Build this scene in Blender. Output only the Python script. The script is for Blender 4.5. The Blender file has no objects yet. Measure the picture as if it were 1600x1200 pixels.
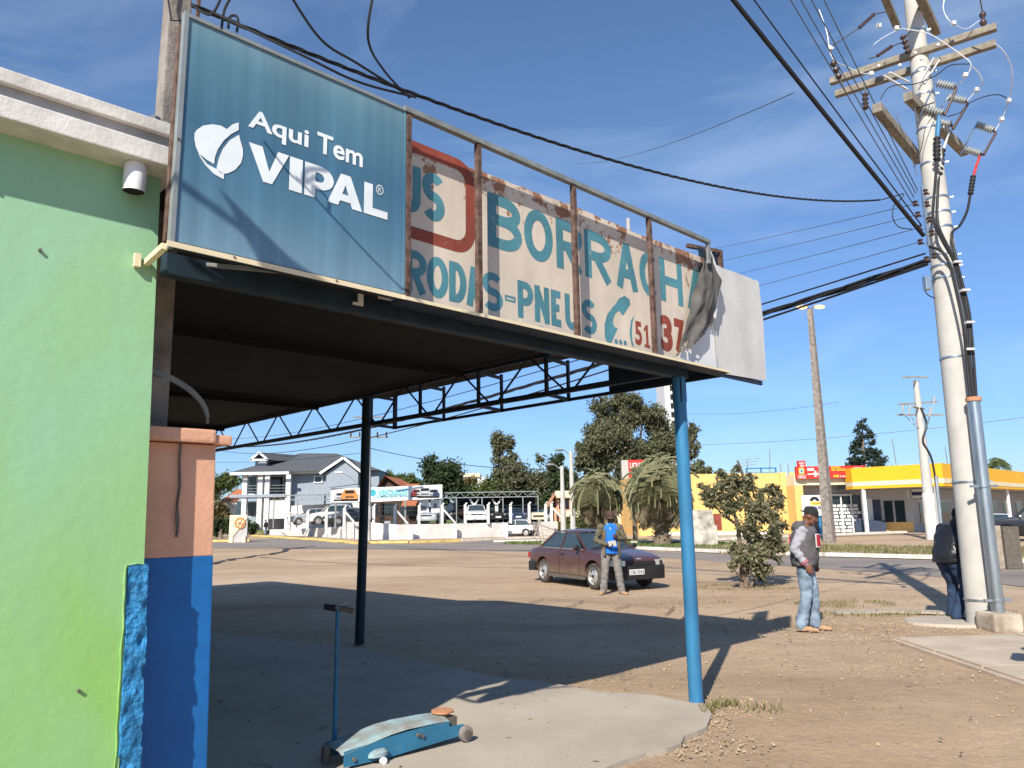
import bpy, bmesh, math, random
import numpy as np
from mathutils import Vector, Matrix, noise

# ------------------------------------------------------------ camera, sky, sun
SC = bpy.context.scene
R_ = math.radians
CAM_ROWS = [[0.999877, 0.015707, -0.0], [0.002714, -0.172767, -0.984959], [-0.015471, 0.984837, -0.172789]]
cam_d = bpy.data.cameras.new('camera')
cam = bpy.data.objects.new('camera', cam_d)
SC.collection.objects.link(cam)
M4 = Matrix(CAM_ROWS).to_4x4()
M4.translation = Vector((0, 0, 1.66))
cam.matrix_world = M4
cam_d.sensor_width = 36; cam_d.lens = 26.57
cam_d.clip_start = 0.05; cam_d.clip_end = 3000
SC.camera = cam
SUN_AZ = R_(20)      # heading of the sunlight, clockwise from +Y
SUN_EL = R_(37.5)
world = bpy.data.worlds.new("World"); SC.world = world
world.use_nodes = True
nt = world.node_tree; nt.nodes.clear()
wo = nt.nodes.new('ShaderNodeOutputWorld'); bg = nt.nodes.new('ShaderNodeBackground')
sky = nt.nodes.new('ShaderNodeTexSky'); sky.sky_type = 'NISHITA'; sky.sun_disc = False
sky.sun_elevation = SUN_EL; sky.sun_rotation = SUN_AZ + math.pi
sky.air_density = 1.0; sky.dust_density = 0.15; sky.ozone_density = 3.0; sky.altitude = 50
tc = nt.nodes.new('ShaderNodeTexCoord'); mp = nt.nodes.new('ShaderNodeMapping')
mp.inputs['Rotation'].default_value = (0.25, 0.15, 0.7); mp.inputs['Scale'].default_value = (1.1, 5.0, 6.5)
nz = nt.nodes.new('ShaderNodeTexNoise'); nz.inputs['Scale'].default_value = 1.3
nz.inputs['Detail'].default_value = 7; nz.inputs['Roughness'].default_value = 0.55; nz.inputs['Distortion'].default_value = 0.6
cr = nt.nodes.new('ShaderNodeValToRGB'); cr.color_ramp.elements[0].position = 0.47; cr.color_ramp.elements[1].position = 0.9
cr.color_ramp.elements[0].color = (0, 0, 0, 1); cr.color_ramp.elements[1].color = (0.34, 0.34, 0.34, 1)
mx = nt.nodes.new('ShaderNodeMix'); mx.data_type = 'RGBA'
mx.inputs[7].default_value = (6.5, 7.6, 9.2, 1)
hs = nt.nodes.new('ShaderNodeHueSaturation'); hs.inputs['Saturation'].default_value = 1.10; hs.inputs['Hue'].default_value = 0.508
nt.links.new(tc.outputs['Generated'], mp.inputs['Vector']); nt.links.new(mp.outputs[0], nz.inputs['Vector'])
nt.links.new(nz.outputs[0], cr.inputs[0]); nt.links.new(cr.outputs[0], mx.inputs[0])
nt.links.new(sky.outputs[0], hs.inputs['Color'])
sz = nt.nodes.new('ShaderNodeSeparateXYZ'); nt.links.new(tc.outputs['Generated'], sz.inputs[0])
tr = nt.nodes.new('ShaderNodeValToRGB'); tr.color_ramp.elements[0].position = 0.0; tr.color_ramp.elements[0].color = (0.42, 0.535, 0.80, 1)
tr.color_ramp.elements[1].position = 0.45; tr.color_ramp.elements[1].color = (1.12, 1.14, 1.06, 1)
e_ = tr.color_ramp.elements.new(0.16); e_.color = (0.68, 0.81, 0.98, 1)
nt.links.new(sz.outputs[2], tr.inputs[0])
tm = nt.nodes.new('ShaderNodeMix'); tm.data_type = 'RGBA'; tm.blend_type = 'MULTIPLY'; tm.inputs[0].default_value = 1.0
nt.links.new(hs.outputs[0], tm.inputs[6]); nt.links.new(tr.outputs[0], tm.inputs[7]); nt.links.new(tm.outputs[2], mx.inputs[6])
nt.links.new(mx.outputs[2], bg.inputs[0]); nt.links.new(bg.outputs[0], wo.inputs[0])
bg.inputs[1].default_value = 0.102
sun_d = bpy.data.lights.new('sun', 'SUN'); sun_d.energy = 4.8; sun_d.angle = R_(0.55); sun_d.color = (1.0, 0.93, 0.82)
sun = bpy.data.objects.new('sun', sun_d); SC.collection.objects.link(sun)
ldir = Vector((math.sin(SUN_AZ) * math.cos(SUN_EL), math.cos(SUN_AZ) * math.cos(SUN_EL), -math.sin(SUN_EL)))
sun.rotation_euler = ldir.to_track_quat('-Z', 'Y').to_euler(); sun.location = (-10, -30, 30)
SC.view_settings.view_transform = 'Standard'; SC.view_settings.look = 'None'
SC.view_settings.exposure = 0.57; SC.view_settings.gamma = 1.0; SC.view_settings.use_curve_mapping = False
SC.cycles.max_bounces = 6; SC.cycles.transparent_max_bounces = 8
random.seed(11); RNG = np.random.default_rng(5)

# ------------------------------------------------------------ materials
def srgb(r, g, b):
    f = lambda c: (c / 255 / 12.92) if c / 255 <= 0.04045 else ((c / 255 + 0.055) / 1.055) ** 2.4
    return (f(r), f(g), f(b))
def nodes_of(name):
    m = bpy.data.materials.new(name); m.use_nodes = True
    n = m.node_tree
    return m, n, n.nodes['Principled BSDF']
def noise_node(n, scale, detail=5, rough=0.55, stretch=None, dist=0.0, coord='Object'):
    t = n.nodes.new('ShaderNodeTexCoord'); x = n.nodes.new('ShaderNodeTexNoise')
    x.inputs['Scale'].default_value = scale; x.inputs['Detail'].default_value = detail
    x.inputs['Roughness'].default_value = rough; x.inputs['Distortion'].default_value = dist
    if stretch:
        p = n.nodes.new('ShaderNodeMapping'); p.inputs['Scale'].default_value = stretch
        n.links.new(t.outputs[coord], p.inputs['Vector']); n.links.new(p.outputs[0], x.inputs['Vector'])
    else: n.links.new(t.outputs[coord], x.inputs['Vector'])
    return x
def ramp(n, src, stops):
    r = n.nodes.new('ShaderNodeValToRGB'); e = r.color_ramp.elements
    while len(e) < len(stops): e.new(0.5)
    for k, (p, c) in enumerate(stops):
        e[k].position = p; e[k].color = (c[0], c[1], c[2], 1) if hasattr(c, '__len__') else (c, c, c, 1)
    n.links.new(src, r.inputs[0]); return r
def mixc(n, fac, a, b, mode='MIX'):
    x = n.nodes.new('ShaderNodeMix'); x.data_type = 'RGBA'; x.blend_type = mode
    for k, v in ((0, fac), (6, a), (7, b)):
        if hasattr(v, 'is_linked') or hasattr(v, 'links'): n.links.new(v, x.inputs[k])
        elif hasattr(v, '__len__'): x.inputs[k].default_value = (*v, 1)
        else: x.inputs[k].default_value = v
    return x.outputs[2]
def bumpn(n, bsdf, src, strength, dist=0.01):
    b = n.nodes.new('ShaderNodeBump'); b.inputs['Strength'].default_value = strength; b.inputs['Distance'].default_value = dist
    n.links.new(src, b.inputs['Height']); n.links.new(b.outputs[0], bsdf.inputs['Normal']); return b
def mat(name, col, rough=0.8, metal=0.0, var=0.18, scale=2.5, bump=0.15, bscale=60, col2=None, stretch=None, bdist=0.01, spec=0.4, detail=5):
    m, n, b = nodes_of(name)
    c1 = tuple(max(0, c * (1 - var)) for c in col); c2 = tuple(min(1, c * (1 + var)) for c in (col2 or col))
    x = noise_node(n, scale, detail, 0.6, stretch)
    r = ramp(n, x.outputs[0], [(0.32, c1), (0.68, c2)])
    n.links.new(r.outputs[0], b.inputs['Base Color'])
    b.inputs['Roughness'].default_value = rough; b.inputs['Metallic'].default_value = metal
    b.inputs['Specular IOR Level'].default_value = spec
    if bump:
        y = noise_node(n, bscale, 3, 0.6, stretch); bumpn(n, b, y.outputs[0], bump, bdist)
    return m
def leafmat(name, dark, light, trans=0.25, island=True, rough=0.6):
    m, n, b = nodes_of(name)
    g = n.nodes.new('ShaderNodeNewGeometry')
    x = noise_node(n, 0.7, 3)
    s = n.nodes.new('ShaderNodeMath'); s.operation = 'ADD'
    q = n.nodes.new('ShaderNodeMath'); q.operation = 'MULTIPLY'; q.inputs[1].default_value = 0.55
    n.links.new(g.outputs['Random Per Island'], q.inputs[0]); n.links.new(q.outputs[0], s.inputs[0])
    q2 = n.nodes.new('ShaderNodeMath'); q2.operation = 'MULTIPLY'; q2.inputs[1].default_value = 0.5
    n.links.new(x.outputs[0], q2.inputs[0]); n.links.new(q2.outputs[0], s.inputs[1])
    r = ramp(n, s.outputs[0], [(0.1, dark), (0.9, light)])
    n.links.new(r.outputs[0], b.inputs['Base Color']); b.inputs['Roughness'].default_value = rough
    b.inputs['Specular IOR Level'].default_value = 0.25
    t = n.nodes.new('ShaderNodeBsdfTranslucent'); n.links.new(r.outputs[0], t.inputs[0])
    ms = n.nodes.new('ShaderNodeMixShader'); ms.inputs[0].default_value = trans
    n.links.new(b.outputs[0], ms.inputs[1]); n.links.new(t.outputs[0], ms.inputs[2])
    n.links.new(ms.outputs[0], n.nodes['Material Output'].inputs[0])
    return m
MT = {}
# dirt
m, n, b = nodes_of('dry_dirt'); MT['dirt'] = m
a1 = noise_node(n, 0.16, 5, 0.6); r1 = ramp(n, a1.outputs[0], [(0.3, (0.38, 0.262, 0.165)), (0.5, (0.455, 0.332, 0.222)), (0.72, (0.52, 0.40, 0.285))])
a2 = noise_node(n, 2.2, 8, 0.7); c = mixc(n, 0.5, r1.outputs[0], ramp(n, a2.outputs[0], [(0.28, 0.68), (0.7, 1.12)]).outputs[0], 'MULTIPLY')
a6 = noise_node(n, 0.55, 5, 0.6, (0.22, 1.0, 1)); c = mixc(n, 0.8, c, ramp(n, a6.outputs[0], [(0.34, 0.76), (0.5, 1.0), (0.68, 1.14)]).outputs[0], 'MULTIPLY')
a3 = noise_node(n, 38, 3, 0.7); c = mixc(n, 0.55, c, ramp(n, a3.outputs[0], [(0.3, 0.68), (0.62, 1.12)]).outputs[0], 'MULTIPLY')
v = n.nodes.new('ShaderNodeTexVoronoi'); v.inputs['Scale'].default_value = 9.0
t = n.nodes.new('ShaderNodeTexCoord'); n.links.new(t.outputs['Object'], v.inputs['Vector'])
sp_ = ramp(n, v.outputs['Distance'], [(0.05, 0.0), (0.11, 1.0)])
c = mixc(n, sp_.outputs[0], (0.14, 0.105, 0.08), c)
n.links.new(c, b.inputs['Base Color']); b.inputs['Roughness'].default_value = 0.95; b.inputs['Specular IOR Level'].default_value = 0.15
a4 = noise_node(n, 9, 8, 0.75); bumpn(n, b, a4.outputs[0], 0.75, 0.05)
# asphalt, dusty
m, n, b = nodes_of('dusty_asphalt'); MT['asphalt'] = m
a1 = noise_node(n, 0.5, 5, 0.6, (0.25, 1.0, 1)); r1 = ramp(n, a1.outputs[0], [(0.3, (0.17, 0.145, 0.125)), (0.7, (0.29, 0.245, 0.21))])
a3 = noise_node(n, 60, 3, 0.7); c = mixc(n, 0.6, r1.outputs[0], ramp(n, a3.outputs[0], [(0.3, 0.65), (0.7, 1.2)]).outputs[0], 'MULTIPLY')
n.links.new(c, b.inputs['Base Color']); b.inputs['Roughness'].default_value = 0.9; bumpn(n, b, a3.outputs[0], 0.4, 0.01)
# concrete floor
m, n, b = nodes_of('worn_concrete'); MT['concrete'] = m
a1 = noise_node(n, 0.9, 6, 0.62); r1 = ramp(n, a1.outputs[0], [(0.3, (0.34, 0.29, 0.23)), (0.55, (0.42, 0.365, 0.295)), (0.75, (0.48, 0.42, 0.35))])
a3 = noise_node(n, 55, 4, 0.7); c = mixc(n, 0.45, r1.outputs[0], ramp(n, a3.outputs[0], [(0.3, 0.75), (0.65, 1.1)]).outputs[0], 'MULTIPLY')
a5 = noise_node(n, 1.7, 2, 0.5, None, 1.5); c = mixc(n, ramp(n, a5.outputs[0], [(0.66, 0.0), (0.74, 0.65)]).outputs[0], c, (0.13, 0.11, 0.10))
n.links.new(c, b.inputs['Base Color']); b.inputs['Roughness'].default_value = 0.85; bumpn(n, b, a3.outputs[0], 0.25, 0.008)
# green wall
m, n, b = nodes_of('mint_lime_paint'); MT['green'] = m
a1 = noise_node(n, 0.8, 3, 0.5, (1.0, 1.0, 0.6), 0.4)
t_ = n.nodes.new('ShaderNodeTexCoord'); sz_ = n.nodes.new('ShaderNodeSeparateXYZ'); n.links.new(t_.outputs['Object'], sz_.inputs[0])
ma = n.nodes.new('ShaderNodeMath'); ma.operation = 'MULTIPLY_ADD'; ma.inputs[1].default_value = -0.085; n.links.new(sz_.outputs[2], ma.inputs[0]); n.links.new(a1.outputs[0], ma.inputs[2])
r1 = ramp(n, ma.outputs[0], [(0.18, (0.29, 0.53, 0.33)), (0.38, (0.28, 0.52, 0.23)), (0.58, (0.26, 0.50, 0.10))])
a2 = noise_node(n, 9, 6, 0.7, (1, 1, 0.35)); c = mixc(n, 0.22, r1.outputs[0], ramp(n, a2.outputs[0], [(0.3, 0.82), (0.7, 1.08)]).outputs[0], 'MULTIPLY')
v = n.nodes.new('ShaderNodeTexVoronoi'); v.inputs['Scale'].default_value = 3.1; t = n.nodes.new('ShaderNodeTexCoord'); n.links.new(t.outputs['Object'], v.inputs['Vector'])
c = mixc(n, ramp(n, v.outputs['Distance'], [(0.012, 0.85), (0.03, 0.0)]).outputs[0], c, (0.07, 0.10, 0.05))
n.links.new(c, b.inputs['Base Color']); b.inputs['Roughness'].default_value = 0.75
a4 = noise_node(n, 14, 5, 0.6); bumpn(n, b, a4.outputs[0], 0.22, 0.012)
MT['dusty_paving'] = mat('dusty_paving', (0.43, 0.35, 0.27), 0.95, var=0.18, scale=1.6, bump=0.4, bscale=35, detail=8)
MT['blue_rough'] = mat('rough_blue_plaster', (0.018, 0.17, 0.38), 0.6, var=0.3, scale=14, bump=0.8, bscale=42, bdist=0.02, col2=(0.025, 0.20, 0.42))
MT['blue_wall'] = mat('blue_wall_paint', (0.008, 0.125, 0.37), 0.5, var=0.12, scale=3, bump=0.2, bscale=24)
MT['peach'] = mat('peach_paint', (0.66, 0.36, 0.235), 0.8, var=0.12, scale=4, bump=0.3, bscale=30)
MT['gutter'] = mat('weathered_white_concrete', (0.62, 0.60, 0.56), 0.85, var=0.2, scale=5, bump=0.3, bscale=40, detail=8)
MT['gutter_grey'] = mat('grey_fascia_band', (0.36, 0.35, 0.35), 0.85, var=0.2, scale=5, bump=0.2, bscale=40)
MT['pvc'] = mat('white_pvc', (0.75, 0.76, 0.77), 0.4, var=0.08, bump=0.02)
MT['opening_print_black'] = mat('black_opening', (0.012, 0.012, 0.012), 0.9, bump=0)  # near-black stands in for the unlit inside of openings; also black print
# vipal banner
m, n, b = nodes_of('blue_banner_vinyl'); MT['vipal'] = m
a1 = noise_node(n, 1.0, 4, 0.6, (9, 9, 0.35)); a2 = noise_node(n, 1.3, 3, 0.5)
t = n.nodes.new('ShaderNodeTexCoord'); sx = n.nodes.new('ShaderNodeSeparateXYZ'); n.links.new(t.outputs['Object'], sx.inputs[0])
c = ramp(n, sx.outputs[2], [(0.0, (0.15, 0.26, 0.34)), (0.28, (0.075, 0.175, 0.26)), (0.55, (0.05, 0.135, 0.215)), (0.86, (0.085, 0.19, 0.255)), (1.0, (0.14, 0.25, 0.30))]).outputs[0]
nzv = n.nodes.new('ShaderNodeMath'); nzv.operation = 'MULTIPLY'; nzv.inputs[1].default_value = 0.8; n.links.new(sx.outputs[2], nzv.inputs[0])
n.links.new(nzv.outputs[0], c.node.inputs[0])
c = mixc(n, 0.5, c, ramp(n, a1.outputs[0], [(0.3, 0.75), (0.72, 1.5)]).outputs[0], 'MULTIPLY')
c = mixc(n, 0.3, c, ramp(n, a2.outputs[0], [(0.3, 0.8), (0.7, 1.2)]).outputs[0], 'MULTIPLY')
n.links.new(c, b.inputs['Base Color']); b.inputs['Roughness'].default_value = 0.45
a3 = noise_node(n, 1.6, 2, 0.5); bumpn(n, b, a3.outputs[0], 0.25, 0.03)
MT['vipal_white'] = mat('faded_white_vinyl', (0.74, 0.80, 0.82), 0.5, var=0.1, scale=3, bump=0)
MT['alu'] = mat('dull_aluminium', (0.27, 0.30, 0.30), 0.5, 0.3, var=0.15, scale=5, bump=0.05)
MT['rail_grey'] = mat('grey_painted_steel', (0.21, 0.23, 0.225), 0.6, 0.1, var=0.25, scale=8, bump=0.1)
MT['rust'] = mat('rusty_steel', (0.085, 0.045, 0.032), 0.85, 0.1, var=0.5, scale=18, bump=0.4, bscale=90, col2=(0.12, 0.075, 0.06))
# old sign board
def board_mat(name, base, rust_top):
    m, n, b = nodes_of(name)
    a1 = noise_node(n, 2.2, 6, 0.65); c = ramp(n, a1.outputs[0], [(0.3, tuple(x * 0.8 for x in base)), (0.7, base)]).outputs[0]
    t = n.nodes.new('ShaderNodeTexCoord'); sx = n.nodes.new('ShaderNodeSeparateXYZ'); n.links.new(t.outputs['Object'], sx.inputs[0])
    a2 = noise_node(n, 5.5, 9, 0.75)
    ad = n.nodes.new('ShaderNodeMath'); ad.operation = 'MULTIPLY_ADD'; ad.inputs[1].default_value = 0.45 if rust_top else 0.0
    n.links.new(sx.outputs[2], ad.inputs[0]); n.links.new(a2.outputs[0], ad.inputs[2])
    rr = ramp(n, ad.outputs[0], [(0.975 if rust_top else 0.66, 0.0), (1.06 if rust_top else 0.71, 0.9)])
    c = mixc(n, rr.outputs[0], c, (0.25, 0.095, 0.035))
    a4 = noise_node(n, 26, 6, 0.8); rs = ramp(n, a4.outputs[0], [(0.665, 0.0), (0.70, 0.85)])
    c = mixc(n, rs.outputs[0], c, (0.10, 0.07, 0.055))
    a5 = noise_node(n, 1.0, 4, 0.6, (7, 7, 0.7)); c = mixc(n, 0.35, c, ramp(n, a5.outputs[0], [(0.35, 0.68), (0.6, 1.0)]).outputs[0], 'MULTIPLY')
    n.links.new(c, b.inputs['Base Color']); b.inputs['Roughness'].default_value = 0.7
    bumpn(n, b, a2.outputs[0], 0.15, 0.01); return m
MT['board'] = board_mat('old_cream_sheet_metal', (0.69, 0.60, 0.49), True)
MT['board_white'] = board_mat('grey_white_sheet', (0.64, 0.63, 0.61), False)
def paint_wear(name, col, board):
    m, n, b = nodes_of(name)
    a1 = noise_node(n, 3, 5, 0.6); c = ramp(n, a1.outputs[0], [(0.3, tuple(x * 0.72 for x in col)), (0.7, tuple(x * 1.15 for x in col))]).outputs[0]
    a2 = noise_node(n, 15, 9, 0.8); c = mixc(n, ramp(n, a2.outputs[0], [(0.60, 0.0), (0.66, 0.8)]).outputs[0], c, board)
    n.links.new(c, b.inputs['Base Color']); b.inputs['Roughness'].default_value = 0.7; return m
MT['teal'] = paint_wear('teal_sign_paint', (0.07, 0.23, 0.28), (0.5, 0.44, 0.37))
MT['brick_red'] = paint_wear('red_brown_sign_paint', (0.27, 0.055, 0.03), (0.42, 0.3, 0.24))
MT['pole_blue'] = mat('blue_pole_paint', (0.032, 0.165, 0.32), 0.42, 0.0, var=0.22, scale=4, bump=0.12, bscale=25, stretch=(1, 1, 0.4))
MT['steel_dark'] = mat('dark_navy_steel', (0.018, 0.028, 0.05), 0.6, 0.2, var=0.3, scale=6, bump=0.1)
MT['beam_blue'] = mat('navy_beam_paint', (0.012, 0.028, 0.045), 0.6, 0.1, var=0.3, scale=6, bump=0.1)
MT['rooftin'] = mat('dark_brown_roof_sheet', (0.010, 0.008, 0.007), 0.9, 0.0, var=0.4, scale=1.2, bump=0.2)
MT['old_conc'] = mat('stained_concrete', (0.235, 0.205, 0.18), 0.9, var=0.4, scale=5, bump=0.6, bscale=50, detail=8)
MT['pole_conc'] = mat('smooth_pole_concrete', (0.47, 0.455, 0.42), 0.85, var=0.12, scale=2.5, bump=0.3, bscale=60, detail=8)
MT['arm_conc'] = mat('concrete_crossarm', (0.24, 0.215, 0.17), 0.9, var=0.3, scale=9, bump=0.5, bscale=60)
MT['galv'] = mat('galvanised_steel', (0.42, 0.47, 0.50), 0.35, 0.85, var=0.22, scale=3, bump=0.05, stretch=(3, 3, 0.6))
MT['white_steel'] = mat('white_hardware', (0.7, 0.7, 0.7), 0.5, 0.2, bump=0)
MT['porcelain'] = mat('grey_porcelain', (0.36, 0.38, 0.38), 0.3, 0.0, var=0.1, bump=0)
MT['brown_porc'] = mat('brown_porcelain', (0.06, 0.035, 0.03), 0.3, 0.0, var=0.2, bump=0)
MT['black'] = mat('black_rubber', (0.015, 0.015, 0.017), 0.6, 0.0, var=0.2, bump=0)
MT['wire'] = mat('aluminium_wire', (0.10, 0.105, 0.11), 0.6, 0.3, bump=0)
MT['wire_white'] = mat('bright_jumper_wire', (0.75, 0.76, 0.78), 0.4, 0.2, bump=0)
MT['white_wall'] = mat('white_limewash', (0.62, 0.60, 0.57), 0.9, var=0.18, scale=0.8, bump=0.2, detail=8)
MT['kerb'] = mat('white_painted_kerb', (0.62, 0.57, 0.50), 0.9, var=0.25, scale=2.0, bump=0.3, detail=8)
MT['kerb_y'] = mat('yellow_painted_kerb', (0.66, 0.50, 0.16), 0.9, var=0.25, scale=2.0, bump=0.3)
MT['yellow'] = mat('pale_yellow_paint', (0.74, 0.46, 0.16), 0.85, var=0.08, scale=0.7, bump=0.1)
MT['yellow_hot'] = mat('bright_yellow_fascia', (0.80, 0.42, 0.015), 0.6, var=0.05, scale=1, bump=0.05)
MT['cream'] = mat('cream_trim', (0.72, 0.62, 0.42), 0.8, var=0.08, bump=0.05)
MT['grey_wall'] = mat('light_grey_wall', (0.42, 0.40, 0.39), 0.85, var=0.1, bump=0.1)
MT['red'] = mat('red_sign', (0.52, 0.03, 0.025), 0.5, var=0.06, bump=0)
MT['white'] = mat('white_paint', (0.68, 0.68, 0.67), 0.6, var=0.06, bump=0.03)
MT['letter_yellow'] = mat('yellow_letters', (0.80, 0.55, 0.03), 0.6, var=0.04, bump=0)
MT['navy'] = mat('navy_print', (0.02, 0.025, 0.09), 0.6, var=0.1, bump=0)
MT['door_navy'] = mat('dark_navy_door', (0.03, 0.045, 0.08), 0.5, var=0.2, bump=0.05)
m, n, b = nodes_of('window_glass'); b.inputs['Base Color'].default_value = (0.02, 0.03, 0.035, 1); b.inputs['Roughness'].default_value = 0.06; MT['glass'] = m
m, n, b = nodes_of('smoked_car_glass'); b.inputs['Base Color'].default_value = (0.035, 0.06, 0.075, 1); b.inputs['Roughness'].default_value = 0.08
b.inputs['Alpha'].default_value = 0.85; MT['carglass'] = m
MT['tile_orange'] = mat('orange_clay_tile', (0.42, 0.14, 0.06), 0.85, var=0.35, scale=7, bump=0.8, bscale=10, stretch=(1, 0.2, 1), bdist=0.1)
MT['slate'] = mat('dark_grey_shingle', (0.085, 0.09, 0.10), 0.85, var=0.3, scale=6, bump=0.6, bscale=9, stretch=(0.5, 2, 3), bdist=0.08)
MT['house_grey'] = mat('blue_grey_render', (0.27, 0.31, 0.36), 0.85, var=0.07, bump=0.05)
MT['bark'] = mat('grey_brown_bark', (0.19, 0.145, 0.105), 0.95, var=0.4, scale=9, bump=0.9, bscale=26, stretch=(3, 3, 0.5), bdist=0.03)
MT['bark_pale'] = mat('pale_eucalypt_bark', (0.33, 0.28, 0.22), 0.9, var=0.35, scale=3, bump=0.4)
MT['leaf_euc'] = leafmat('eucalyptus_leaf', (0.045, 0.058, 0.028), (0.21, 0.21, 0.115))
MT['leaf_dark'] = leafmat('dark_bush_leaf', (0.018, 0.035, 0.014), (0.075, 0.10, 0.04))
MT['leaf_mid'] = leafmat('mid_green_leaf', (0.04, 0.065, 0.018), (0.16, 0.19, 0.06))
MT['leaf_shrub'] = leafmat('shrub_leaf', (0.06, 0.072, 0.035), (0.31, 0.29, 0.17), rough=0.4)
MT['leaf_dry'] = leafmat('dry_brown_leaf', (0.10, 0.075, 0.03), (0.24, 0.19, 0.09))
MT['frond'] = leafmat('grey_green_frond', (0.07, 0.08, 0.035), (0.37, 0.36, 0.20))
MT['frond_dry'] = leafmat('straw_dry_frond', (0.17, 0.135, 0.08), (0.40, 0.34, 0.23))
MT['frond_green'] = leafmat('deep_green_frond', (0.05, 0.08, 0.025), (0.18, 0.22, 0.09))
MT['conifer'] = leafmat('blue_green_needle', (0.012, 0.024, 0.016), (0.055, 0.08, 0.055))
MT['grass'] = leafmat('dry_grass_blade', (0.10, 0.10, 0.03), (0.34, 0.29, 0.14))
MT['grass_green'] = leafmat('green_grass_blade', (0.05, 0.085, 0.02), (0.20, 0.24, 0.08))
MT['verge'] = mat('dry_verge_soil', (0.28, 0.235, 0.14), 0.95, var=0.35, scale=0.6, bump=0.7, bscale=12, detail=8, bdist=0.05)
MT['lawn'] = mat('green_lawn', (0.13, 0.16, 0.045), 0.95, var=0.35, scale=0.8, bump=0.7, bscale=12, detail=8, bdist=0.05)
MT['pebble'] = mat('dusty_pebble', (0.33, 0.25, 0.165), 0.9, var=0.4, scale=6, bump=0.2)
MT['crack'] = mat('tar_filled_crack', (0.05, 0.043, 0.038), 0.9, var=0.2, bump=0.1)
MT['jack_blue'] = paint_wear('chipped_blue_jack_paint', (0.02, 0.135, 0.235), (0.28, 0.24, 0.2))
MT['jack_dusty'] = mat('dust_covered_steel', (0.34, 0.31, 0.27), 0.85, 0.0, var=0.3, scale=7, bump=0.2, col2=(0.22, 0.33, 0.36))
MT['iron'] = mat('dark_dusty_iron', (0.14, 0.12, 0.10), 0.7, 0.3, var=0.3, scale=12, bump=0.3)
MT['stained_footing'] = mat('dirt_stained_footing', (0.36, 0.29, 0.21), 0.95, var=0.3, scale=3, bump=0.4, bscale=30, col2=(0.46, 0.40, 0.32))
MT['wheel_grey'] = mat('dusty_grey_wheel', (0.20, 0.175, 0.15), 0.8, 0.0, var=0.25, scale=14, bump=0.3)
MT['rust_plate'] = mat('orange_rust_plate', (0.46, 0.22, 0.115), 0.9, 0.0, var=0.25, scale=12, bump=0.3)

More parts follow.
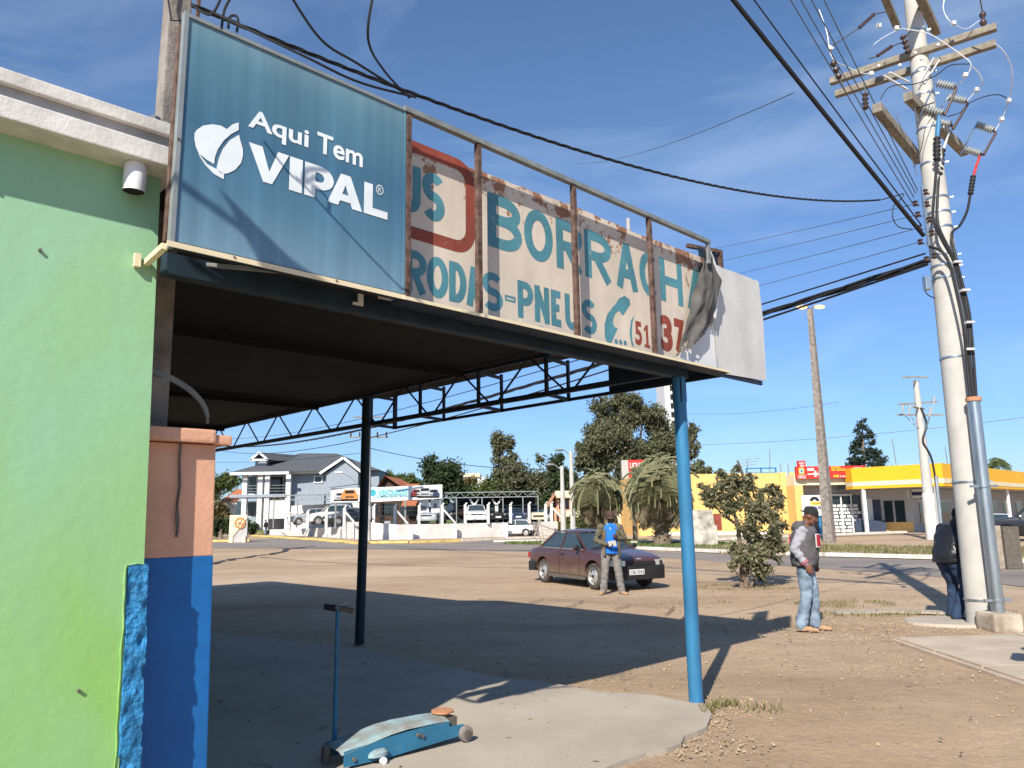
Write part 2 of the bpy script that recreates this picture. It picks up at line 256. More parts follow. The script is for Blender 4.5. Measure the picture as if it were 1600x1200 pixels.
# ------------------------------------------------------------ mesh helpers
MW = {}
COL = SC.collection
class MB:
    def __init__(s): s.v = []; s.f = []; s.mi = []; s.cur = 0
    def add(s, vs, fs):
        o = len(s.v); s.v.extend([tuple(v) for v in vs]); s.f.extend([tuple(i + o for i in f) for f in fs]); s.mi.extend([s.cur] * len(fs)); return s
    def box(s, x0, x1, y0, y1, z0, z1, M=None):
        vs = [Vector((x, y, z)) for z in (z0, z1) for y in (y0, y1) for x in (x0, x1)]
        if M is not None: vs = [M @ v for v in vs]
        return s.add(vs, [(0, 2, 3, 1), (4, 5, 7, 6), (0, 1, 5, 4), (2, 6, 7, 3), (0, 4, 6, 2), (1, 3, 7, 5)])
    def bar(s, p, q, w, h=None, up=(0, 0, 1)):
        h = h or w; p = Vector(p); q = Vector(q); d = (q - p).normalized(); up = Vector(up)
        if abs(d.dot(up)) > 0.98: up = Vector((1, 0, 0))
        a = d.cross(up).normalized(); c = a.cross(d).normalized()
        vs = [b + a * (i * w / 2) + c * (j * h / 2) for b in (p, q) for i, j in ((-1, -1), (1, -1), (1, 1), (-1, 1))]
        return s.add(vs, [(3, 2, 1, 0), (4, 5, 6, 7), (0, 1, 5, 4), (1, 2, 6, 5), (2, 3, 7, 6), (3, 0, 4, 7)])
    def tube(s, pts, r, n=8, cap=True):
        pts = [Vector(p) for p in pts]; rs = r if hasattr(r, '__len__') else [r] * len(pts)
        vs = []; prev = None
        for k, p in enumerate(pts):
            d = (pts[min(k + 1, len(pts) - 1)] - pts[max(k - 1, 0)]).normalized()
            if prev is None:
                a = d.cross(Vector((0, 0, 1)));
                if a.length < 0.05: a = d.cross(Vector((1, 0, 0)))
            else: a = prev - d * prev.dot(d)
            a.normalize(); prev = a; b2 = d.cross(a)
            vs += [p + (a * math.cos(t) + b2 * math.sin(t)) * rs[k] for t in [2 * math.pi * i / n for i in range(n)]]
        fs = [(k * n + i, k * n + (i + 1) % n, (k + 1) * n + (i + 1) % n, (k + 1) * n + i) for k in range(len(pts) - 1) for i in range(n)]
        if cap: fs += [tuple(range(n))[::-1], tuple((len(pts) - 1) * n + i for i in range(n))]
        return s.add(vs, fs)
    def lathey(s, x, z, prof, n=24, cap=False):   # profile of (y, radius) about an axis along y
        vs = [(x + r * math.cos(2 * math.pi * i / n), y, z + r * math.sin(2 * math.pi * i / n)) for y, r in prof for i in range(n)]
        fs = [(k * n + i, k * n + (i + 1) % n, (k + 1) * n + (i + 1) % n, (k + 1) * n + i) for k in range(len(prof) - 1) for i in range(n)]
        if cap: fs += [tuple(range(n))[::-1], tuple((len(prof) - 1) * n + i for i in range(n))]
        return s.add(vs, fs)
    def loft(s, secs, n=14, cap=True):   # (x,y,z,rx,ry)
        vs = []
        for (x, y, z, rx, ry) in secs:
            vs += [(x + rx * math.cos(2 * math.pi * i / n), y + ry * math.sin(2 * math.pi * i / n), z) for i in range(n)]
        fs = [(k * n + i, k * n + (i + 1) % n, (k + 1) * n + (i + 1) % n, (k + 1) * n + i) for k in range(len(secs) - 1) for i in range(n)]
        if cap: fs += [tuple(range(n))[::-1], tuple((len(secs) - 1) * n + i for i in range(n))]
        return s.add(vs, fs)
    def ball(s, c, r, sc=(1, 1, 1), nu=10, nv=7):
        vs = [(c[0], c[1], c[2] - r * sc[2])]
        for j in range(1, nv):
            ph = math.pi * j / nv
            vs += [(c[0] + r * sc[0] * math.sin(ph) * math.cos(2 * math.pi * i / nu), c[1] + r * sc[1] * math.sin(ph) * math.sin(2 * math.pi * i / nu), c[2] - r * sc[2] * math.cos(ph)) for i in range(nu)]
        vs.append((c[0], c[1], c[2] + r * sc[2])); L = len(vs) - 1
        fs = [(0, 1 + (i + 1) % nu, 1 + i) for i in range(nu)]
        for j in range(nv - 2): fs += [(1 + j * nu + i, 1 + j * nu + (i + 1) % nu, 1 + (j + 1) * nu + (i + 1) % nu, 1 + (j + 1) * nu + i) for i in range(nu)]
        fs += [(1 + (nv - 2) * nu + i, 1 + (nv - 2) * nu + (i + 1) % nu, L) for i in range(nu)]
        return s.add(vs, fs)
    def plate(s, poly, th, fn):   # poly of 2D points, fn(a,b,depth)->3D
        k = len(poly); vs = [fn(a, b_, 0) for a, b_ in poly] + [fn(a, b_, th) for a, b_ in poly]
        return s.add(vs, [tuple(range(k)), tuple(range(2 * k - 1, k - 1, -1))] + [(i, k + i, k + (i + 1) % k, (i + 1) % k) for i in range(k)])
    def build(s, name, mats, parent=None, smooth=False, world=False, ang=35, bevel=0.0):
        me = bpy.data.meshes.new(name); o = bpy.data.objects.new(name, me); COL.objects.link(o)
        vs = s.v; base = Vector((0, 0, 0))
        if parent is not None:
            o.parent = parent; MW[o.name] = MW[parent.name]
            if world: inv = MW[parent.name].inverted(); vs = [tuple(inv @ Vector(v)) for v in vs]
        else:
            A = np.array(vs); lo = A.min(0); hi = A.max(0); base = Vector(((lo[0] + hi[0]) / 2, (lo[1] + hi[1]) / 2, lo[2]))
            vs = (A - np.array(base)).tolist(); o.location = base; MW[o.name] = Matrix.Translation(base)
        me.from_pydata(vs, [], s.f)
        for mm in (mats if isinstance(mats, (list, tuple)) else [mats]): me.materials.append(mm)
        if any(s.mi): me.polygons.foreach_set('material_index', s.mi)
        bm = bmesh.new(); bm.from_mesh(me); bmesh.ops.recalc_face_normals(bm, faces=bm.faces)
        if bevel: bmesh.ops.bevel(bm, geom=[e for e in bm.edges if e.is_manifold and e.calc_face_angle(0) > 0.6], offset=bevel, segments=2, profile=0.7, affect='EDGES')
        bm.to_mesh(me); bm.free()
        if smooth:
            me.polygons.foreach_set('use_smooth', [True] * len(me.polygons)); me.set_sharp_from_angle(angle=R_(ang))
        me.update(); return o
def tag(o, label=None, cat=None, group=None, kind=None):
    for k, v in (('label', label), ('category', cat), ('group', group), ('kind', kind)):
        if v: o[k] = v
    return o
def thing(name, label, cat, loc=(0, 0, 0), rz=0.0, group=None):
    o = bpy.data.objects.new(name, None); COL.objects.link(o); o.empty_display_size = 0.2
    loc = tuple(loc) + (0,) * (3 - len(loc)); o.location = loc; o.rotation_euler = (0, 0, rz)
    MW[o.name] = Matrix.Translation(loc) @ Matrix.Rotation(rz, 4, 'Z'); return tag(o, label, cat, group)
def copy_tree(o, parent=None, loc=None, rz=None, label=None, recolor=None):
    c = o.copy(); COL.objects.link(c)
    if parent is not None: c.parent = parent
    if loc is not None: c.location = tuple(loc) + (0,) * (3 - len(loc))
    if rz is not None: c.rotation_euler = (0, 0, rz)
    if label: c['label'] = label
    nm = o.name.split('.')[0]
    if recolor and nm in recolor:
        c.material_slots[0].link = 'OBJECT'; c.material_slots[0].material = recolor[nm]
    for ch in [x for x in o.children]: copy_tree(ch, c, recolor=recolor)
    return c
def cards(name, Q, m, parent=None, world=True):   # Q: (N,4,3) quads
    N = len(Q); V = Q.reshape(-1, 3).astype(float)
    me = bpy.data.meshes.new(name); o = bpy.data.objects.new(name, me); COL.objects.link(o)
    if parent is not None:
        o.parent = parent; MW[o.name] = MW[parent.name]
        if world:
            I = np.array(MW[parent.name].inverted()); V = V @ I[:3, :3].T + I[:3, 3]
    me.vertices.add(4 * N); me.vertices.foreach_set('co', V.ravel())
    me.loops.add(4 * N); me.loops.foreach_set('vertex_index', np.arange(4 * N, dtype=np.int32))
    me.polygons.add(N); me.polygons.foreach_set('loop_start', np.arange(0, 4 * N, 4, dtype=np.int32)); me.polygons.foreach_set('loop_total', np.full(N, 4, dtype=np.int32))
    me.materials.append(m); me.update(calc_edges=True); me.validate(); return o
def leafcloud(clumps, n_per, size, asp=0.45, droop=0.0, shell=0.5, flat=1.0):
    out = []
    tot = sum(c[3] ** 2 for c in clumps); rm = sum(c[3] for c in clumps) / len(clumps)
    for (x, y, z, r) in clumps:
        n = max(8, int(n_per * r * r / tot))
        d = RNG.normal(size=(n, 3)); d /= np.linalg.norm(d, axis=1)[:, None]
        g = RNG.normal(size=(n, 3)) * 0.55; q_ = np.linalg.norm(g, axis=1); g = g / np.maximum(1, q_ / 1.7)[:, None]
        p = np.array([x, y, z]) + g * r * np.array([1, 1, flat])
        fq = 1.5 / rm; kp = np.array([noise.noise(Vector((float(u_[0] * fq), float(u_[1] * fq), float(u_[2] * fq)))) > -0.08 for u_ in p]); p = p[kp]; d = (g / np.maximum(q_, 1e-3)[:, None])[kp]; n = len(p)
        if n == 0: continue
        a = RNG.normal(size=(n, 3)) + d * 0.6; a[:, 2] -= droop; a /= np.linalg.norm(a, axis=1)[:, None]
        b_ = np.cross(a, RNG.normal(size=(n, 3))); b_ /= np.linalg.norm(b_, axis=1)[:, None]
        s = size * (0.6 + 0.8 * RNG.random(n))[:, None]
        out.append(np.stack([p - a * s * .5, p + b_ * s * asp * .5, p + a * s * .5, p - b_ * s * asp * .5], 1))
    return np.concatenate(out)
def catenary(p, q, sag, n=24):
    p = Vector(p); q = Vector(q)
    return [p.lerp(q, k / n) - Vector((0, 0, sag * 4 * (k / n) * (1 - k / n))) for k in range(n + 1)]
def text_mesh(txt, offset=0.0, res=8, shear=0.0):
    cu = bpy.data.curves.new('lettering', 'FONT'); cu.body = txt; cu.offset = offset; cu.resolution_u = res; cu.shear = shear; cu.extrude = 0.0
    ob = bpy.data.objects.new('lettering', cu); me = bpy.data.meshes.new_from_object(ob)
    V = np.array([v.co[:2] for v in me.vertices]); F_ = [tuple(p.vertices) for p in me.polygons]
    bpy.data.objects.remove(ob); bpy.data.curves.remove(cu); bpy.data.meshes.remove(me)
    return V, F_
def text_fit(mb, txt, a0, b0, a1, b1, fn, offset=0.0, shear=0.0, skew=0.0):
    V, F_ = text_mesh(txt, offset, shear=shear)
    lo = V.min(0); hi = V.max(0); W = (V - lo) / (hi - lo)
    mb.add([fn(a0 + (a1 - a0) * x, b0 + (b1 - b0) * y + skew * x, 0) for x, y in W], F_)
    return mb

# ------------------------------------------------------------ ground
def sheet(name, pts, z, m, kind='structure', parent=None, th=0.0):
    mb = MB()
    if th: mb.plate(pts, th, lambda a, b_, d: (a, b_, z - th + d))
    else: mb.add([(p[0], p[1], z) for p in pts], [tuple(range(len(pts)))])
    o = mb.build(name, m, parent, world=True)
    if kind and parent is None: o['kind'] = kind
    return o
def rough_edge(pts, amp, step, closed=True):
    out = []
    n = len(pts)
    for k in range(n if closed else n - 1):
        a = Vector(pts[k]); b_ = Vector(pts[(k + 1) % n]); L = (b_ - a).length; q = max(1, int(L / step))
        nn = Vector((-(b_ - a).y, (b_ - a).x)).normalized()
        for i in range(q):
            p = a.lerp(b_, i / q); d = noise.noise(Vector((p.x * 1.7, p.y * 1.7, 3))) + 0.5 * noise.noise(Vector((p.x * 6, p.y * 6, 9)))
            p = p + nn * amp * d; out.append((p.x, p.y))
    return out
ground = MB()
# one large sheet, finer and gently uneven close to the lot
xs = [-600, -200, -60, -30] + [x * 0.5 for x in range(-40, 61)] + [45, 80, 200, 600]
ys = [-300, -60, -20] + [y * 0.5 for y in range(-10, 101)] + [60, 75, 100, 140, 250, 700]
gv = []; gf = []
for j, y in enumerate(ys):
    for i, x in enumerate(xs):
        h = 0.0
        if -21 < x < 31 and -6 < y < 51:
            f = min(1, max(0, (31 - abs(x)) / 8)) * min(1, max(0, (19 - y) / 5))
            h = (noise.noise(Vector((x * 0.35, y * 0.35, 0))) * 0.022 + noise.noise(Vector((x * 1.1, y * 1.1, 5))) * 0.010 - 0.016) * f
        gv.append((x, y, h))
nx = len(xs)
for j in range(len(ys) - 1):
    for i in range(nx - 1): gf.append((j * nx + i, j * nx + i + 1, (j + 1) * nx + i + 1, (j + 1) * nx + i))
ground.add(gv, gf); ground = ground.build('ground', MT['dirt'], smooth=True); ground['kind'] = 'structure'
road = sheet('road', rough_edge([(10.994, 16.082), (10.870, 19.041), (9.211, 22.586), (7.439, 26.105), (6.026, 29.700), (0.789, 36.861), (-8.747, 43.270), (-18.837, 47.944), (-60, 56), (-60, 72), (-25.425, 64.632), (-21.788, 72.114), (-10.272, 50.786), (-4.354, 50.536), (-0.180, 56.753), (3.665, 57.950), (7.251, 55.955), (1.040, 48.108), (1.702, 44.632), (5.903, 36.422), (8.607, 31.873), (14.051, 25.796), (15.620, 22.187)], 0.25, 1.5), 0.006, MT['asphalt'])
slab_pts = rough_edge([(1.505, 6.277), (1.644, 7.039), (-0.048, 8.131), (-2.036, 10.197), (-4.575, 11.813), (-9, 15.5), (-9, 2.2), (-0.388, 4.491), (0.642, 5.404), (1.170, 5.876)], 0.10, 0.16)
slab = sheet('concrete_floor', slab_pts, 0.022, MT['concrete'], th=0.12)
# sidewalk slabs on the right
walk = sheet('sidewalk', [(4.885, 10.292), (4.821, 7.237), (14, 6.5), (14, 11.6), (6.745, 10.480), (5.721, 10.474)], 0.012, MT['dusty_paving'], th=0.05)
sw0 = [(4.908, 10.289), (4.968, 8.861), (4.976, 7.458), (6.711, 10.429), (5.773, 10.415)]
def lerp2(a, b_, t): return (a[0] + (b_[0] - a[0]) * t, a[1] + (b_[1] - a[1]) * t)
A0, A1 = (4.932, 10.287), (4.884, 7.412)
B0, B1 = (A0[0] + 3.3, A0[1] + 0.35), (A1[0] + 3.3, A1[1] + 0.35)
for i in range(3):
    for j in range(2):
        t0, t1 = i / 3 + 0.006, (i + 1) / 3 - 0.006; u0, u1 = j / 2 + 0.004, (j + 1) / 2 - 0.004
        q = [lerp2(lerp2(A0, A1, a), lerp2(B0, B1, a), c_) for a, c_ in ((t0, u0), (t1, u0), (t1, u1), (t0, u1))]
        sheet('paving_slab', q, 0.032 + 0.004 * ((i + j) % 2), MT['dusty_paving'], parent=walk, th=0.04)
# tar filled cracks across the forecourt
def crack(pts, w):
    mb = MB(); L = []; Rr = []
    fine = []
    for a, b_ in zip(pts, pts[1:]):
        for k in range(6): fine.append(lerp2(a, b_, k / 6))
    fine.append(pts[-1])
    for k, p in enumerate(fine):
        q = fine[min(k + 1, len(fine) - 1)]; r = fine[max(k - 1, 0)]; d = Vector((q[0] - r[0], q[1] - r[1])).normalized(); n_ = Vector((-d.y, d.x))
        ww = w * (0.6 + 0.5 * random.random()); j = n_ * (random.random() - 0.5) * w * 1.2
        L.append((p[0] + j.x + n_.x * ww / 2, p[1] + j.y + n_.y * ww / 2, 0.03)); Rr.append((p[0] + j.x - n_.x * ww / 2, p[1] + j.y - n_.y * ww / 2, 0.03))
    k = len(L); mb.add(L + Rr, [(i, i + 1, k + i + 1, k + i) for i in range(k - 1)]); mb.build('crack', MT['crack'], ground, world=True)
crack([(-11.806, 30.258), (-12.208, 32.512), (-12.389, 36.155), (-11.902, 38.437), (-13.173, 44.909), (-12.622, 48.497)], 0.32)
crack([(-11.684, 35.385), (-8.721, 31.572), (-5.800, 28.747), (-2.280, 26.462), (0.425, 25.185)], 0.10)
crack([(-14.333, 46.242), (-10.318, 43.852), (-3.492, 40.532), (0.804, 37.534)], 0.25)
crack([(0.201, 14.816), (0.572, 15.651), (1.301, 15.204), (2.178, 14.446), (2.767, 13.975)], 0.035)
crack([(0.923, 14.217), (1.326, 15.201)], 0.03); crack([(1.731, 13.737), (2.121, 14.454)], 0.03); crack([(2.490, 13.037), (2.845, 13.965)], 0.03)
crack([(4.339, 22.876), (5.267, 21.676), (6.082, 20.820)], 0.06)
crack([(7.454, 19.507), (8.435, 17.880)], 0.06)

# verge between the road and the shops
verge = sheet('verge', rough_edge([(15.080, 26.664), (12.087, 30.250), (9.032, 33.426), (7.860, 37.118), (9.457, 41.375), (14.205, 40.272), (17.437, 34.239), (19.337, 29.429), (16.377, 23.794)], 0.3, 1.2), 0.05, MT['verge'])
median = sheet('lawn', rough_edge([(1.824, 47.756), (6.360, 39.205), (9.676, 36.446), (11.888, 44.277), (7.882, 48.484), (4.224, 52.970)], 0.2, 1.5), 0.055, MT['lawn'])
shopwalk = sheet('pavement', [(10.599, 47.167), (17.715, 50.132), (27.506, 54.249), (30.948, 46.900), (60, 52), (60, 80), (10, 75)], 0.03, MT['concrete'])
def kerb(pts, label, w=0.35, h=0.13, m='kerb', z=0.02):
    mb = MB(); t = None
    for a, b_ in zip(pts, pts[1:]):
        L = math.dist(a, b_); q = max(1, int(L / 2.2))
        for i in range(q):
            p0 = lerp2(a, b_, i / q + 0.01 / q * 2); p1 = lerp2(a, b_, (i + 1) / q - 0.01 / q * 2); dz = random.uniform(-0.015, 0.015)
            mb.bar((p0[0], p0[1], z + h / 2 + dz), (p1[0], p1[1], z + h / 2 + dz), w, h)
    o = mb.build('kerb', MT[m]); o['kind'] = 'structure'; return o
kerb([(1.741, 45.626), (6.011, 37.080), (8.744, 32.374), (11.614, 28.962), (14.231, 26.122), (15.824, 23.002)], '')
kerb([(-1.417, 50.412), (1.915, 50.095), (4.961, 47.471)], '')
kerb([(6.678, 44.514), (10.358, 46.104), (18.163, 51.392), (23.895, 54.736), (29.059, 57.293)], '', 0.4)
kerb([(-28.282, 83.064), (-21.788, 72.114), (-15.479, 61.383), (-10.534, 52.080), (-7.033, 51.742), (-3.765, 54.131)], '', 0.35, m='kerb_y')
kerb([(-3.765, 54.131), (-0.653, 57.002), (3.773, 59.644)], '', 0.3)
kerb([(-24.962, 62.799), (-21.434, 62.697)], '', 0.35, m='kerb_y')
kerb([(5.252, 13.030), (6.030, 13.103), (6.689, 12.935), (7.145, 12.630)], '', 0.30, h=0.03, m='concrete', z=-0.01)

# loose stones, litter and grass: nobody could count them
def stones(name, regions, m, label):
    V = []; Fc = []
    for (cx, cy, rx, ry, n, smin, smax) in regions:
        for k in range(n):
            a = random.random() * 6.283; r = math.sqrt(random.random()) if random.random() < 0.7 else random.random()
            x = cx + rx * r * math.cos(a); y = cy + ry * r * math.sin(a); s = smin + (smax - smin) * random.random() ** 2.5
            o = len(V); pz = 0.004
            for i in range(5):
                t = i * 1.2566 + random.random() * .5; V.append((x + s * math.cos(t) * random.uniform(.7, 1.2), y + s * math.sin(t) * random.uniform(.6, 1.1), pz - 0.008))
            for i in range(3):
                t = i * 2.09 + random.random(); V.append((x + s * .5 * math.cos(t), y + s * .5 * math.sin(t), pz + s * random.uniform(.4, .8)))
            Fc += [(o, o + 1, o + 5), (o + 1, o + 2, o + 6, o + 5), (o + 2, o + 3, o + 6), (o + 3, o + 4, o + 7, o + 6), (o + 4, o, o + 5, o + 7), (o + 5, o + 6, o + 7)]
    mb = MB(); mb.v = V; mb.f = Fc; mb.mi = [0] * len(Fc); o = mb.build(name, m); return tag(o, label, 'gravel', kind='stuff')
stones('gravel', [(5.4, 11.5, 2.8, 1.5, 2400, 0.003, 0.017), (4.4, 8.6, 3.6, 3.2, 900, 0.004, 0.016), (2.0, 9.0, 5.0, 4.0, 350, 0.004, 0.016), (1.9, 7.0, 0.35, 0.4, 160, 0.004, 0.02), (1.2, 5.9, 0.7, 0.35, 260, 0.004, 0.016), (1.55, 6.6, 0.2, 0.5, 220, 0.004, 0.018), (0.3, 7.9, 1.4, 0.3, 150, 0.004, 0.014), (5, 17, 4, 3, 400, 0.006, 0.02)], MT['pebble'], 'loose dusty gravel scattered over the bare dirt round the concrete pole')
def ground_chips(name, n, area, size, m, label, cat):
    x = area[0] + (area[1] - area[0]) * RNG.random(n); y = area[2] + (area[3] - area[2]) * RNG.random(n)
    a = RNG.random(n) * 6.28; s = size * (0.4 + 1.2 * RNG.random(n)); dx = np.cos(a) * s; dy = np.sin(a) * s; z = 0.012 + 0.01 * RNG.random(n)
    Q = np.stack([np.stack([x - dx, y - dy, z], 1), np.stack([x + dy * .4, y - dx * .4, z + s * .35], 1), np.stack([x + dx, y + dy, z + s * .2], 1), np.stack([x - dy * .4, y + dx * .4, z], 1)], 1)
    return tag(cards(name, Q, m), label, cat, kind='stuff')
ground_chips('leaf_litter', 700, (-3, 9, 5.2, 17), 0.022, MT['leaf_dry'], 'small dry leaves and twigs strewn over the dirt lot', 'litter')
def blades(name, regions, h, m, label, wd=0.012):
    out = []
    for (cx, cy, rx, ry, n) in regions:
        a = RNG.random(n) * 6.28; r = np.sqrt(RNG.random(n)); x = cx + rx * r * np.cos(a); y = cy + ry * r * np.sin(a)
        keep = np.array([noise.noise(Vector((p * 1.5, q * 1.5, 7))) > -0.12 for p, q in zip(x, y)]); x = x[keep]; y = y[keep]; n2 = len(x)
        t = RNG.random(n2) * 6.28; hh = h * (0.4 + RNG.random(n2)); ln = 0.7 * hh * (RNG.random(n2))
        dx = np.cos(t); dy = np.sin(t); w_ = wd * (0.6 + 0.8 * RNG.random(n2)); z = np.zeros(n2)
        out.append(np.stack([np.stack([x - dy * w_, y + dx * w_, z], 1), np.stack([x + dy * w_, y - dx * w_, z], 1), np.stack([x + dx * ln + dy * w_ * .3, y + dy * ln - dx * w_ * .3, hh], 1), np.stack([x + dx * ln - dy * w_ * .3, y + dy * ln + dx * w_ * .3, hh], 1)], 1))
    return tag(cards(name, np.concatenate(out), m), label, 'grass', kind='stuff')
blades('weeds', [(1.80, 7.02, 0.16, 0.10, 260), (1.62, 6.72, 0.07, 0.28, 160), (2.1, 6.85, 0.2, 0.14, 60), (5.3, 17.7, 1.3, 0.8, 1300), (6.0, 14.3, 0.9, 0.6, 1200), (5.6, 12.8, 1.0, 0.3, 500), (7.4, 12.6, 1.2, 0.4, 350), (3.3, 14.6, 0.8, 0.4, 120)], 0.045, MT['grass'], 'sparse dry weeds round the pole feet and the roadside shrub', 0.006)
blades('verge_grass', [(14.960, 31.994)+(6.5, 3.4, 7000), (12.474, 35.409)+(4.5, 3.5, 4000), (17.123, 28.199)+(4.5, 2.5, 3500)], 0.12, MT['grass'], 'dry grass on the verge across the road', 0.03)
blades('lawn_grass', [(8.191, 41.906)+(3.5, 3.2, 4500), (3.823, 47.996)+(4.5, 3.0, 4500), (-19.651, 73.075)+(6, 4, 100)], 0.12, MT['grass_green'], 'green grass on the lawn strip under the palms', 0.035)

# ------------------------------------------------------------ canopy frame of reference (x along the fascia, y back under the roof)
O3 = (1.5880, 7.0888, 0); CRZ = R_(44)
def cthing(name, label, cat, s=0.0, t=0.0, z=0.0):
    x = 1.5880 + s * math.cos(CRZ) - t * math.sin(CRZ); y = 7.0888 + s * math.sin(CRZ) + t * math.cos(CRZ)
    e = thing(name, label, cat, (x, y, z), CRZ); return e
def c2w(s, t, z=0.0): return (1.5880 + s * math.cos(CRZ) - t * math.sin(CRZ), 7.0888 + s * math.sin(CRZ) + t * math.cos(CRZ), z)
class CB(MB):   # builds in canopy coordinates; lean: old masonry that is a little out of plumb
    lean = 0.0
    def cb(s, name, m, parent=None, **k):
        if s.lean: s.v = [(v[0] + max(0, 3.2 - v[2]) * s.lean, v[1], v[2]) for v in s.v]
        s.v = [c2w(*v) for v in s.v]; return s.build(name, m, parent, world=True, **k)
FR = lambda t: (lambda a, b_, d: (a, t - d, b_))

# green workshop building
CB.lean = 0.029
shop = cthing('workshop_building', 'mint and lime green rendered workshop wall with white concrete eave at the left', 'building', -7.5, 3)
WE = -4.77
mb = CB(); mb.box(-13, WE, 0.05, 0.25, 1.44, 3.62); mb.box(-13, WE - 0.078, 0.05, 0.25, 0, 1.44)
mb.box(-13, WE, 0.26, 12, 0.0, 3.4); mb.cb('wall', MT['green'], shop)
mb = CB()   # old rough blue patch where the green render has fallen off
nz_, ns_ = 120, 14; vs = []
for j in range(nz_ + 1):
    z = 1.455 * j / nz_
    for i in range(ns_ + 1):
        e = 0.012 * noise.noise(Vector((z * 6, 1, 0))); s0 = WE - 0.078 + e - 0.02 * (1 - z / 1.45); s1 = WE + 0.028 + 0.012 * noise.noise(Vector((z * 5, 9, 0)))
        s_ = s0 + (s1 - s0) * i / ns_; d = noise.noise(Vector((s_ * 22, z * 16, 0))) * 0.011 + noise.noise(Vector((s_ * 60, z * 45, 4))) * 0.006
        if noise.noise(Vector((s_ * 9, z * 7, 8))) > 0.18: d -= 0.012
        vs.append((s_, 0.052 + 0.0 - 0.010 - d if 0 < i < ns_ else 0.075, z))
mb.add(vs, [(j * (ns_ + 1) + i, j * (ns_ + 1) + i + 1, (j + 1) * (ns_ + 1) + i + 1, (j + 1) * (ns_ + 1) + i) for j in range(nz_) for i in range(ns_)])
mb.box(WE - 0.07, WE + 0.022, 0.078, 0.25, 0, 1.45); mb.cb('rough_plaster_patch', MT['blue_rough'], shop, smooth=True, ang=70)
mb = CB(); pts = []
for j in range(40):   # chipped render lip beside the patch
    z = 1.46 * j / 39; pts.append((WE - 0.085 - 0.02 * (1 - z / 1.45) + 0.008 * noise.noise(Vector((z * 9, 3, 1))), 0.046, z))
mb.tube(pts, [0.002 + 0.003 * random.random() for _ in pts], 5); mb.tube([(WE - 0.08, 0.045, 1.455), (WE - 0.03, 0.045, 1.462), (WE, 0.045, 1.455)], 0.004, 5)
mb.cb('plaster_edge', MT['green'], shop)
shb = cthing('shadow_box', 'unseen white box added on the green wall left of the view to cast shadow', 'shadow box', -6.2, -0.1, 2.95)  # box out of view, added to shade the wall's left end
mb = CB(); mb.box(-6.5, -5.97, -0.20, 0.045, 2.95, 3.4); mb.cb('box_shell', MT['pvc'], shb, bevel=0.01)
mb = CB(); mb.box(-6.4, -6.05, -0.215, -0.201, 3.0, 3.35); mb.cb('grille', MT['iron'], shb)  # dark front panel of the added box
CB.lean = 0.0
mb = CB(); mb.box(-13, WE + 0.07, -0.125, 0.30, 3.485, 3.59); mb.cb('eave_slab', MT['gutter'], shop, bevel=0.008)
mb = CB(); mb.box(-13, WE + 0.07, -0.075, 0.30, 3.592, 3.66); mb.cb('eave_band', MT['gutter_grey'], shop)
mb = CB(); mb.box(-13, WE + 0.03, -0.11, 0.30, 3.662, 3.73); mb.cb('eave_cap', MT['gutter'], shop, bevel=0.006)
mb = CB(); mb.box(-13, WE - 0.02, 0.3, 12, 3.41, 3.55); mb.cb('roof_slab', MT['gutter_grey'], shop)
mb = CB(); sD, zD = (-4.918, 3.439)
mb.tube([(sD, -0.03, 3.48), (sD, -0.035, 3.42), (sD, -0.03, 3.335)], [0.052, 0.056, 0.054], 20, cap=False)
mb.tube([(sD, -0.03, 3.47), (sD, -0.03, 3.345)], [0.046, 0.046], 20); mb.cb('drain_spout', MT['pvc'], shop, smooth=True)
mb = CB(); mb.tube([(sD, -0.03, 3.343), (sD, -0.03, 3.337)], 0.05, 20); mb.cb('spout_mouth', MT['opening_print_black'], shop)
for (px, pz) in ((0.0, 0.9), (-0.5, 0.55), (-0.32, 2.95), (-0.52, 3.2), (-0.62, 3.06)):   # old screw plugs
    mb = CB(); mb.tube([(WE - 0.2 + px, 0.052, pz), (WE - 0.2 + px, 0.035, pz)], 0.008, 8); mb.cb('wall_plug', MT['iron'], shop)

CB.lean = 0.022
# peach and blue pillar set back behind the wall end
pil = cthing('wall_pillar', 'peach pillar end with blue painted base and chipped cap beside the green wall', 'pillar', -4.6, 0.5)
mb = CB(); mb.box(-4.85, -4.352, 0.20, 0.75, 1.475, 2.08); mb.cb('peach_shaft', MT['peach'], pil, bevel=0.008)
mb = CB(); mb.box(-4.85, -4.349, 0.197, 0.753, 0.0, 1.475); mb.cb('blue_base', MT['blue_wall'], pil, bevel=0.008)
mb = CB(); mb.box(-4.85, -4.375, 0.145, 0.8, 2.085, 2.16); mb.box(-4.375, -4.275, 0.16, 0.79, 2.08, 2.135); mb.cb('cap', MT['peach'], pil, bevel=0.014)
mb = CB(); mb.tube([(-4.55, 0.18, 2.12), (-4.556, 0.184, 2.0), (-4.548, 0.186, 1.85), (-4.558, 0.188, 1.75), (-4.548, 0.188, 1.66), (-4.555, 0.186, 1.58)], 0.007, 6)
mb.tube([(-4.556, 0.184, 1.78), (-4.562, 0.18, 1.68), (-4.552, 0.18, 1.6)], 0.006, 6); mb.cb('hanging_wire', MT['iron'], pil)

CB.lean = 0.0
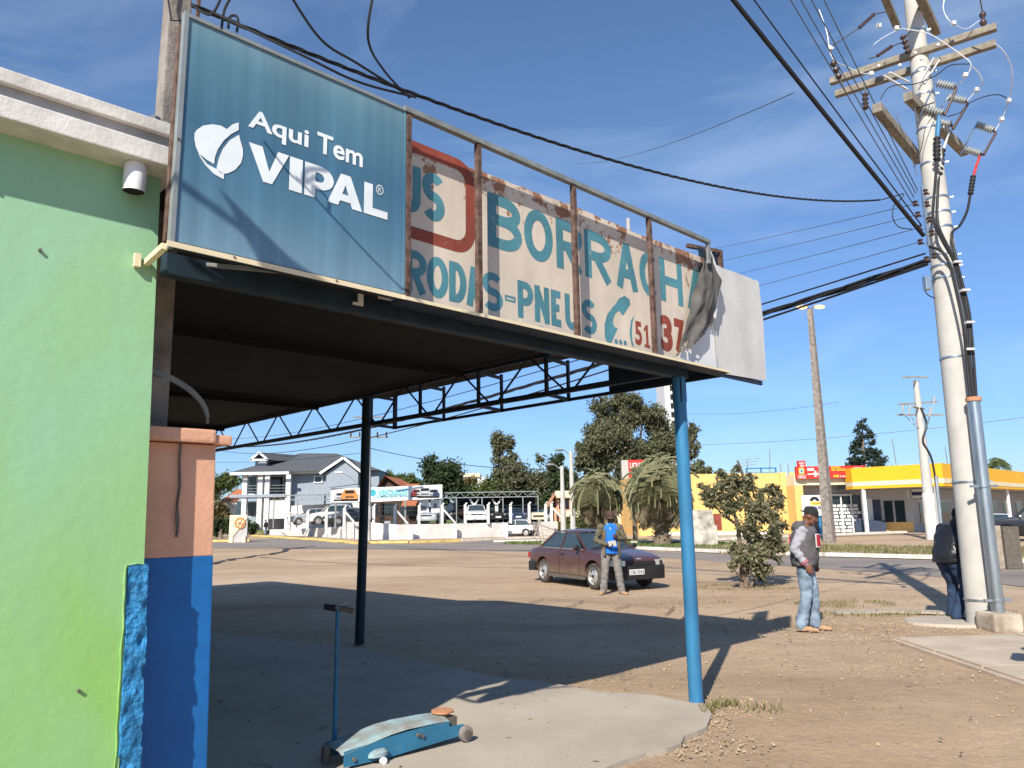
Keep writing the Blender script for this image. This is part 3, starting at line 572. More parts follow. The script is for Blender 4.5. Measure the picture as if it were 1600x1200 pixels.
# concrete post rising behind the wall
cp = cthing('concrete_post', 'old stained square concrete post rising behind the blue banner', 'post', -4.56, 0.6)
mb = CB(); mb.add([(-4.56 + a * w_, 0.6 + b_ * w_, z) for z, w_ in ((0, 0.085), (6.4, 0.062)) for a, b_ in ((-1, -1), (1, -1), (1, 1), (-1, 1))], [(3, 2, 1, 0), (4, 5, 6, 7), (0, 1, 5, 4), (1, 2, 6, 5), (2, 3, 7, 6), (3, 0, 4, 7)])
mb.cb('shaft', MT['old_conc'], cp, bevel=0.012)
mb = CB(); mb.box(-4.68, -4.60, 0.50, 0.52, 4.02, 4.06); mb.bar((-4.66, 0.5, 4.05), (-4.72, 0.40, 4.00), 0.03, 0.03); mb.cb('bracket', MT['alu'], cp)
mb = CB(); mb.box(-4.49, -4.47, 0.45, 0.47, 3.3, 5.2); mb.cb('rusty_angle', MT['rust'], cp)
mb = CB(); mb.tube([(-4.46, 0.32, 4.90), (-4.46, 0.32, 4.93), (-4.46, 0.32, 4.95), (-4.46, 0.32, 4.99), (-4.46, 0.32, 5.0), (-4.46, 0.32, 5.06)], [0.05, 0.062, 0.04, 0.04, 0.062, 0.05], 14); mb.bar((-4.46, 0.32, 4.98), (-4.5, 0.55, 4.98), 0.02); mb.cb('spool_insulator', MT['brown_porc'], cp, smooth=True)
mb = CB(); mb.tube([(-4.62, 0.5, 5.2), (-4.66, 0.49, 4.9), (-4.63, 0.48, 4.72), (-4.56, 0.47, 4.75), (-4.58, 0.47, 4.66), (-4.5, 0.46, 4.55)], 0.006, 6); mb.cb('loose_wire', MT['black'], cp)
# curved sheet strip hanging under the roof by the post
hoop = cthing('metal_hoop', 'grey curved metal strip hanging under the dark canopy beside the concrete post', 'hoop', -4.3, 0.55)
mb = CB(); pts = [(-4.62 + 0.42 * math.sin(a), 0.5 + 0.1 * a, 2.52 - 0.20 * (1 - math.cos(a)) - 0.05 * a) for a in [k / 12 * 1.5 for k in range(13)]]
for p, q in zip(pts, pts[1:]): mb.bar(p, q, 0.012, 0.035)
mb.cb('strip', MT['rail_grey'], hoop)

# canopy: roof, beams, poles, truss, sign frame
can = cthing('canopy', 'dark tin roofed forecourt canopy on blue steel poles with lattice side truss', 'canopy', 0, 0)
zr = lambda t: 3.50 - 0.004 * t
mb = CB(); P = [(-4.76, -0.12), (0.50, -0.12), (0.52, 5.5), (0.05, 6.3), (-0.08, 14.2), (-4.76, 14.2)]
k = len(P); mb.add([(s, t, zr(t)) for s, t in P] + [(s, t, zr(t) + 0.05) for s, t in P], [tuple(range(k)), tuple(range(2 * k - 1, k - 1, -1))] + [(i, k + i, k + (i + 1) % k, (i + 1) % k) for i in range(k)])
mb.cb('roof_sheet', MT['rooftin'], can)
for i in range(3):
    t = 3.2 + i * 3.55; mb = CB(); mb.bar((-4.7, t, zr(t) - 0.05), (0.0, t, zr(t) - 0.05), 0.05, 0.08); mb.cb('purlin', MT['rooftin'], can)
for i in range(0):   # inner lattice
    s = -1.6 - 1.6 * i; mb = CB(); mb.bar((s, 0.1, 3.05), (s, 14, 3.05), 0.04); mb.bar((s, 0.1, 3.4), (s, 14, 3.4), 0.04)
    for q in range(30): mb.bar((s, 0.2 + q * 0.46, 3.05 if q % 2 else 3.4), (s, 0.2 + (q + 1) * 0.46, 3.4 if q % 2 else 3.05), 0.018)
    mb.cb('inner_truss', MT['rooftin'], can)
mb = CB(); mb.box(-4.74, 0.1, -0.045, 0.045, 2.935, 3.05); mb.cb('front_beam', MT['beam_blue'], can, bevel=0.006)
mb = CB(); mb.box(-3.585, -3.55, -0.06, -0.046, 2.975, 3.05); mb.box(-3.62, -3.58, -0.06, -0.046, 2.975, 2.99); mb.cb('white_clip', MT['white'], can)
mb = CB(); mb.tube([(0, 0, 0.0), (0, 0, 2.94)], [0.064, 0.06], 20); mb.cb('pole', MT['pole_blue'], can, smooth=True)
mb = CB(); mb.box(-0.045, 0.045, -0.05, 0.05, 2.7, 2.936); mb.cb('pole_head', MT['beam_blue'], can)
sM, tM = (-0.465, 4.773)
mb = CB(); mb.tube([(-0.2, 5.12, 0.0), (-0.17, 5.12, 1.5), (-0.1, 5.2, 3.4)], 0.064, 20); mb.cb('pole', MT['beam_blue'], can, smooth=True)
mb = CB(); mb.tube([(0.1, 13.9, 0), (0.0, 13.9, 3.1)], 0.06, 14); mb.cb('pole', MT['beam_blue'], can, smooth=True)
# side truss on s = 0
mb = CB(); mb.bar((0, 0.0, 3.0), (0, 14.1, 3.03), 0.05, 0.055); mb.cb('truss_chord', MT['steel_dark'], can)
mb = CB(); mb.bar((0, 0.0, 3.45), (0, 14.1, 3.43), 0.04, 0.045); mb.cb('truss_chord', MT['steel_dark'], can)
tt = 0.25; flip = False
while tt < 13.9:
    L = 0.50; mb = CB(); mb.bar((0, tt, 3.44 if flip else 3.02), (0, tt + L, 3.02 if flip else 3.44), 0.018); mb.cb('truss_web', MT['steel_dark'], can)
    flip = not flip; tt += L + (0.16 if not flip else 0.06)
# outrigger sign frame on s = 0.5, without its panels except the first
mb = CB(); mb.bar((0.5, -0.19, 3.0), (0.5, 5.38, 3.0), 0.035); mb.cb('outrigger_rail', MT['steel_dark'], can)
for i, t in enumerate((5.35, 4.18, 3.0, 1.85)):
    wd = 0.05 if i == 0 else 0.032
    mb = CB(); mb.bar((0.5, t, 2.98), (0.5, t, 3.47), wd); mb.bar((0.0, t - 0.12, 2.98), (0.0, t - 0.12, 3.46), 0.035); mb.bar((0, t - 0.12, 3.0), (0.5, t, 3.0), 0.035); mb.bar((0, t - 0.12, 3.42), (0.5, t, 3.42), 0.035)
    mb.cb('outrigger', MT['steel_dark'], can)
mb = CB(); mb.box(0.495, 0.51, -0.17, 1.24, 2.985, 4.1); mb.cb('side_panel', MT['steel_dark'], can)
mb = CB(); sq, zq = (1.180, 4.537); tq = 0.15; mb.bar((sq, tq, 3.4), (sq, tq, zq), 0.04); mb.bar((sq, tq, zq - 0.02), (sq - 0.5, tq + 0.1, zq - 0.04), 0.04); mb.cb('side_frame_post', MT['rust'], can)
mb = CB(); mb.box(sq - 0.4, sq - 0.02, tq + 0.02, tq + 0.03, 3.6, zq - 0.05); mb.cb('side_frame_sheet', MT['steel_dark'], can)
mb = CB(); mb.tube([(-0.55, 0.1, 4.0), (-0.55, 0.1, 4.42)], 0.02, 10); mb.cb('vent_pipe', MT['gutter_grey'], can, smooth=True)
for s in (-4.6, -2.7, -0.8):
    mb = CB(); mb.bar((s, 0.0, 3.03), (s + 0.55, -0.28, 3.02), 0.02); mb.cb('brace', MT['rail_grey'], can)

# front sign frame and its boards
TF = -0.307
sgn = cthing('fascia_sign', 'long rusted steel frame carrying hand painted cream sheet metal sign above the canopy edge', 'sign', -1.8, TF, 3.0)
mb = CB(); mb.bar((-3.44, TF - 0.005, 4.25), (0.17, TF - 0.005, 4.25), 0.045, 0.035); mb.cb('top_rail', MT['rail_grey'], sgn)
for s in (-3.40, -2.80, -1.80, -0.80):
    mb = CB(); mb.box(s - 0.017, s + 0.017, TF - 0.02, TF + 0.02, 3.01, 4.235); mb.cb('upright', MT['rust'], sgn)
mb = CB(); mb.box(0.135, 0.17, TF - 0.02, TF + 0.01, 4.03, 4.235); mb.cb('upright', MT['rail_grey'], sgn)
mb = CB(); mb.box(-3.43, 0.40, TF - 0.014, -0.17, 2.985, 3.0); mb.cb('bottom_ledge', MT['steel_dark'], sgn)
mb = CB(); mb.box(-3.43, 0.40, TF - 0.02, TF - 0.015, 2.984, 3.006); mb.cb('bottom_trim', MT['cream'], sgn)
mb = CB(); mb.box(-3.43, 1.30, -0.175, -0.15, 2.985, 3.03); mb.cb('back_angle', MT['steel_dark'], sgn)
TB = -0.19
def board(poly, m, dt=0.0):
    mb = CB(); mb.plate(poly, 0.012, lambda a, b_, d: (a, TB + 0.004 + dt + d, b_)); return mb.cb('sign_board', MT[m], sgn)
def jag(s0, z0, s1, z1, n=14, amp=0.012):
    return [(s0 + (s1 - s0) * k / n, z0 + (z1 - z0) * k / n + amp * (random.random() - 0.5)) for k in range(n + 1)]
board([(-3.52, 3.005), (-2.74, 3.005)] + jag(-2.74, 4.105, -3.52, 4.12), 'board')
board([(-2.735, 3.005), (-1.74, 3.005)] + jag(-1.74, 4.13, -2.735, 4.115), 'board')
board([(-1.735, 3.005), (-0.70, 3.005)] + jag(-0.70, 4.12, -1.735, 4.14), 'board')
board([(-0.695, 3.005), (0.395, 3.005)] + jag(0.395, 4.15, -0.695, 4.125), 'board')
board([(0.40, 3.01), (1.367, 3.038), (1.397, 3.708), (1.360, 4.124)] + jag((1.360, 4.124)[0] - 0.04, (1.360, 4.124)[1] + 0.01, 0.40, 4.12, 12), 'board_white')
FT = lambda a, b_, d: (a, TB + 0.0025 - d, b_)
def ell(cx, cy, rx, ry, a0, a1, n=12): return [(cx + rx * math.cos(R_(a0 + (a1 - a0) * i / n)), cy + ry * math.sin(R_(a0 + (a1 - a0) * i / n))) for i in range(n + 1)]
STROKES = {'B': [[(0, -.08), (0, 1.08)], [(.0, 1), (.45, 1)] + ell(.45, .77, .50, .23, 90, -90) + [(.0, .54)], [(.0, .54), (.45, .54)] + ell(.45, .27, .55, .27, 90, -90) + [(.0, 0)]],
 'R': [[(0, -.08), (0, 1.08)], [(.0, 1), (.45, 1)] + ell(.45, .74, .55, .26, 90, -90) + [(.0, .48)], [(.38, .48), (1, -.08)]],
 'O': [ell(.5, .5, .5, .5, 90, 450, 28)], 'A': [[(0, -.08), (.5, 1.04)], [(.5, 1.04), (1, -.08)], [(.2, .30), (.8, .30)]],
 'C': [ell(.55, .5, .55, .5, 50, 310, 20)], 'H': [[(0, -.08), (0, 1.08)], [(1, -.08), (1, 1.08)], [(0, .5), (1, .5)]], 'D': [[(0, -.08), (0, 1.08)], [(0, 1), (.35, 1)] + ell(.35, .5, .65, .5, 90, -90, 16) + [(0, 0)]],
 'S': [ell(.5, .76, .5, .24, 35, 180, 12) + ell(.5, .76, .5, .26, 180, 270, 6)[1:] + ell(.5, .25, .5, .25, 90, 0, 6)[1:] + ell(.5, .25, .5, .25, 0, -145, 12)[1:]],
 'P': [[(0, -.08), (0, 1.08)], [(0, 1), (.45, 1)] + ell(.45, .72, .55, .28, 90, -90) + [(0, .44)]], 'N': [[(0, -.08), (0, 1.08)], [(1, -.08), (1, 1.08)], [(0, 1.0), (1, 0.0)]],
 'E': [[(0, -.08), (0, 1.08)], [(0, 1), (1, 1)], [(0, .52), (.8, .52)], [(0, 0), (1, 0)]], 'U': [[(0, 1.08), (0, .3)] + ell(.5, .28, .5, .28, 180, 360, 14) + [(1, 1.08)]]}
def ribbon(mb, P, w, fn, lift):   # one mitred paint stroke
    P = [Vector(p) for p in P]; P = [p for i, p in enumerate(P) if i == 0 or (p - P[i - 1]).length > 1e-5]; L = []; Q = []; n_ = len(P); closed = (P[0] - P[-1]).length < 1e-4
    for i, p in enumerate(P):
        a = (P[i] - P[i - 1]) if i else (P[-1] - P[-2] if closed else P[1] - P[0]); b_ = (P[i + 1] - P[i]) if i < n_ - 1 else (P[1] - P[0] if closed else a)
        a.normalize(); b_.normalize(); t = (a + b_).normalized(); nn = Vector((-t.y, t.x)); k = w / 2 / max(.55, nn.dot(Vector((-a.y, a.x))))
        L.append(p + nn * k); Q.append(p - nn * k)
    mb.add([fn(v.x, v.y, lift) for v in L + Q], [(i, i + 1, n_ + i + 1, n_ + i) for i in range(n_ - 1)])
def letter(ch, tl, br, m='teal', off=0.055, name='painted_letter'):
    if ch in STROKES and m == 'teal':
        w = (tl[1] - br[1]) * (.20 if off > .055 else .21); w = min(w, (br[0] - tl[0]) * .42); x0, x1, z0, z1 = tl[0] + w / 2, br[0] - w / 2, br[1] + w / 2, tl[1] - w / 2; mb = CB()
        for k, st in enumerate(STROKES[ch]): ribbon(mb, [(x0 + (x1 - x0) * a, z0 + (z1 - z0) * max(-w / 2 / (z1 - z0), min(1 + w / 2 / (z1 - z0), c_ if abs(c_ - .5) < .53 else (.5 + (c_ - .5) * 4)))) for a, c_ in st], w, FT, .0003 * k)
        return mb.cb(name, MT[m], sgn)
    mb = CB(); text_fit(mb, ch, tl[0], br[1], br[0], tl[1], FT, off); return mb.cb(name, MT[m], sgn)
zt, zb_ = (-2.601, 3.982)[1], (-2.282, 3.570)[1]
for ch, a, b_ in (('B', (-2.597, 3.990), (-2.271, 3.568)), ('O', (-2.229, 3.977), (-1.930, 3.559)), ('R', (-1.875, 3.990), (-1.579, 3.537)), ('R', (-1.533, 3.989), (-1.206, 3.545)), ('A', (-1.129, 3.992), (-0.841, 3.539)), ('C', (-0.797, 3.982), (-0.534, 3.569)), ('H', (-0.489, 3.990), (-0.145, 3.535)), ('A', (-0.058, 3.993), (0.277, 3.548))):
    letter(ch, (a[0] - .008, zt), (b_[0] + .008, zb_), off=0.07)
zt, zb_ = (-3.307, 3.377)[1], (-3.167, 3.093)[1]
for ch, a, b_ in (('R', (-3.320, 3.374), (-3.156, 3.092)), ('O', (-3.148, 3.378), (-2.973, 3.101)), ('D', (-2.959, 3.389), (-2.814, 3.107)), ('A', (-2.806, 3.387), (-2.674, 3.094)), ('S', (-2.658, 3.377), (-2.470, 3.106)), ('P', (-2.313, 3.388), (-2.158, 3.110)), ('N', (-2.135, 3.385), (-1.984, 3.127)), ('E', (-1.956, 3.375), (-1.827, 3.099)), ('U', (-1.798, 3.365), (-1.647, 3.107)), ('S', (-1.596, 3.378), (-1.424, 3.096))):
    letter(ch, (a[0] - .004, zt), (b_[0] + .004, zb_), off=0.06)
zt, zb_ = (-3.243, 3.964)[1], (-3.240, 3.632)[1]
letter('U', ((-3.367, 3.935)[0], zt), ((-3.203, 3.639)[0], zb_), off=0.05)
letter('S', ((-3.193, 3.925)[0], zt + 0.0), ((-3.001, 3.661)[0], zb_ - 0.01), off=0.05)
# hollow dash
a, c_ = (-2.445, 3.238), (-2.340, 3.194)
mb = CB(); mb.add([FT(x, z, 0) for x, z in ((a[0], a[1]), (c_[0], a[1]), (c_[0], c_[1]), (a[0], c_[1]), (a[0] + .015, a[1] - .015), (c_[0] - .015, a[1] - .015), (c_[0] - .015, c_[1] + .015), (a[0] + .015, c_[1] + .015))], [(0, 1, 5, 4), (1, 2, 6, 5), (2, 3, 7, 6), (3, 0, 4, 7)]); mb.cb('painted_dash', MT['teal'], sgn)
# telephone handset, dots, bracket, number
mb = CB(); mb.add([FT(p[0], p[1], 0) for p in ((-1.161, 3.407), (-1.114, 3.465), (-1.035, 3.504), (-0.969, 3.486), (-0.957, 3.445), (-1.069, 3.323), (-1.121, 3.359), (-1.166, 3.330), (-1.201, 3.275), (-1.210, 3.232), (-1.184, 3.202), (-1.148, 3.199), (-1.242, 3.061), (-1.298, 3.058), (-1.322, 3.099), (-1.321, 3.200), (-1.284, 3.288), (-1.228, 3.353))], [tuple(range(18))])
mb.cb('painted_handset', MT['teal'], sgn)
mb = CB()
for c0 in ((-1.175, 3.083), (-1.115, 3.086), (-1.054, 3.088)):
    mb.add([FT(c0[0] + 0.022 * math.cos(k), c0[1] + 0.022 * math.sin(k), 0) for k in [i * 0.628 for i in range(10)]], [tuple(range(10))])
mb.cb('painted_dots', MT['teal'], sgn)
mb = CB(); mb.add([FT(p[0], p[1], 0) for p in ((-0.909, 3.354), (-0.960, 3.296), (-0.986, 3.186), (-0.968, 3.088), (-0.929, 3.066), (-0.952, 3.121), (-0.956, 3.191), (-0.941, 3.285))], [tuple(range(8))]); mb.cb('painted_bracket', MT['teal'], sgn)
for ch, a, b_ in (('5', (-0.910, 3.309), (-0.812, 3.097)), ('3', (-0.528, 3.436), (-0.346, 3.101)), ('7', (-0.311, 3.437), (-0.145, 3.107))):
    letter(ch, a, b_, 'brick_red', 0.035 if ch in '51' else 0.05)
a, b_ = (-0.790, 3.296), (-0.693, 3.092); w_ = b_[0] - a[0]; h_ = a[1] - b_[1]; mb = CB(); mb.add([FT(a[0] + w_ * x, b_[1] + h_ * z, 0) for x, z in ((.1, 0), (.95, 0), (.95, .12), (.72, .14), (.72, 1), (.45, 1), (.1, .8), (.12, .68), (.38, .78), (.38, .14), (.1, .12))], [tuple(range(11))]); mb.cb('painted_letter', MT['brick_red'], sgn)
# red rounded border
xr = (-2.728, 4.002)[0]; zt = (-3.230, 4.121)[1] + 0.02; zb_ = (-3.084, 3.473)[1] - 0.02; xl = -3.5; th = 0.085
def rr(x0, x1, z0, z1, r): return [(x0, z0)] + [(x1 - r + r * math.sin(k), z0 + r - r * math.cos(k)) for k in [i * math.pi / 16 for i in range(9)]] + [(x1 - r + r * math.cos(k), z1 - r + r * math.sin(k)) for k in [i * math.pi / 16 for i in range(9)]] + [(x0, z1)]
Oo = rr(xl, xr, zb_, zt, 0.17); Ii = rr(xl, xr - th, zb_ + th, zt - th, 0.09); k = len(Oo)
mb = CB(); mb.add([FT(*p, 0) for p in Oo + Ii], [(i, i + 1, k + i + 1, k + i) for i in range(k - 1)]); mb.cb('painted_border', MT['brick_red'], sgn)
# torn banner rest
L_ = [(0.221, 4.231), (0.131, 4.034), (0.005, 3.790), (-0.106, 3.556), (-0.235, 3.321), (-0.404, 3.052)]
R2 = [(0.244, 4.230), (0.325, 4.118), (0.431, 3.917), (0.347, 3.704), (0.279, 3.519), (0.209, 3.412)]
tb = cthing('torn_banner', 'torn grey backed canvas banner folded over at the end of the hand painted sign', 'banner', 0.2, TF, 3.0)
mb = CB(); NR, NC = 44, 22; vs = []
for j in range(NR + 1):
    f = j / NR * 5; i0 = min(4, int(f)); g = f - i0
    lx = L_[i0][0] * (1 - g) + L_[i0 + 1][0] * g; lz = L_[i0][1] * (1 - g) + L_[i0 + 1][1] * g
    rx = R2[i0][0] * (1 - g) + R2[i0 + 1][0] * g; rz_ = R2[i0][1] * (1 - g) + R2[i0 + 1][1] * g
    for i in range(NC + 1):
        h = i / NC; s_ = lx * (1 - h) + rx * h; z = lz * (1 - h) + rz_ * h
        amp = min(1, j / 14); crease = noise.noise(Vector((h * 4.2, j / NR * 3.0, 2))) * 0.05 + noise.noise(Vector((h * 9, j / NR * 9, 6))) * 0.022
        if j > NR - 10: z += (j - NR + 10) * 0.0035 * noise.noise(Vector((h * 8, 3, 3)))
        vs.append((s_, -0.245 - 0.05 * math.sin(h * 3.1) * amp + crease * amp, z))
mb.add(vs, [(j * (NC + 1) + i, j * (NC + 1) + i + 1, (j + 1) * (NC + 1) + i + 1, (j + 1) * (NC + 1) + i) for j in range(NR) for i in range(NC) if not (j > NR - 4 and noise.noise(Vector((i * 0.9, j * 0.8, 2))) > 0.12)])
MT['banner_grey'] = mat('grey_banner_back', (0.085, 0.08, 0.073), 0.75, var=0.3, scale=5, bump=0.3, bscale=30)
mb.cb('folded_canvas', MT['banner_grey'], tb, smooth=True, ang=80)
mb = CB(); e = [(p[0], -0.262, p[1]) for p in R2[:5]]
for p, q in zip(e, e[1:]): mb.bar(p, q, 0.006, 0.03)
mb.cb('white_hem', MT['white'], tb)
mb = CB(); mb.add([(p[0], -0.225, p[1]) for p in ((-0.340, 3.051), (0.327, 3.028), (0.303, 3.514), (0.148, 3.456), (0.048, 3.345), (-0.147, 3.223))], [tuple(range(6))]); mb.cb('white_canvas', MT['white'], tb)
# blue banner with the tyre brand
vb = cthing('blue_banner', 'faded blue banner panel in an aluminium frame reading Aqui Tem with white leaf emblem', 'banner', -4.12, TF, 3.0)
mb = CB(); mb.box(-4.80, -3.435, TF - 0.004, TF + 0.006, 3.02, 4.235)
MT['vipal'].node_tree.nodes  # object space of the panel starts at its own lower edge
mb.cb('banner_sheet', MT['vipal'], vb)
mb = CB(); mb.box(-4.822, -4.80, TF - 0.014, TF + 0.03, 2.985, 4.265); mb.cb('frame_rail', MT['alu'], vb)
mb = CB(); mb.box(-4.80, -3.415, TF - 0.014, TF + 0.03, 4.237, 4.257); mb.cb('frame_rail', MT['alu'], vb)
mb = CB(); mb.box(-4.80, -3.415, TF - 0.008, TF + 0.03, 2.985, 3.018); mb.cb('frame_rail', MT['steel_dark'], vb)
mb = CB(); mb.box(-4.835, -3.415, TF - 0.016, TF - 0.009, 2.984, 3.012); mb.cb('bottom_trim', MT['cream'], vb)
mb = CB(); mb.box(-3.433, -3.42, TF - 0.012, TF + 0.03, 3.02, 4.236); mb.cb('frame_rail', MT['vipal'], vb)
mb = CB(); mb.bar((-4.83, TF + 0.03, 2.995), (-4.81, 0.06, 2.995), 0.03); mb.bar((-4.86, 0.03, 2.96), (-4.86, 0.03, 3.03), 0.03); mb.cb('wall_bracket', MT['cream'], vb)
mb = CB(); mb.box(-4.83, -4.815, TF + 0.03, TF + 0.07, 3.03, 4.2); mb.cb('side_sheet', MT['rust'], vb)
for s, z in ((-4.815, 3.55), (-4.5, 3.003), (-3.9, 3.003)):
    mb = CB(); mb.ball((s, TF - 0.016, z), 0.007); mb.cb('screw', MT['iron'], vb)
FV = lambda a, b_, d: (a, TF - 0.007 - d, b_)
for nm, P in (('leaf_emblem', ((-4.735, 3.612), (-4.725, 3.634), (-4.695, 3.669), (-4.646, 3.695), (-4.602, 3.703), (-4.571, 3.695), (-4.543, 3.732), (-4.509, 3.756), (-4.507, 3.714), (-4.547, 3.675), (-4.583, 3.627), (-4.613, 3.565), (-4.625, 3.518), (-4.627, 3.479), (-4.664, 3.490), (-4.701, 3.508), (-4.725, 3.542), (-4.734, 3.581))),
              ('leaf_emblem', ((-4.504, 3.687), (-4.494, 3.654), (-4.480, 3.615), (-4.477, 3.576), (-4.485, 3.533), (-4.515, 3.484), (-4.551, 3.453), (-4.588, 3.437), (-4.614, 3.460), (-4.605, 3.517), (-4.586, 3.578), (-4.552, 3.639))),
              ('leaf_emblem', ((-4.722, 3.538), (-4.700, 3.493), (-4.669, 3.457), (-4.624, 3.425), (-4.573, 3.412), (-4.573, 3.445), (-4.614, 3.457), (-4.629, 3.470), (-4.614, 3.453), (-4.662, 3.467), (-4.693, 3.495)))):
    if len(P) == 11: P = P[:7] + P[9:]
    mb = CB(); mb.add([FV(p[0], p[1], 0) for p in P], [tuple(range(len(P)))]); mb.cb(nm, MT['vipal_white'], vb)
zt, zb_ = (-4.208, 3.665)[1], (-4.134, 3.466)[1]
def blk(P, x0, x1, holes=None):
    mb = CB()
    for q in P: mb.add([FV(x0 + (x1 - x0) * a, zb_ + (zt - zb_) * c_, 0) for a, c_ in q], [tuple(range(len(q)))])
    return mb.cb('banner_letter', MT['vipal_white'], vb)
sV = [(-4.448, 3.666)[0], (-4.214, 3.669)[0]]; blk([[(0, 1), (.33, 1), (.52, .34), (.38, 0)], [(.38, 0), (.52, .34), (.56, .2), (.6, 0)], [(.6, 0), (.52, .34), (.72, 1), (1, 1)]], *sV)
blk([[(0, 0), (1, 0), (1, 1), (0, 1)]], (-4.208, 3.667)[0], (-4.129, 3.474)[0])
arc = lambda r1, r2, n=9: [(0.5 + r1 * math.cos(k), 0.64 + r2 * math.sin(k)) for k in [math.pi / 2 - i * math.pi / (n - 1) for i in range(n)]]
ou, inn = arc(.5, .36), arc(.16, .14)
blk([[(0, 0), (.36, 0), (.36, 1), (0, 1)], [(.36, 1), (.36, .78), inn[0], ou[0]], [(.36, .28), (.36, .5), inn[-1], ou[-1]]] + [[ou[i], ou[i + 1], inn[i + 1], inn[i]] for i in range(8)], (-4.115, 3.664)[0], (-3.928, 3.508)[0])
blk([[(0, 0), (.3, 0), (.5, .68), (.36, 1)], [(.36, 1), (.5, .68), (.64, 1)], [(.64, 1), (.5, .68), (.70, 0), (1, 0)], [(.345, .16), (.655, .16), (.59, .38), (.41, .38)]], (-3.967, 3.514)[0], (-3.733, 3.468)[0])
blk([[(0, 0), (.36, 0), (.36, 1), (0, 1)], [(.36, 0), (1, 0), (1, .24), (.36, .24)]], (-3.722, 3.587)[0], (-3.552, 3.473)[0])
def vtext(txt, tl, br, off=0.012):
    mb = CB(); text_fit(mb, txt, tl[0], br[1], br[0], tl[1], FV, off); return mb.cb('banner_words', MT['vipal_white'], vb)
vtext('Aqui', (-4.457, 3.863), ((-4.097, 3.859)[0], (-4.254, 3.720)[1]), 0.022)
vtext('Tem', (-4.044, 3.874), ((-3.736, 3.762)[0], (-3.746, 3.748)[1]), 0.022)
mb = CB(); cR = (-3.611, 3.645); text_fit(mb, 'R', cR[0] - .012, cR[1] - .016, cR[0] + .012, cR[1] + .016, FV)
rg = [FV(cR[0] + r * math.cos(k), cR[1] + r * 1.2 * math.sin(k), 0) for r in (0.027, 0.022) for k in [i * 0.3927 for i in range(16)]]
mb.add(rg, [(i, (i + 1) % 16, 16 + (i + 1) % 16, 16 + i) for i in range(16)]); mb.cb('registered_mark', MT['vipal_white'], vb)

# ------------------------------------------------------------ trolley jack on the concrete
jx, jy = (-1.214, 5.560); jang = math.atan2((-0.455, 6.175)[1] - jy, (-0.455, 6.175)[0] - jx)
jack = thing('trolley_jack', 'long chipped blue trolley jack with rust plate and upright T handle on the concrete floor', 'jack', (jx - 0.03, jy - 0.09, 0.022), jang)
JL = math.dist((jx, jy), (-0.455, 6.175))
def side(y0):
    P = [(0.0, 0.02), (0.0, 0.115), (0.36, 0.15), (0.62, 0.165), (0.86, 0.17), (0.86, 0.13), (0.99, 0.125), (1.0, 0.07), (0.97, 0.05), (0.3, 0.015)]
    mb = MB(); mb.plate([(a * JL, c_) for a, c_ in P], 0.012, lambda a, c_, d: (a, y0 + d, c_)); return mb.build('side_plate', MT['jack_blue'], jack, bevel=.002)
side(-0.15); side(0.14)
mb = MB(); yy = 0.152
sec = [(-0.02, 0.115, 0.10), (0.18, 0.15, 0.11), (0.36, 0.18, 0.11), (0.50, 0.192, 0.10), (0.72, 0.192, 0.09), (0.86, 0.187, 0.08)]
vs = []
for x, z, w_ in sec: vs += [(x * JL, -yy, z - 0.018 + (0.0 if x < .6 else 0.0)), (x * JL, -w_, z), (x * JL, w_, z), (x * JL, yy, z - 0.018)]
mb.add(vs, [(i * 4 + j, i * 4 + j + 1, (i + 1) * 4 + j + 1, (i + 1) * 4 + j) for i in range(5) for j in range(3)]); mb.build('cover_plate', MT['jack_dusty'], jack)
mb = MB(); mb.loft([(0.9 * JL, 0, 0.17, .045, .045), (0.9 * JL, 0, 0.195, .055, .055), (0.9 * JL, 0, 0.2, .085, .085), (0.9 * JL, 0, 0.212, .085, .085), (0.9 * JL, 0, 0.214, .07, .07)], 24); mb.build('saddle', MT['rust_plate'], jack, smooth=True)
mb = MB(); mb.box(0.84 * JL, 0.97 * JL, -0.09, 0.09, 0.10, 0.172); mb.build('lift_arm', MT['iron'], jack)
for y in (-0.185, 0.145):
    mb = MB(); mb.tube([(JL, y, 0.062), (JL, y + 0.005, 0.062), (JL, y + 0.04, 0.062), (JL, y + 0.045, 0.062)], [0.045, 0.055, 0.055, 0.045], 24); wh = mb.build('wheel', MT['wheel_grey'], jack, smooth=True)
    mb = MB(); mb.tube([(JL, y - 0.012, 0.062), (JL, y + 0.002, 0.062)], 0.03, 16); mb.build('hub', MT['iron'], wh)
mb = MB(); mb.tube([(JL, -0.2, 0.062), (JL, 0.2, 0.062)], 0.014, 10); mb.build('axle', MT['iron'], jack)
mb = MB(); mb.loft([(0.25 * JL, -0.165, 0.05, .075, .04), (0.25 * JL, -0.17, 0.075, .07, .035), (0.26 * JL, -0.165, 0.09, .04, .025)], 16); mb.build('caster_bracket', MT['jack_dusty'], jack, smooth=True)
mb = MB(); mb.tube([(0.27 * JL, -0.215, 0.024), (0.27 * JL, -0.19, 0.024)], 0.024, 16); mb.build('caster_wheel', MT['white_steel'], jack, smooth=True)
for x, z in ((0.07, 0.06), (0.58, 0.125), (0.62, 0.11)):
    mb = MB(); mb.tube([(x * JL, -0.152, z), (x * JL, -0.166, z)], 0.014, 6); mb.build('bolt', MT['iron'], jack)
hz = 0.990
mb = MB(); mb.loft([(-0.03, 0.06, 0.02, .035, .035), (-0.03, 0.06, 0.12, .03, .03)], 12); mb.build('handle_socket', MT['iron'], jack, smooth=True)
hb_ = MW[jack.name].inverted() @ Vector((*(-1.289, 5.675), 0.1)); ht = Vector((hb_.x, hb_.y, hz))
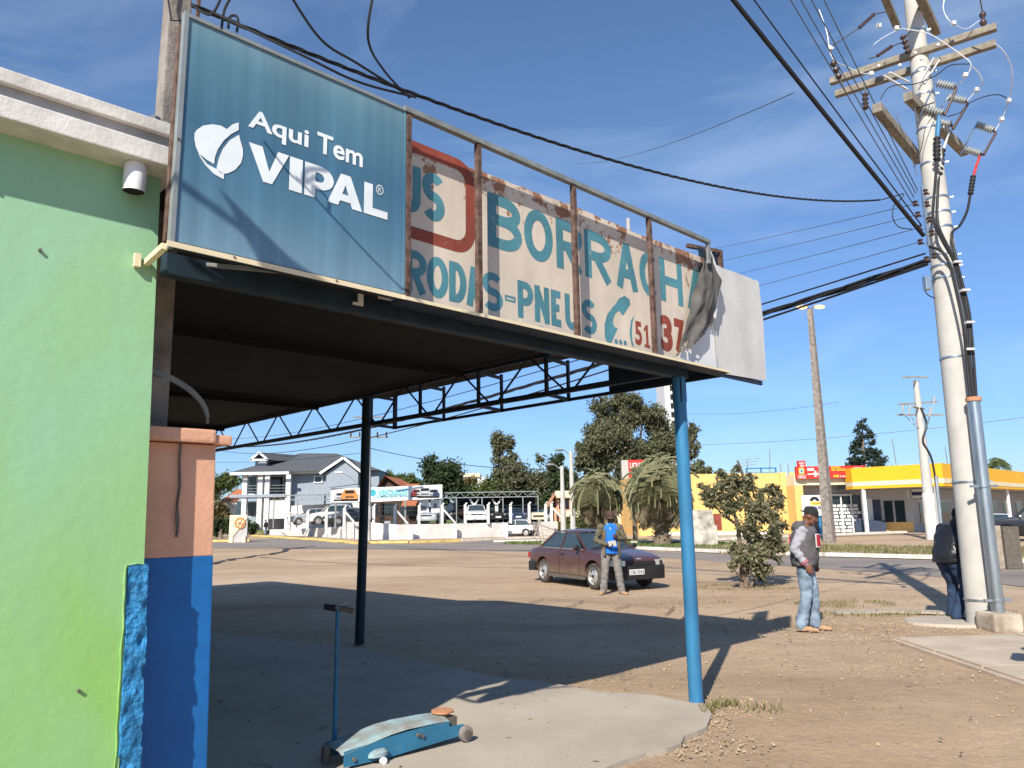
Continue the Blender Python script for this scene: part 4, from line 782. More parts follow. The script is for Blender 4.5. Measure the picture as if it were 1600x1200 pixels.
mb = MB(); mb.tube([hb_, ht], [0.017, 0.015], 12); hd = mb.build('handle', MT['jack_blue'], jack, smooth=True)
mb = MB(); iv = MW[jack.name].to_3x3().inverted(); rt = iv @ Vector((1, -0.25, 0)); bk = iv @ Vector((0.4, 0.9, 0))
mb.tube([ht + rt * 0.015 + Vector((0, 0, .012)), ht + rt * 0.07 + Vector((0, 0, .006)), ht + rt * 0.125 + Vector((0, 0, -.012))], [0.02, 0.021, 0.022], 12); mb.build('grip', MT['iron'], hd, smooth=True)
mb = MB(); mb.tube([ht - rt * 0.015 + Vector((0, 0, .012)), ht - rt * 0.1 + Vector((0, 0, .022))], [0.023, 0.021], 12); mb.build('grip', MT['black'], hd, smooth=True)
mb = MB(); mb.tube([ht + Vector((0, 0, .02)) - bk * .02, ht + Vector((0, 0, .05)) + bk * 0.12], 0.008, 8); mb.build('release_lever', MT['rail_grey'], hd, smooth=True)

# ------------------------------------------------------------ big concrete utility pole on the right
PB = (6.85, 11.45)
up = thing('utility_pole', 'tall pale concrete utility pole with crossarms, fuse cutouts and a steel conduit at the right', 'utility pole', PB)
UB = lambda mb, name, m, par=None, **k: mb.build(name, MT[m], par or up, world=True, **k)
def rad(z): return 0.255 - 0.0125 * z
mb = MB(); mb.tube([(PB[0], PB[1], z) for z in (0, 2, 4, 6, 8, 10, 11)], [rad(z) for z in (0, 2, 4, 6, 8, 10, 11)], 32); UB(mb, 'shaft', 'pole_conc', smooth=True)
def band(z, extra=0.012, h=0.03, m='galv'):
    mb = MB(); mb.tube([(PB[0], PB[1], z), (PB[0], PB[1], z + h)], [rad(z) + extra] * 2, 28); mb.bar((PB[0] + rad(z), PB[1] - 0.08, z + h / 2), (PB[0] + rad(z) + 0.05, PB[1] - 0.1, z + h / 2), 0.025); UB(mb, 'band', m, smooth=True)
for z in (0.35, 2.05, 3.95, 5.22, 5.42, 5.6, 6.05, 6.3, 6.55, 7.15, 7.75, 8.35, 8.75, 9.5): band(z)
def arm(p, q, z, w=0.11, h=0.11, name='crossarm', m='arm_conc'):
    mb = MB(); mb.bar((*p, z), (*q, z), w, h); return UB(mb, name, m, bevel=0.008)
arm((5.675, 12.186), (7.678, 10.719), 9.1); arm((5.939, 12.603), (7.938, 11.149), 9.1)
arm((5.473, 10.345), (7.010, 12.071), 7.55, 0.13, 0.14); arm((6.312, 10.979), (8.349, 12.919), 8.1, 0.13, 0.14)
arm((6.201, 10.392), (7.524, 11.988), 9.9, 0.13, 0.14); arm((5.949, 10.797), (6.843, 11.973), 10.0, 0.11, 0.12)
for a, b_ in (((6.084, 11.200, 8.596), (6.566, 11.400, 8.461)), ((6.193, 11.200, 8.651), (6.601, 11.400, 8.598)), ((6.884, 11.100, 8.835), (6.705, 11.300, 8.489)), ((7.113, 11.300, 8.963), (6.791, 11.300, 8.510))):
    mb = MB(); mb.bar(a, b_, 0.03, 0.02); UB(mb, 'arm_brace', 'white_steel')
for q in ((5.867, 10.900, 8.577), (5.743, 10.900, 8.446), (6.466, 10.900, 8.789), (6.783, 10.800, 8.861), (6.556, 10.900, 8.687), (6.201, 10.900, 8.582)):
    mb = MB(); mb.ball(q, 0.028, (1, 1, 1), 8, 5); UB(mb, 'arm_bolt', 'white_steel')
def ribbed(p, q, r0, r1, n, m, name, par=None):
    p = Vector(p); q = Vector(q); pts = []; rs = []
    for k in range(n):
        for f, r in ((0.05, r0), (0.35, r1), (0.55, r1), (0.9, r0)): pts.append(p.lerp(q, (k + f) / n)); rs.append(r)
    mb = MB(); mb.tube(pts, rs, 14); return UB(mb, name, m, par, smooth=True, ang=50)
def cutout(bar, a, b_, tub, D):
    mb = MB(); mb.bar(bar[0], bar[1], 0.035, 0.02); fr = UB(mb, 'fuse_cutout', 'galv')
    ribbed(*a, 0.038, 0.068, 7, 'porcelain', 'ribbed_insulator', fr); ribbed(*b_, 0.038, 0.068, 7, 'porcelain', 'ribbed_insulator', fr)
    mb = MB(); mb.tube(tub, 0.022, 8); mb.bar(a[1], tub[0], 0.03); mb.bar(b_[1], tub[1], 0.03); UB(mb, 'fuse_tube', 'brown_porc', fr)
cutout(((7.035, 11.300, 8.643), (6.657, 11.300, 7.948)), ((6.999, 11.300, 8.506), (7.228, 11.200, 8.373)), ((6.732, 11.300, 8.070), (6.980, 11.200, 7.919)), ((7.169, 11.100, 8.269), (6.934, 11.100, 7.830)), 0)
cutout(((7.377, 11.600, 8.498), (6.970, 11.600, 7.906)), ((7.348, 11.600, 8.429), (7.571, 11.500, 8.297)), ((7.055, 11.600, 8.007), (7.280, 11.500, 7.880)), ((7.520, 11.400, 8.182), (7.228, 11.400, 7.747)), 0)
cutout(((8.092, 12.000, 8.260), (7.686, 12.000, 7.608)), ((8.034, 12.000, 8.143), (8.236, 11.900, 7.979)), ((7.764, 12.000, 7.712), (7.967, 11.900, 7.553)), ((8.193, 11.800, 7.879), (7.941, 11.800, 7.491)), 0)
for p, q, r0, r1 in (((6.832, 11.200, 7.513), (6.755, 11.150, 7.074), 0.03, 0.055), ((7.024, 11.400, 7.415), (6.847, 11.300, 6.885), 0.025, 0.05), ((7.726, 11.800, 7.129), (7.599, 11.750, 6.759), 0.022, 0.045)):
    ribbed(p, q, r0, r1, 6, 'black', 'cable_termination')
mb = MB(); mb.tube([(6.905, 11.200, 7.887), (6.872, 11.200, 7.688), (6.829, 11.200, 7.491)], [0.02, 0.04, 0.035], 10); UB(mb, 'blue_boot', 'pole_blue', smooth=True)
mb = MB(); mb.tube([(7.941, 11.900, 7.518), (7.834, 11.850, 7.334), (7.725, 11.800, 7.118)], [0.018, 0.022, 0.02], 10); UB(mb, 'red_boot', 'red', smooth=True)
mb = MB(); mb.tube([(7.225, 11.500, 7.767), (7.106, 11.450, 7.518), (7.019, 11.400, 7.371)], [0.016, 0.02, 0.022], 10); UB(mb, 'grey_boot', 'white_steel', smooth=True)
# power cables dropping into the conduit
def curve(pts, n=6):
    P = [Vector(p) for p in pts]; out = []
    for i in range(len(P) - 1):
        p0 = P[max(i - 1, 0)]; p1 = P[i]; p2 = P[i + 1]; p3 = P[min(i + 2, len(P) - 1)]
        for k in range(n):
            t = k / n; out.append(0.5 * ((2 * p1) + (p2 - p0) * t + (2 * p0 - 5 * p1 + 4 * p2 - p3) * t * t + (3 * p1 - p0 - 3 * p2 + p3) * t ** 3))
    out.append(P[-1]); return out
for k, path in enumerate((((6.755, 11.150, 7.074), (6.649, 11.100, 6.645), (6.531, 11.050, 6.099), (6.627, 11.050, 5.734), (6.795, 11.100, 5.411), (6.850, 11.100, 4.962), (6.890, 11.100, 4.479), (6.838, 11.100, 3.887), (6.826, 11.100, 3.229)),
          ((6.847, 11.300, 6.885), (6.725, 11.200, 6.476), (6.628, 11.100, 6.013), (6.734, 11.100, 5.648), (6.845, 11.100, 5.338), (6.899, 11.100, 4.880), (6.916, 11.100, 4.379), (6.867, 11.100, 3.887), (6.854, 11.100, 3.228)),
          ((7.599, 11.750, 6.759), (7.417, 11.600, 6.420), (7.149, 11.400, 6.104), (6.877, 11.200, 5.881), (6.834, 11.100, 5.492), (6.884, 11.100, 5.083), (6.933, 11.100, 4.678), (6.931, 11.100, 4.181), (6.882, 11.100, 3.228)),
          ((6.420, 11.050, 5.635), (6.588, 11.050, 5.560), (6.656, 11.000, 5.378), (6.721, 11.000, 4.853), (6.759, 11.000, 4.356), (6.779, 11.050, 3.878), (6.767, 11.050, 3.222)))):
    mb = MB(); mb.tube(curve(path), 0.021, 8); UB(mb, 'power_cable', 'black', smooth=True)
for y, z in (((6.829, 11.080, 5.383), 0), ((6.875, 11.050, 4.926), 0), ((6.883, 11.050, 4.426), 0), ((6.833, 11.050, 4.014), 0)):
    mb = MB(); mb.box(y[0] - 0.06, y[0] + 0.06, y[1] - 0.05, y[1] + 0.04, y[2] - 0.014, y[2] + 0.014); UB(mb, 'cable_tie', 'white_steel')
# conduit
c0 = (6.777, 11.000, 0.137); c1 = (6.809, 11.050, 3.260)
c0 = (c0[0], 11.02, 0.0)
mb = MB(); mb.tube([c0, (c0[0], c0[1], 1.6), (c0[0], c0[1], 1.7), c1], 0.085, 24); UB(mb, 'conduit', 'galv', smooth=True)
mb = MB(); mb.tube([(c1[0], c1[1], c1[2] - 0.03), (c1[0], c1[1], c1[2] + 0.03)], 0.105, 18); UB(mb, 'conduit_collar', 'rust_plate')
for z in (1.97, 0.38):
    mb = MB(); mb.tube([(c0[0], c0[1], z), (c0[0], c0[1], z + 0.035)], 0.098, 24); mb.box(c0[0] + 0.07, c0[0] + 0.2, c0[1] - 0.03, c0[1] + 0.01, z, z + 0.035); mb.box(c0[0] - 0.2, c0[0] - 0.07, c0[1] - 0.05, c0[1] - 0.01, z, z + 0.035); UB(mb, 'conduit_clamp', 'galv', smooth=True)
mb = MB(); mb.box(c0[0] - 0.21, c0[0] + 0.19, c0[1] - 0.22, c0[1] + 0.22, -0.02, 0.235); UB(mb, 'footing', 'stained_footing', bevel=0.045)
mb = MB(); mb.tube([(PB[0] + 0.24, PB[1] + 0.2, 0), (PB[0] + 0.16, PB[1] + 0.16, 3.4)], 0.075, 14); UB(mb, 'stay_post', 'pole_conc', smooth=True)
# spool rack
for q in ((6.546, 11.200, 6.585), (6.544, 11.200, 6.383), (6.544, 11.180, 6.120), (6.560, 11.180, 5.900), (6.365, 11.200, 6.396), (6.386, 11.200, 6.216), (6.382, 11.200, 5.994), (6.376, 11.200, 5.764), (6.511, 11.100, 5.497), (6.387, 11.100, 5.448)):
    x, y, z = q; mb = MB(); mb.tube([(x, y, z - 0.04), (x, y, z - 0.03), (x, y, z - 0.01), (x, y, z + 0.01), (x, y, z + 0.03), (x, y, z + 0.04)], [0.03, 0.042, 0.026, 0.026, 0.042, 0.03], 10); mb.bar((x, y, z), (x + 0.1, y + 0.08, z), 0.02); UB(mb, 'spool_insulator', 'brown_porc', smooth=True)
mb = MB(); mb.box((6.546, 11.200, 6.585)[0] - 0.05, (6.546, 11.200, 6.585)[0] - 0.01, 11.2, 11.24, 5.7, 6.7); UB(mb, 'rack', 'galv')
mb = MB(); qb = (6.355, 11.100, 5.071); mb.box(qb[0] - .05, qb[0] + .04, qb[1] - .05, qb[1] + .05, qb[2] - .11, qb[2] + .1); UB(mb, 'junction_box', 'galv', bevel=0.01)
# jumpers: thin looping wires
for path, m, r in ((((6.328, 10.900, 9.217), (6.706, 10.900, 9.132), (6.988, 10.900, 8.925), (7.218, 10.900, 8.720), (7.323, 10.900, 8.585), (7.305, 11.000, 8.449), (7.239, 11.200, 8.373)), 'wire_white', .008),
        (((7.320, 10.900, 8.563), (7.502, 11.000, 8.479), (7.601, 11.100, 8.373), (7.629, 11.300, 8.371), (7.516, 11.400, 8.239)), 'wire_white', .008),
        (((7.761, 10.900, 8.934), (7.971, 11.000, 8.807), (8.176, 11.200, 8.594), (8.282, 11.500, 8.319), (8.264, 11.700, 8.089), (8.188, 11.800, 7.925)), 'wire_white', .008),
        (((7.105, 10.900, 9.945), (7.004, 10.900, 9.603), (7.042, 10.900, 9.397), (7.086, 10.800, 9.212), (7.258, 10.800, 9.131), (7.478, 10.800, 9.273)), 'wire_white', .006),
        (((4.967, 10.800, 9.508), (5.055, 10.800, 9.113), (5.096, 10.800, 8.669), (5.381, 10.900, 8.563), (5.622, 10.900, 8.448), (5.746, 10.900, 8.479)), 'wire_white', .007),
        (((5.645, 10.900, 8.681), (5.743, 10.900, 8.857), (5.933, 10.900, 9.033), (6.203, 10.900, 9.186), (6.329, 10.900, 9.229)), 'wire_white', .006),
        (((5.894, 11.000, 8.064), (6.001, 11.000, 8.228), (6.161, 11.000, 8.303), (6.467, 11.000, 8.319), (6.746, 10.900, 8.396), (6.998, 10.900, 8.569), (7.313, 10.900, 8.585)), 'black', .008),
        (((7.509, 11.400, 8.182), (7.843, 11.500, 8.361), (8.113, 11.500, 8.403), (8.281, 11.500, 8.308)), 'black', .008),
        (((6.538, 11.200, 8.004), (6.698, 11.200, 8.057), (6.858, 11.200, 8.110)), 'black', .01), (((7.098, 11.300, 7.918), (7.377, 11.400, 8.037), (7.521, 11.400, 8.194)), 'black', .008),
        (((6.836, 11.200, 7.910), (6.606, 11.100, 7.616), (6.510, 11.100, 7.291), (6.352, 11.100, 6.949)), 'black', .006),
        (((6.108, 11.000, 7.787), (6.180, 11.000, 7.514), (6.332, 11.100, 7.132), (6.377, 11.100, 6.809)), 'wire', .006),
        (((6.020, 11.200, 6.360), (5.990, 11.200, 6.169), (6.074, 11.200, 6.010), (6.270, 11.200, 5.975)), 'black', .008),
        (((5.850, 11.200, 6.469), (6.078, 11.200, 6.529), (6.201, 11.200, 6.559), (6.130, 11.200, 6.453), (6.020, 11.200, 6.360)), 'black', .009),
        (((6.333, 11.100, 5.041), (6.312, 11.100, 4.940), (6.362, 11.100, 4.869), (6.445, 11.100, 4.827)), 'black', .008)):
    mb = MB(); mb.tube(curve(path, 5), r, 6); UB(mb, 'jumper_wire', m, smooth=True)
for q in ((5.091, 10.800, 8.835), (5.733, 10.900, 8.447), (5.937, 10.900, 9.281), (6.217, 10.900, 9.231), (7.276, 11.000, 8.461), (7.630, 11.300, 8.382), (8.269, 11.500, 8.297), (8.252, 11.700, 8.078), (7.068, 10.800, 9.235)):
    mb = MB(); mb.box(q[0] - .03, q[0] + .03, q[1] - .025, q[1] + .025, q[2] - .03, q[2] + .03); UB(mb, 'wire_clamp', 'white_steel')
# suspended insulator strings
for p, q, n in (((5.662, 11.000, 8.178), (5.634, 11.000, 7.882), 4), ((5.837, 11.000, 7.901), (5.860, 11.000, 7.726), 3), ((6.412, 11.100, 9.242), (6.479, 11.100, 8.899), 4), ((7.548, 10.800, 9.429), (7.535, 10.800, 9.160), 2), ((5.115, 10.850, 8.646), (5.240, 10.900, 8.345), 3), ((5.724, 10.600, 9.270), (5.359, 10.400, 8.893), 5), ((6.170, 11.000, 8.984), (5.853, 10.900, 8.744), 5)):
    ribbed(p, q, 0.022, 0.05 if n < 5 else 0.03, n, 'brown_porc', 'insulator_string')
for p, q in (((6.140, 11.000, 9.600), (5.724, 10.600, 9.270)), ((5.359, 10.400, 8.893), (4.688, 9.900, 8.267)), ((6.399, 11.100, 9.116), (6.170, 11.000, 8.984)), ((5.853, 10.900, 8.744), (5.675, 10.800, 8.637)), ((7.548, 10.800, 9.429), (7.390, 10.600, 9.708)), ((5.662, 11.000, 8.178), (5.658, 11.000, 8.344)), ((6.465, 11.100, 8.003), (6.507, 11.100, 7.727)), ((5.240, 10.900, 8.345), (5.310, 10.900, 8.124))):
    mb = MB(); mb.tube([p, q], 0.010, 6); UB(mb, 'link_rod', 'wire')
# lower leg patch of bare concrete round the pole foot
mb = MB(); mb.loft([(PB[0] - 0.25, PB[1] + 0.35, -0.03, 0.75, 0.55), (PB[0] - 0.25, PB[1] + 0.35, 0.03, 0.72, 0.52)], 24); o = mb.build('concrete_pad', MT['concrete']); o['kind'] = 'structure'

# ------------------------------------------------------------ overhead cables
def cable(p, q, sag, r, label, m='black', group='power lines overhead', twist=False):
    pts = catenary(p, q, sag, 40); mb = MB()
    if twist:
        for ph in (0, 2.1, 4.2):
            mb.tube([a + Vector((math.cos(k * 0.9 + ph) * r * .9, 0, math.sin(k * 0.9 + ph) * r * .9)) for k, a in enumerate([pts[0].lerp(pts[0], 0)] + [pts[min(39, int(i / 4))].lerp(pts[min(39, int(i / 4)) + 1], (i % 4) / 4) for i in range(1, 160)])], r * .7, 5)
    else: mb.tube(pts, r, 6)
    o = mb.build('overhead_cable', MT[m], smooth=True); return tag(o, label, 'cable', group)
def far(px_xy, z0, z1, k, p):   # extend a level line through two points beyond the frame
    return (p[0] + (px_xy[0] - p[0]) * k, p[1] + (px_xy[1] - p[1]) * k, z1)
pp = (6.437, 11.200, 5.868)
def lift(px_xy, z, k, p): return tuple(p[i] + ((px_xy[0], px_xy[1], z)[i] - p[i]) * k for i in range(3))
cable(pp, lift((2.977, 8.785), 8.2, 1.9, pp), 0.05, 0.035, 'thickest black cable crossing the sky down to the big concrete pole')
pp = (6.426, 11.200, 6.036)
cable(pp, lift((3.343, 9.060), 8.4, 1.9, pp), 0.05, 0.011, 'thin black cable running just beside the thickest one to the pole')
for i, (x0, yy_, zz) in enumerate(((1243, 318, 6.6), (1258, 306, 6.7), (1273, 300, 6.8), (1290, 296, 6.85))):
    pp = [(6.325, 11.200, 6.397), (6.356, 11.200, 6.503), (6.393, 11.200, 6.566), (6.428, 11.200, 6.609)][i]; xg = [(3.939, 9.340), (4.149, 9.478), (4.363, 9.616), (4.560, 9.688)][i]
    o = cable(pp, lift(xg, 8.6 + .08 * i, 1.9, pp), 0.05, 0.008, ['leftmost of four thin parallel wires coming down to the pole spools', 'second from the left of four thin wires to the pole spools', 'third from the left of four thin wires to the pole spools', 'rightmost of four thin parallel wires coming down to the pole spools'][i], 'wire', 'four thin spool wires')
for i, (p, q) in enumerate((((6.385, 11.200, 6.396), (5.468, 60.000, 22.447)), ((6.406, 11.200, 6.215), (5.428, 60.000, 21.121)), ((6.382, 11.200, 5.994), (5.378, 60.000, 19.477)), ((6.376, 11.200, 5.764), (5.329, 60.000, 17.848)))):
    cable(p, q, 0.5, 0.006, ['topmost of four faint wires leaving the pole spools leftwards', 'second highest of four faint wires leaving the pole spools leftwards', 'third highest of four faint wires leaving the pole spools leftwards', 'lowest of four faint wires leaving the pole spools leftwards'][i], 'wire', 'four faint wires to the left')
cable((6.403, 11.100, 5.417), (-30.009, 75.000, 9.220), 1.2, 0.036, 'thick black cable leaving the pole behind the cream sign end', twist=True)
cable((6.378, 11.100, 5.541), (-30.043, 75.000, 9.859), 1.0, 0.014, 'thinner cable just above the thick one behind the sign end')
cable((6.398, 11.100, 5.366), (-29.988, 75.000, 8.837), 1.5, 0.02, 'lower strand below the thick cable behind the sign end')
pw = c2w((-4.574, 4.756)[0], 0.30, (-4.574, 4.756)[1])
cable(pw, (5.850, 11.200, 6.469), 0.41, 0.0105, 'twisted black service cable sagging from above the blue banner to the big pole', twist=True, group='service cables')
cable((40.825, 60.000, 8.837), (15.326, 70.000, 7.915), 0.4, 0.02, 'thin distant wire crossing the sky above the yellow shops', 'wire')
cable((26.140, 60.000, 10.310), (16.592, 75.000, 11.563), 0.4, 0.015, 'faint distant wire higher above the shrub', 'wire')
cable((3.912, 9.500, 7.306), (2.865, 30.000, 16.397), 0.3, 0.007, 'very faint wire across the upper sky left of the pole', 'wire')
# loops of service wire round the post top
for i, path in enumerate((((-0.550, 3.900, 3.984), (-0.642, 3.600, 3.963), (-0.668, 3.300, 3.942), (-0.622, 3.200, 4.140)), ((-0.550, 3.900, 3.995), (-0.755, 3.500, 3.937), (-0.900, 3.300, 3.946), (-1.030, 3.100, 4.103)), ((-0.514, 3.900, 3.987), (-0.774, 3.600, 3.900), (-1.020, 3.400, 3.929), (-1.433, 3.300, 4.099)), ((-1.328, 3.350, 4.268), (-1.386, 3.350, 4.156), (-1.399, 3.350, 4.041)), ((-1.528, 3.300, 4.135), (-1.432, 3.300, 4.085), (-1.376, 3.300, 4.213)))):
    mb = MB(); mb.tube(curve([Vector(p) * 1.0 for p in path], 8), 0.0065, 6)
    tag(mb.build('service_wire', MT['black'], smooth=True), ['black wire curling up from the service cable junction beside the banner', 'black wire rising left from the cable junction out of the top of the view', 'black wire running along the banner top to the spool insulator', 'short black wire dropping onto the banner top rail', 'short black wire looping at the top of the concrete post'][i], 'wire', 'service cables')
mb = MB(); mb.tube(curve([(-1.365, 3.350, 4.044), (-1.364, 3.350, 4.099), (-1.340, 3.350, 4.113), (-1.320, 3.350, 4.092), (-1.323, 3.350, 4.022)], 6), 0.0065, 6)
tag(mb.build('wire_loop', MT['black'], smooth=True), 'small upright black wire loop on top of the blue banner frame', 'wire')

# ------------------------------------------------------------ other poles
def simple_pole(name, label, cat, base, zt, r0, r1, m, square=False, group=None):
    t = thing(name, label, cat, base, group=group); mb = MB()
    mb.tube([(0, 0, 0), (0, 0, zt)], [r0, r1], 4 if square else 16); mb.build('shaft', MT[m], t, smooth=not square); return t
lp = simple_pole('street_lamp', 'tall brown concrete street lamp with two lit heads beside the white sign', 'street lamp', (17.099, 41.874), 13.053, 0.36, 0.17, 'old_conc', True)
zt = 13.053
m, n, b = nodes_of('lit_sodium_lens'); b.inputs['Base Color'].default_value = (0.9, 0.5, 0.2, 1); b.inputs['Emission Color'].default_value = (1.0, 0.50, 0.16, 1); b.inputs['Emission Strength'].default_value = 2.2; MT['lit'] = m
for s in (-1, 1):
    mb = MB(); mb.tube([(0, 0, zt), (s * 0.2, -0.1, zt + 0.12)], 0.03, 6); mb.build('bracket_arm', MT['iron'], lp)
    mb = MB(); mb.ball((s * 0.48, -0.1, zt + 0.16), 0.26, (1.35, 0.8, 0.42), 12, 7); h = mb.build('lamp_head', MT['porcelain'], lp, smooth=True)
    mb = MB(); mb.ball((s * 0.50, -0.14, zt + 0.10), 0.22, (1.4, 0.8, 0.42), 12, 7); mb.build('lamp_lens', MT['lit'], h, smooth=True)
wp = simple_pole('utility_pole', 'pale round concrete pole with white painted foot in front of the yellow canopy', 'utility pole', (23.900, 44.102), 9.179, 0.34, 0.15, 'pole_conc')
mb = MB(); mb.tube([(0, 0, 0), (0, 0, 2.6)], [0.35, 0.335], 16); mb.build('white_foot', MT['white_wall'], wp, smooth=True)
zt = 9.179
for dz, a, L in ((0.0, 0.9, 0.8), (0.25, 2.4, 0.7), (-1.3, 0.2, 1.3), (-1.6, 0.9, 1.6), (-2.0, 2.6, 1.2)):
    mb = MB(); mb.bar((-L * math.cos(a), -L * math.sin(a), zt + dz - 0.1), (L * math.cos(a), L * math.sin(a), zt + dz + 0.1), 0.09); mb.build('crossarm', MT['arm_conc'], wp)
for k in range(5):
    a = k * 1.2; x, y = 0.9 * math.cos(a), 0.9 * math.sin(a); mb = MB(); mb.tube([(x, y, zt - 1.4 - .2 * k), (x + 0.1, y, zt - 0.9 - .2 * k)], [0.05, 0.07], 6); mb.tube([(x, y, zt - 1.4 - .2 * k), (0.15, 0, zt - 3.2)], 0.025, 5); mb.build('insulator', MT['porcelain'], wp)
mb = MB(); mb.tube(curve([(0, -0.2, zt - 1.6), (0.25, -0.2, zt - 2.6), (-0.1, -0.25, zt - 3.6), (0.35, -0.2, zt - 4.8), (0.42, -0.2, zt - 8), (0.42, -0.2, 3)], 5), 0.06, 6); mb.build('cable_run', MT['black'], wp)
mb = MB(); mb.tube([(0.45, -0.2, 0), (0.45, -0.2, 3.6)], 0.1, 8); mb.build('conduit', MT['galv'], wp)
bp_ = simple_pole('utility_pole', 'distant concrete pole with white band and street lamp arm beside the dark canopy post', 'utility pole', (-11.366, 59.336), 10.190, 0.32, 0.16, 'pole_conc')
zt = 10.190
for dz, L in ((-0.6, 1.2), (-2.2, 1.5)):
    mb = MB(); mb.bar((-L, -0.2, zt + dz), (L, 0.2, zt + dz), 0.1); mb.build('crossarm', MT['arm_conc'], bp_)
for k in (-1, -.5, .5, 1):
    mb = MB(); mb.tube([(k * 1.4, 0, zt - 2.2), (k * 1.4, 0, zt - 1.8)], 0.07, 6); mb.build('insulator', MT['brown_porc'], bp_)
mb = MB(); mb.tube(curve([(0, 0, zt - 7), (-1.0, -0.2, zt - 5.6), (-1.9, -0.3, zt - 5.0)], 5), 0.035, 6); mb.build('lamp_arm', MT['rail_grey'], bp_)
mb = MB(); mb.ball((-2.2, -0.3, zt - 4.95), 0.22, (1.7, .8, .5), 10, 6); mb.build('lamp_head', MT['white'], bp_)
mb = MB(); mb.tube([(0, 0, 1.6), (0, 0, 2.6)], 0.33, 16); mb.tube([(0, 0, 0.02), (0, 0, 0.7)], 0.335, 16); mb.build('white_band', MT['white_wall'], bp_)
for (b0, zz, lab) in (((3.952, 51.713), 5.998, 'slender pale concrete pole with lamp head left of the palms'), ((3.328, 52.024), 5.027, 'thin grey pole standing left of the slender pale pole')):
    t = simple_pole('lamp_pole', lab, 'pole', b0, zz, 0.20, 0.12, 'pole_conc')
    mb = MB(); mb.tube([(0, 0, zz - 0.3), (-0.5, 0, zz + 0.1)], 0.04, 6); mb.ball((-0.8, 0, zz + 0.1), 0.2, (1.7, .8, .5), 8, 5); mb.build('lamp_head', MT['rail_grey'], t)
cable((-11.418, 60.000, 7.204), (5.117, 62.000, 5.450), 0.6, 0.03, 'dark wire behind the trees between the two distant poles')
cable((-33.902, 85.000, 8.212), (-11.794, 62.000, 7.074), 0.3, 0.02, 'distant wire in front of the grey house roof')

# ------------------------------------------------------------ cars
for nm, c in (('car_maroon', (0.065, 0.022, 0.028)), ('car_white', (0.72, 0.73, 0.74)), ('car_silver', (0.42, 0.44, 0.46)), ('car_black', (0.012, 0.013, 0.015)), ('car_blue', (0.03, 0.05, 0.11)), ('car_grey', (0.12, 0.13, 0.14)), ('car_red', (0.25, 0.02, 0.02))):
    m = mat(nm, c, 0.28, 0.15 if nm != 'car_white' else 0, var=0.12, scale=1.2, bump=0.0); MT[nm] = m
    m.node_tree.nodes['Principled BSDF'].inputs['Coat Weight'].default_value = 0.5
m = MT['car_maroon']; n = m.node_tree; b = n.nodes['Principled BSDF']     # road dust towards the sills
t = n.nodes.new('ShaderNodeTexCoord'); sx = n.nodes.new('ShaderNodeSeparateXYZ'); n.links.new(t.outputs['Object'], sx.inputs[0]); dn = noise_node(n, 3, 6)
ad = n.nodes.new('ShaderNodeMath'); ad.operation = 'MULTIPLY_ADD'; ad.inputs[1].default_value = 0.35; n.links.new(dn.outputs[0], ad.inputs[0]); n.links.new(sx.outputs[2], ad.inputs[2])
dr = ramp(n, ad.outputs[0], [(0.48, 0.85), (0.72, 0.10)]); src = b.inputs['Base Color'].links[0].from_socket
n.links.new(mixc(n, dr.outputs[0], src, (0.23, 0.165, 0.115)), b.inputs['Base Color']); rr_ = ramp(n, dr.outputs[0], [(0.1, 0.3), (0.8, 0.85)]); n.links.new(rr_.outputs[0], b.inputs['Roughness'])
MT['bumper'] = mat('black_bumper_plastic', (0.016, 0.016, 0.017), 0.6, var=0.2, bump=0.05)
MT['tyre'] = mat('dusty_tyre', (0.07, 0.06, 0.05), 0.9, var=0.3, scale=8, bump=0.4)
MT['rim'] = mat('silver_wheel', (0.45, 0.45, 0.45), 0.4, 0.5, var=0.15, bump=0)
MT['dark_in'] = mat('dark_interior', (0.02, 0.02, 0.022), 0.8, bump=0)
MT['seat_cloth'] = mat('grey_green_seat_cloth', (0.17, 0.20, 0.16), 0.9, bump=0.1)
m, n, b = nodes_of('headlamp_glass'); b.inputs['Base Color'].default_value = (0.62, 0.64, 0.58, 1); b.inputs['Roughness'].default_value = 0.12; b.inputs['Metallic'].default_value = 0.4; MT['lamp'] = m
MT['taillamp'] = mat('tail_lamp_red', (0.35, 0.02, 0.015), 0.25, bump=0)
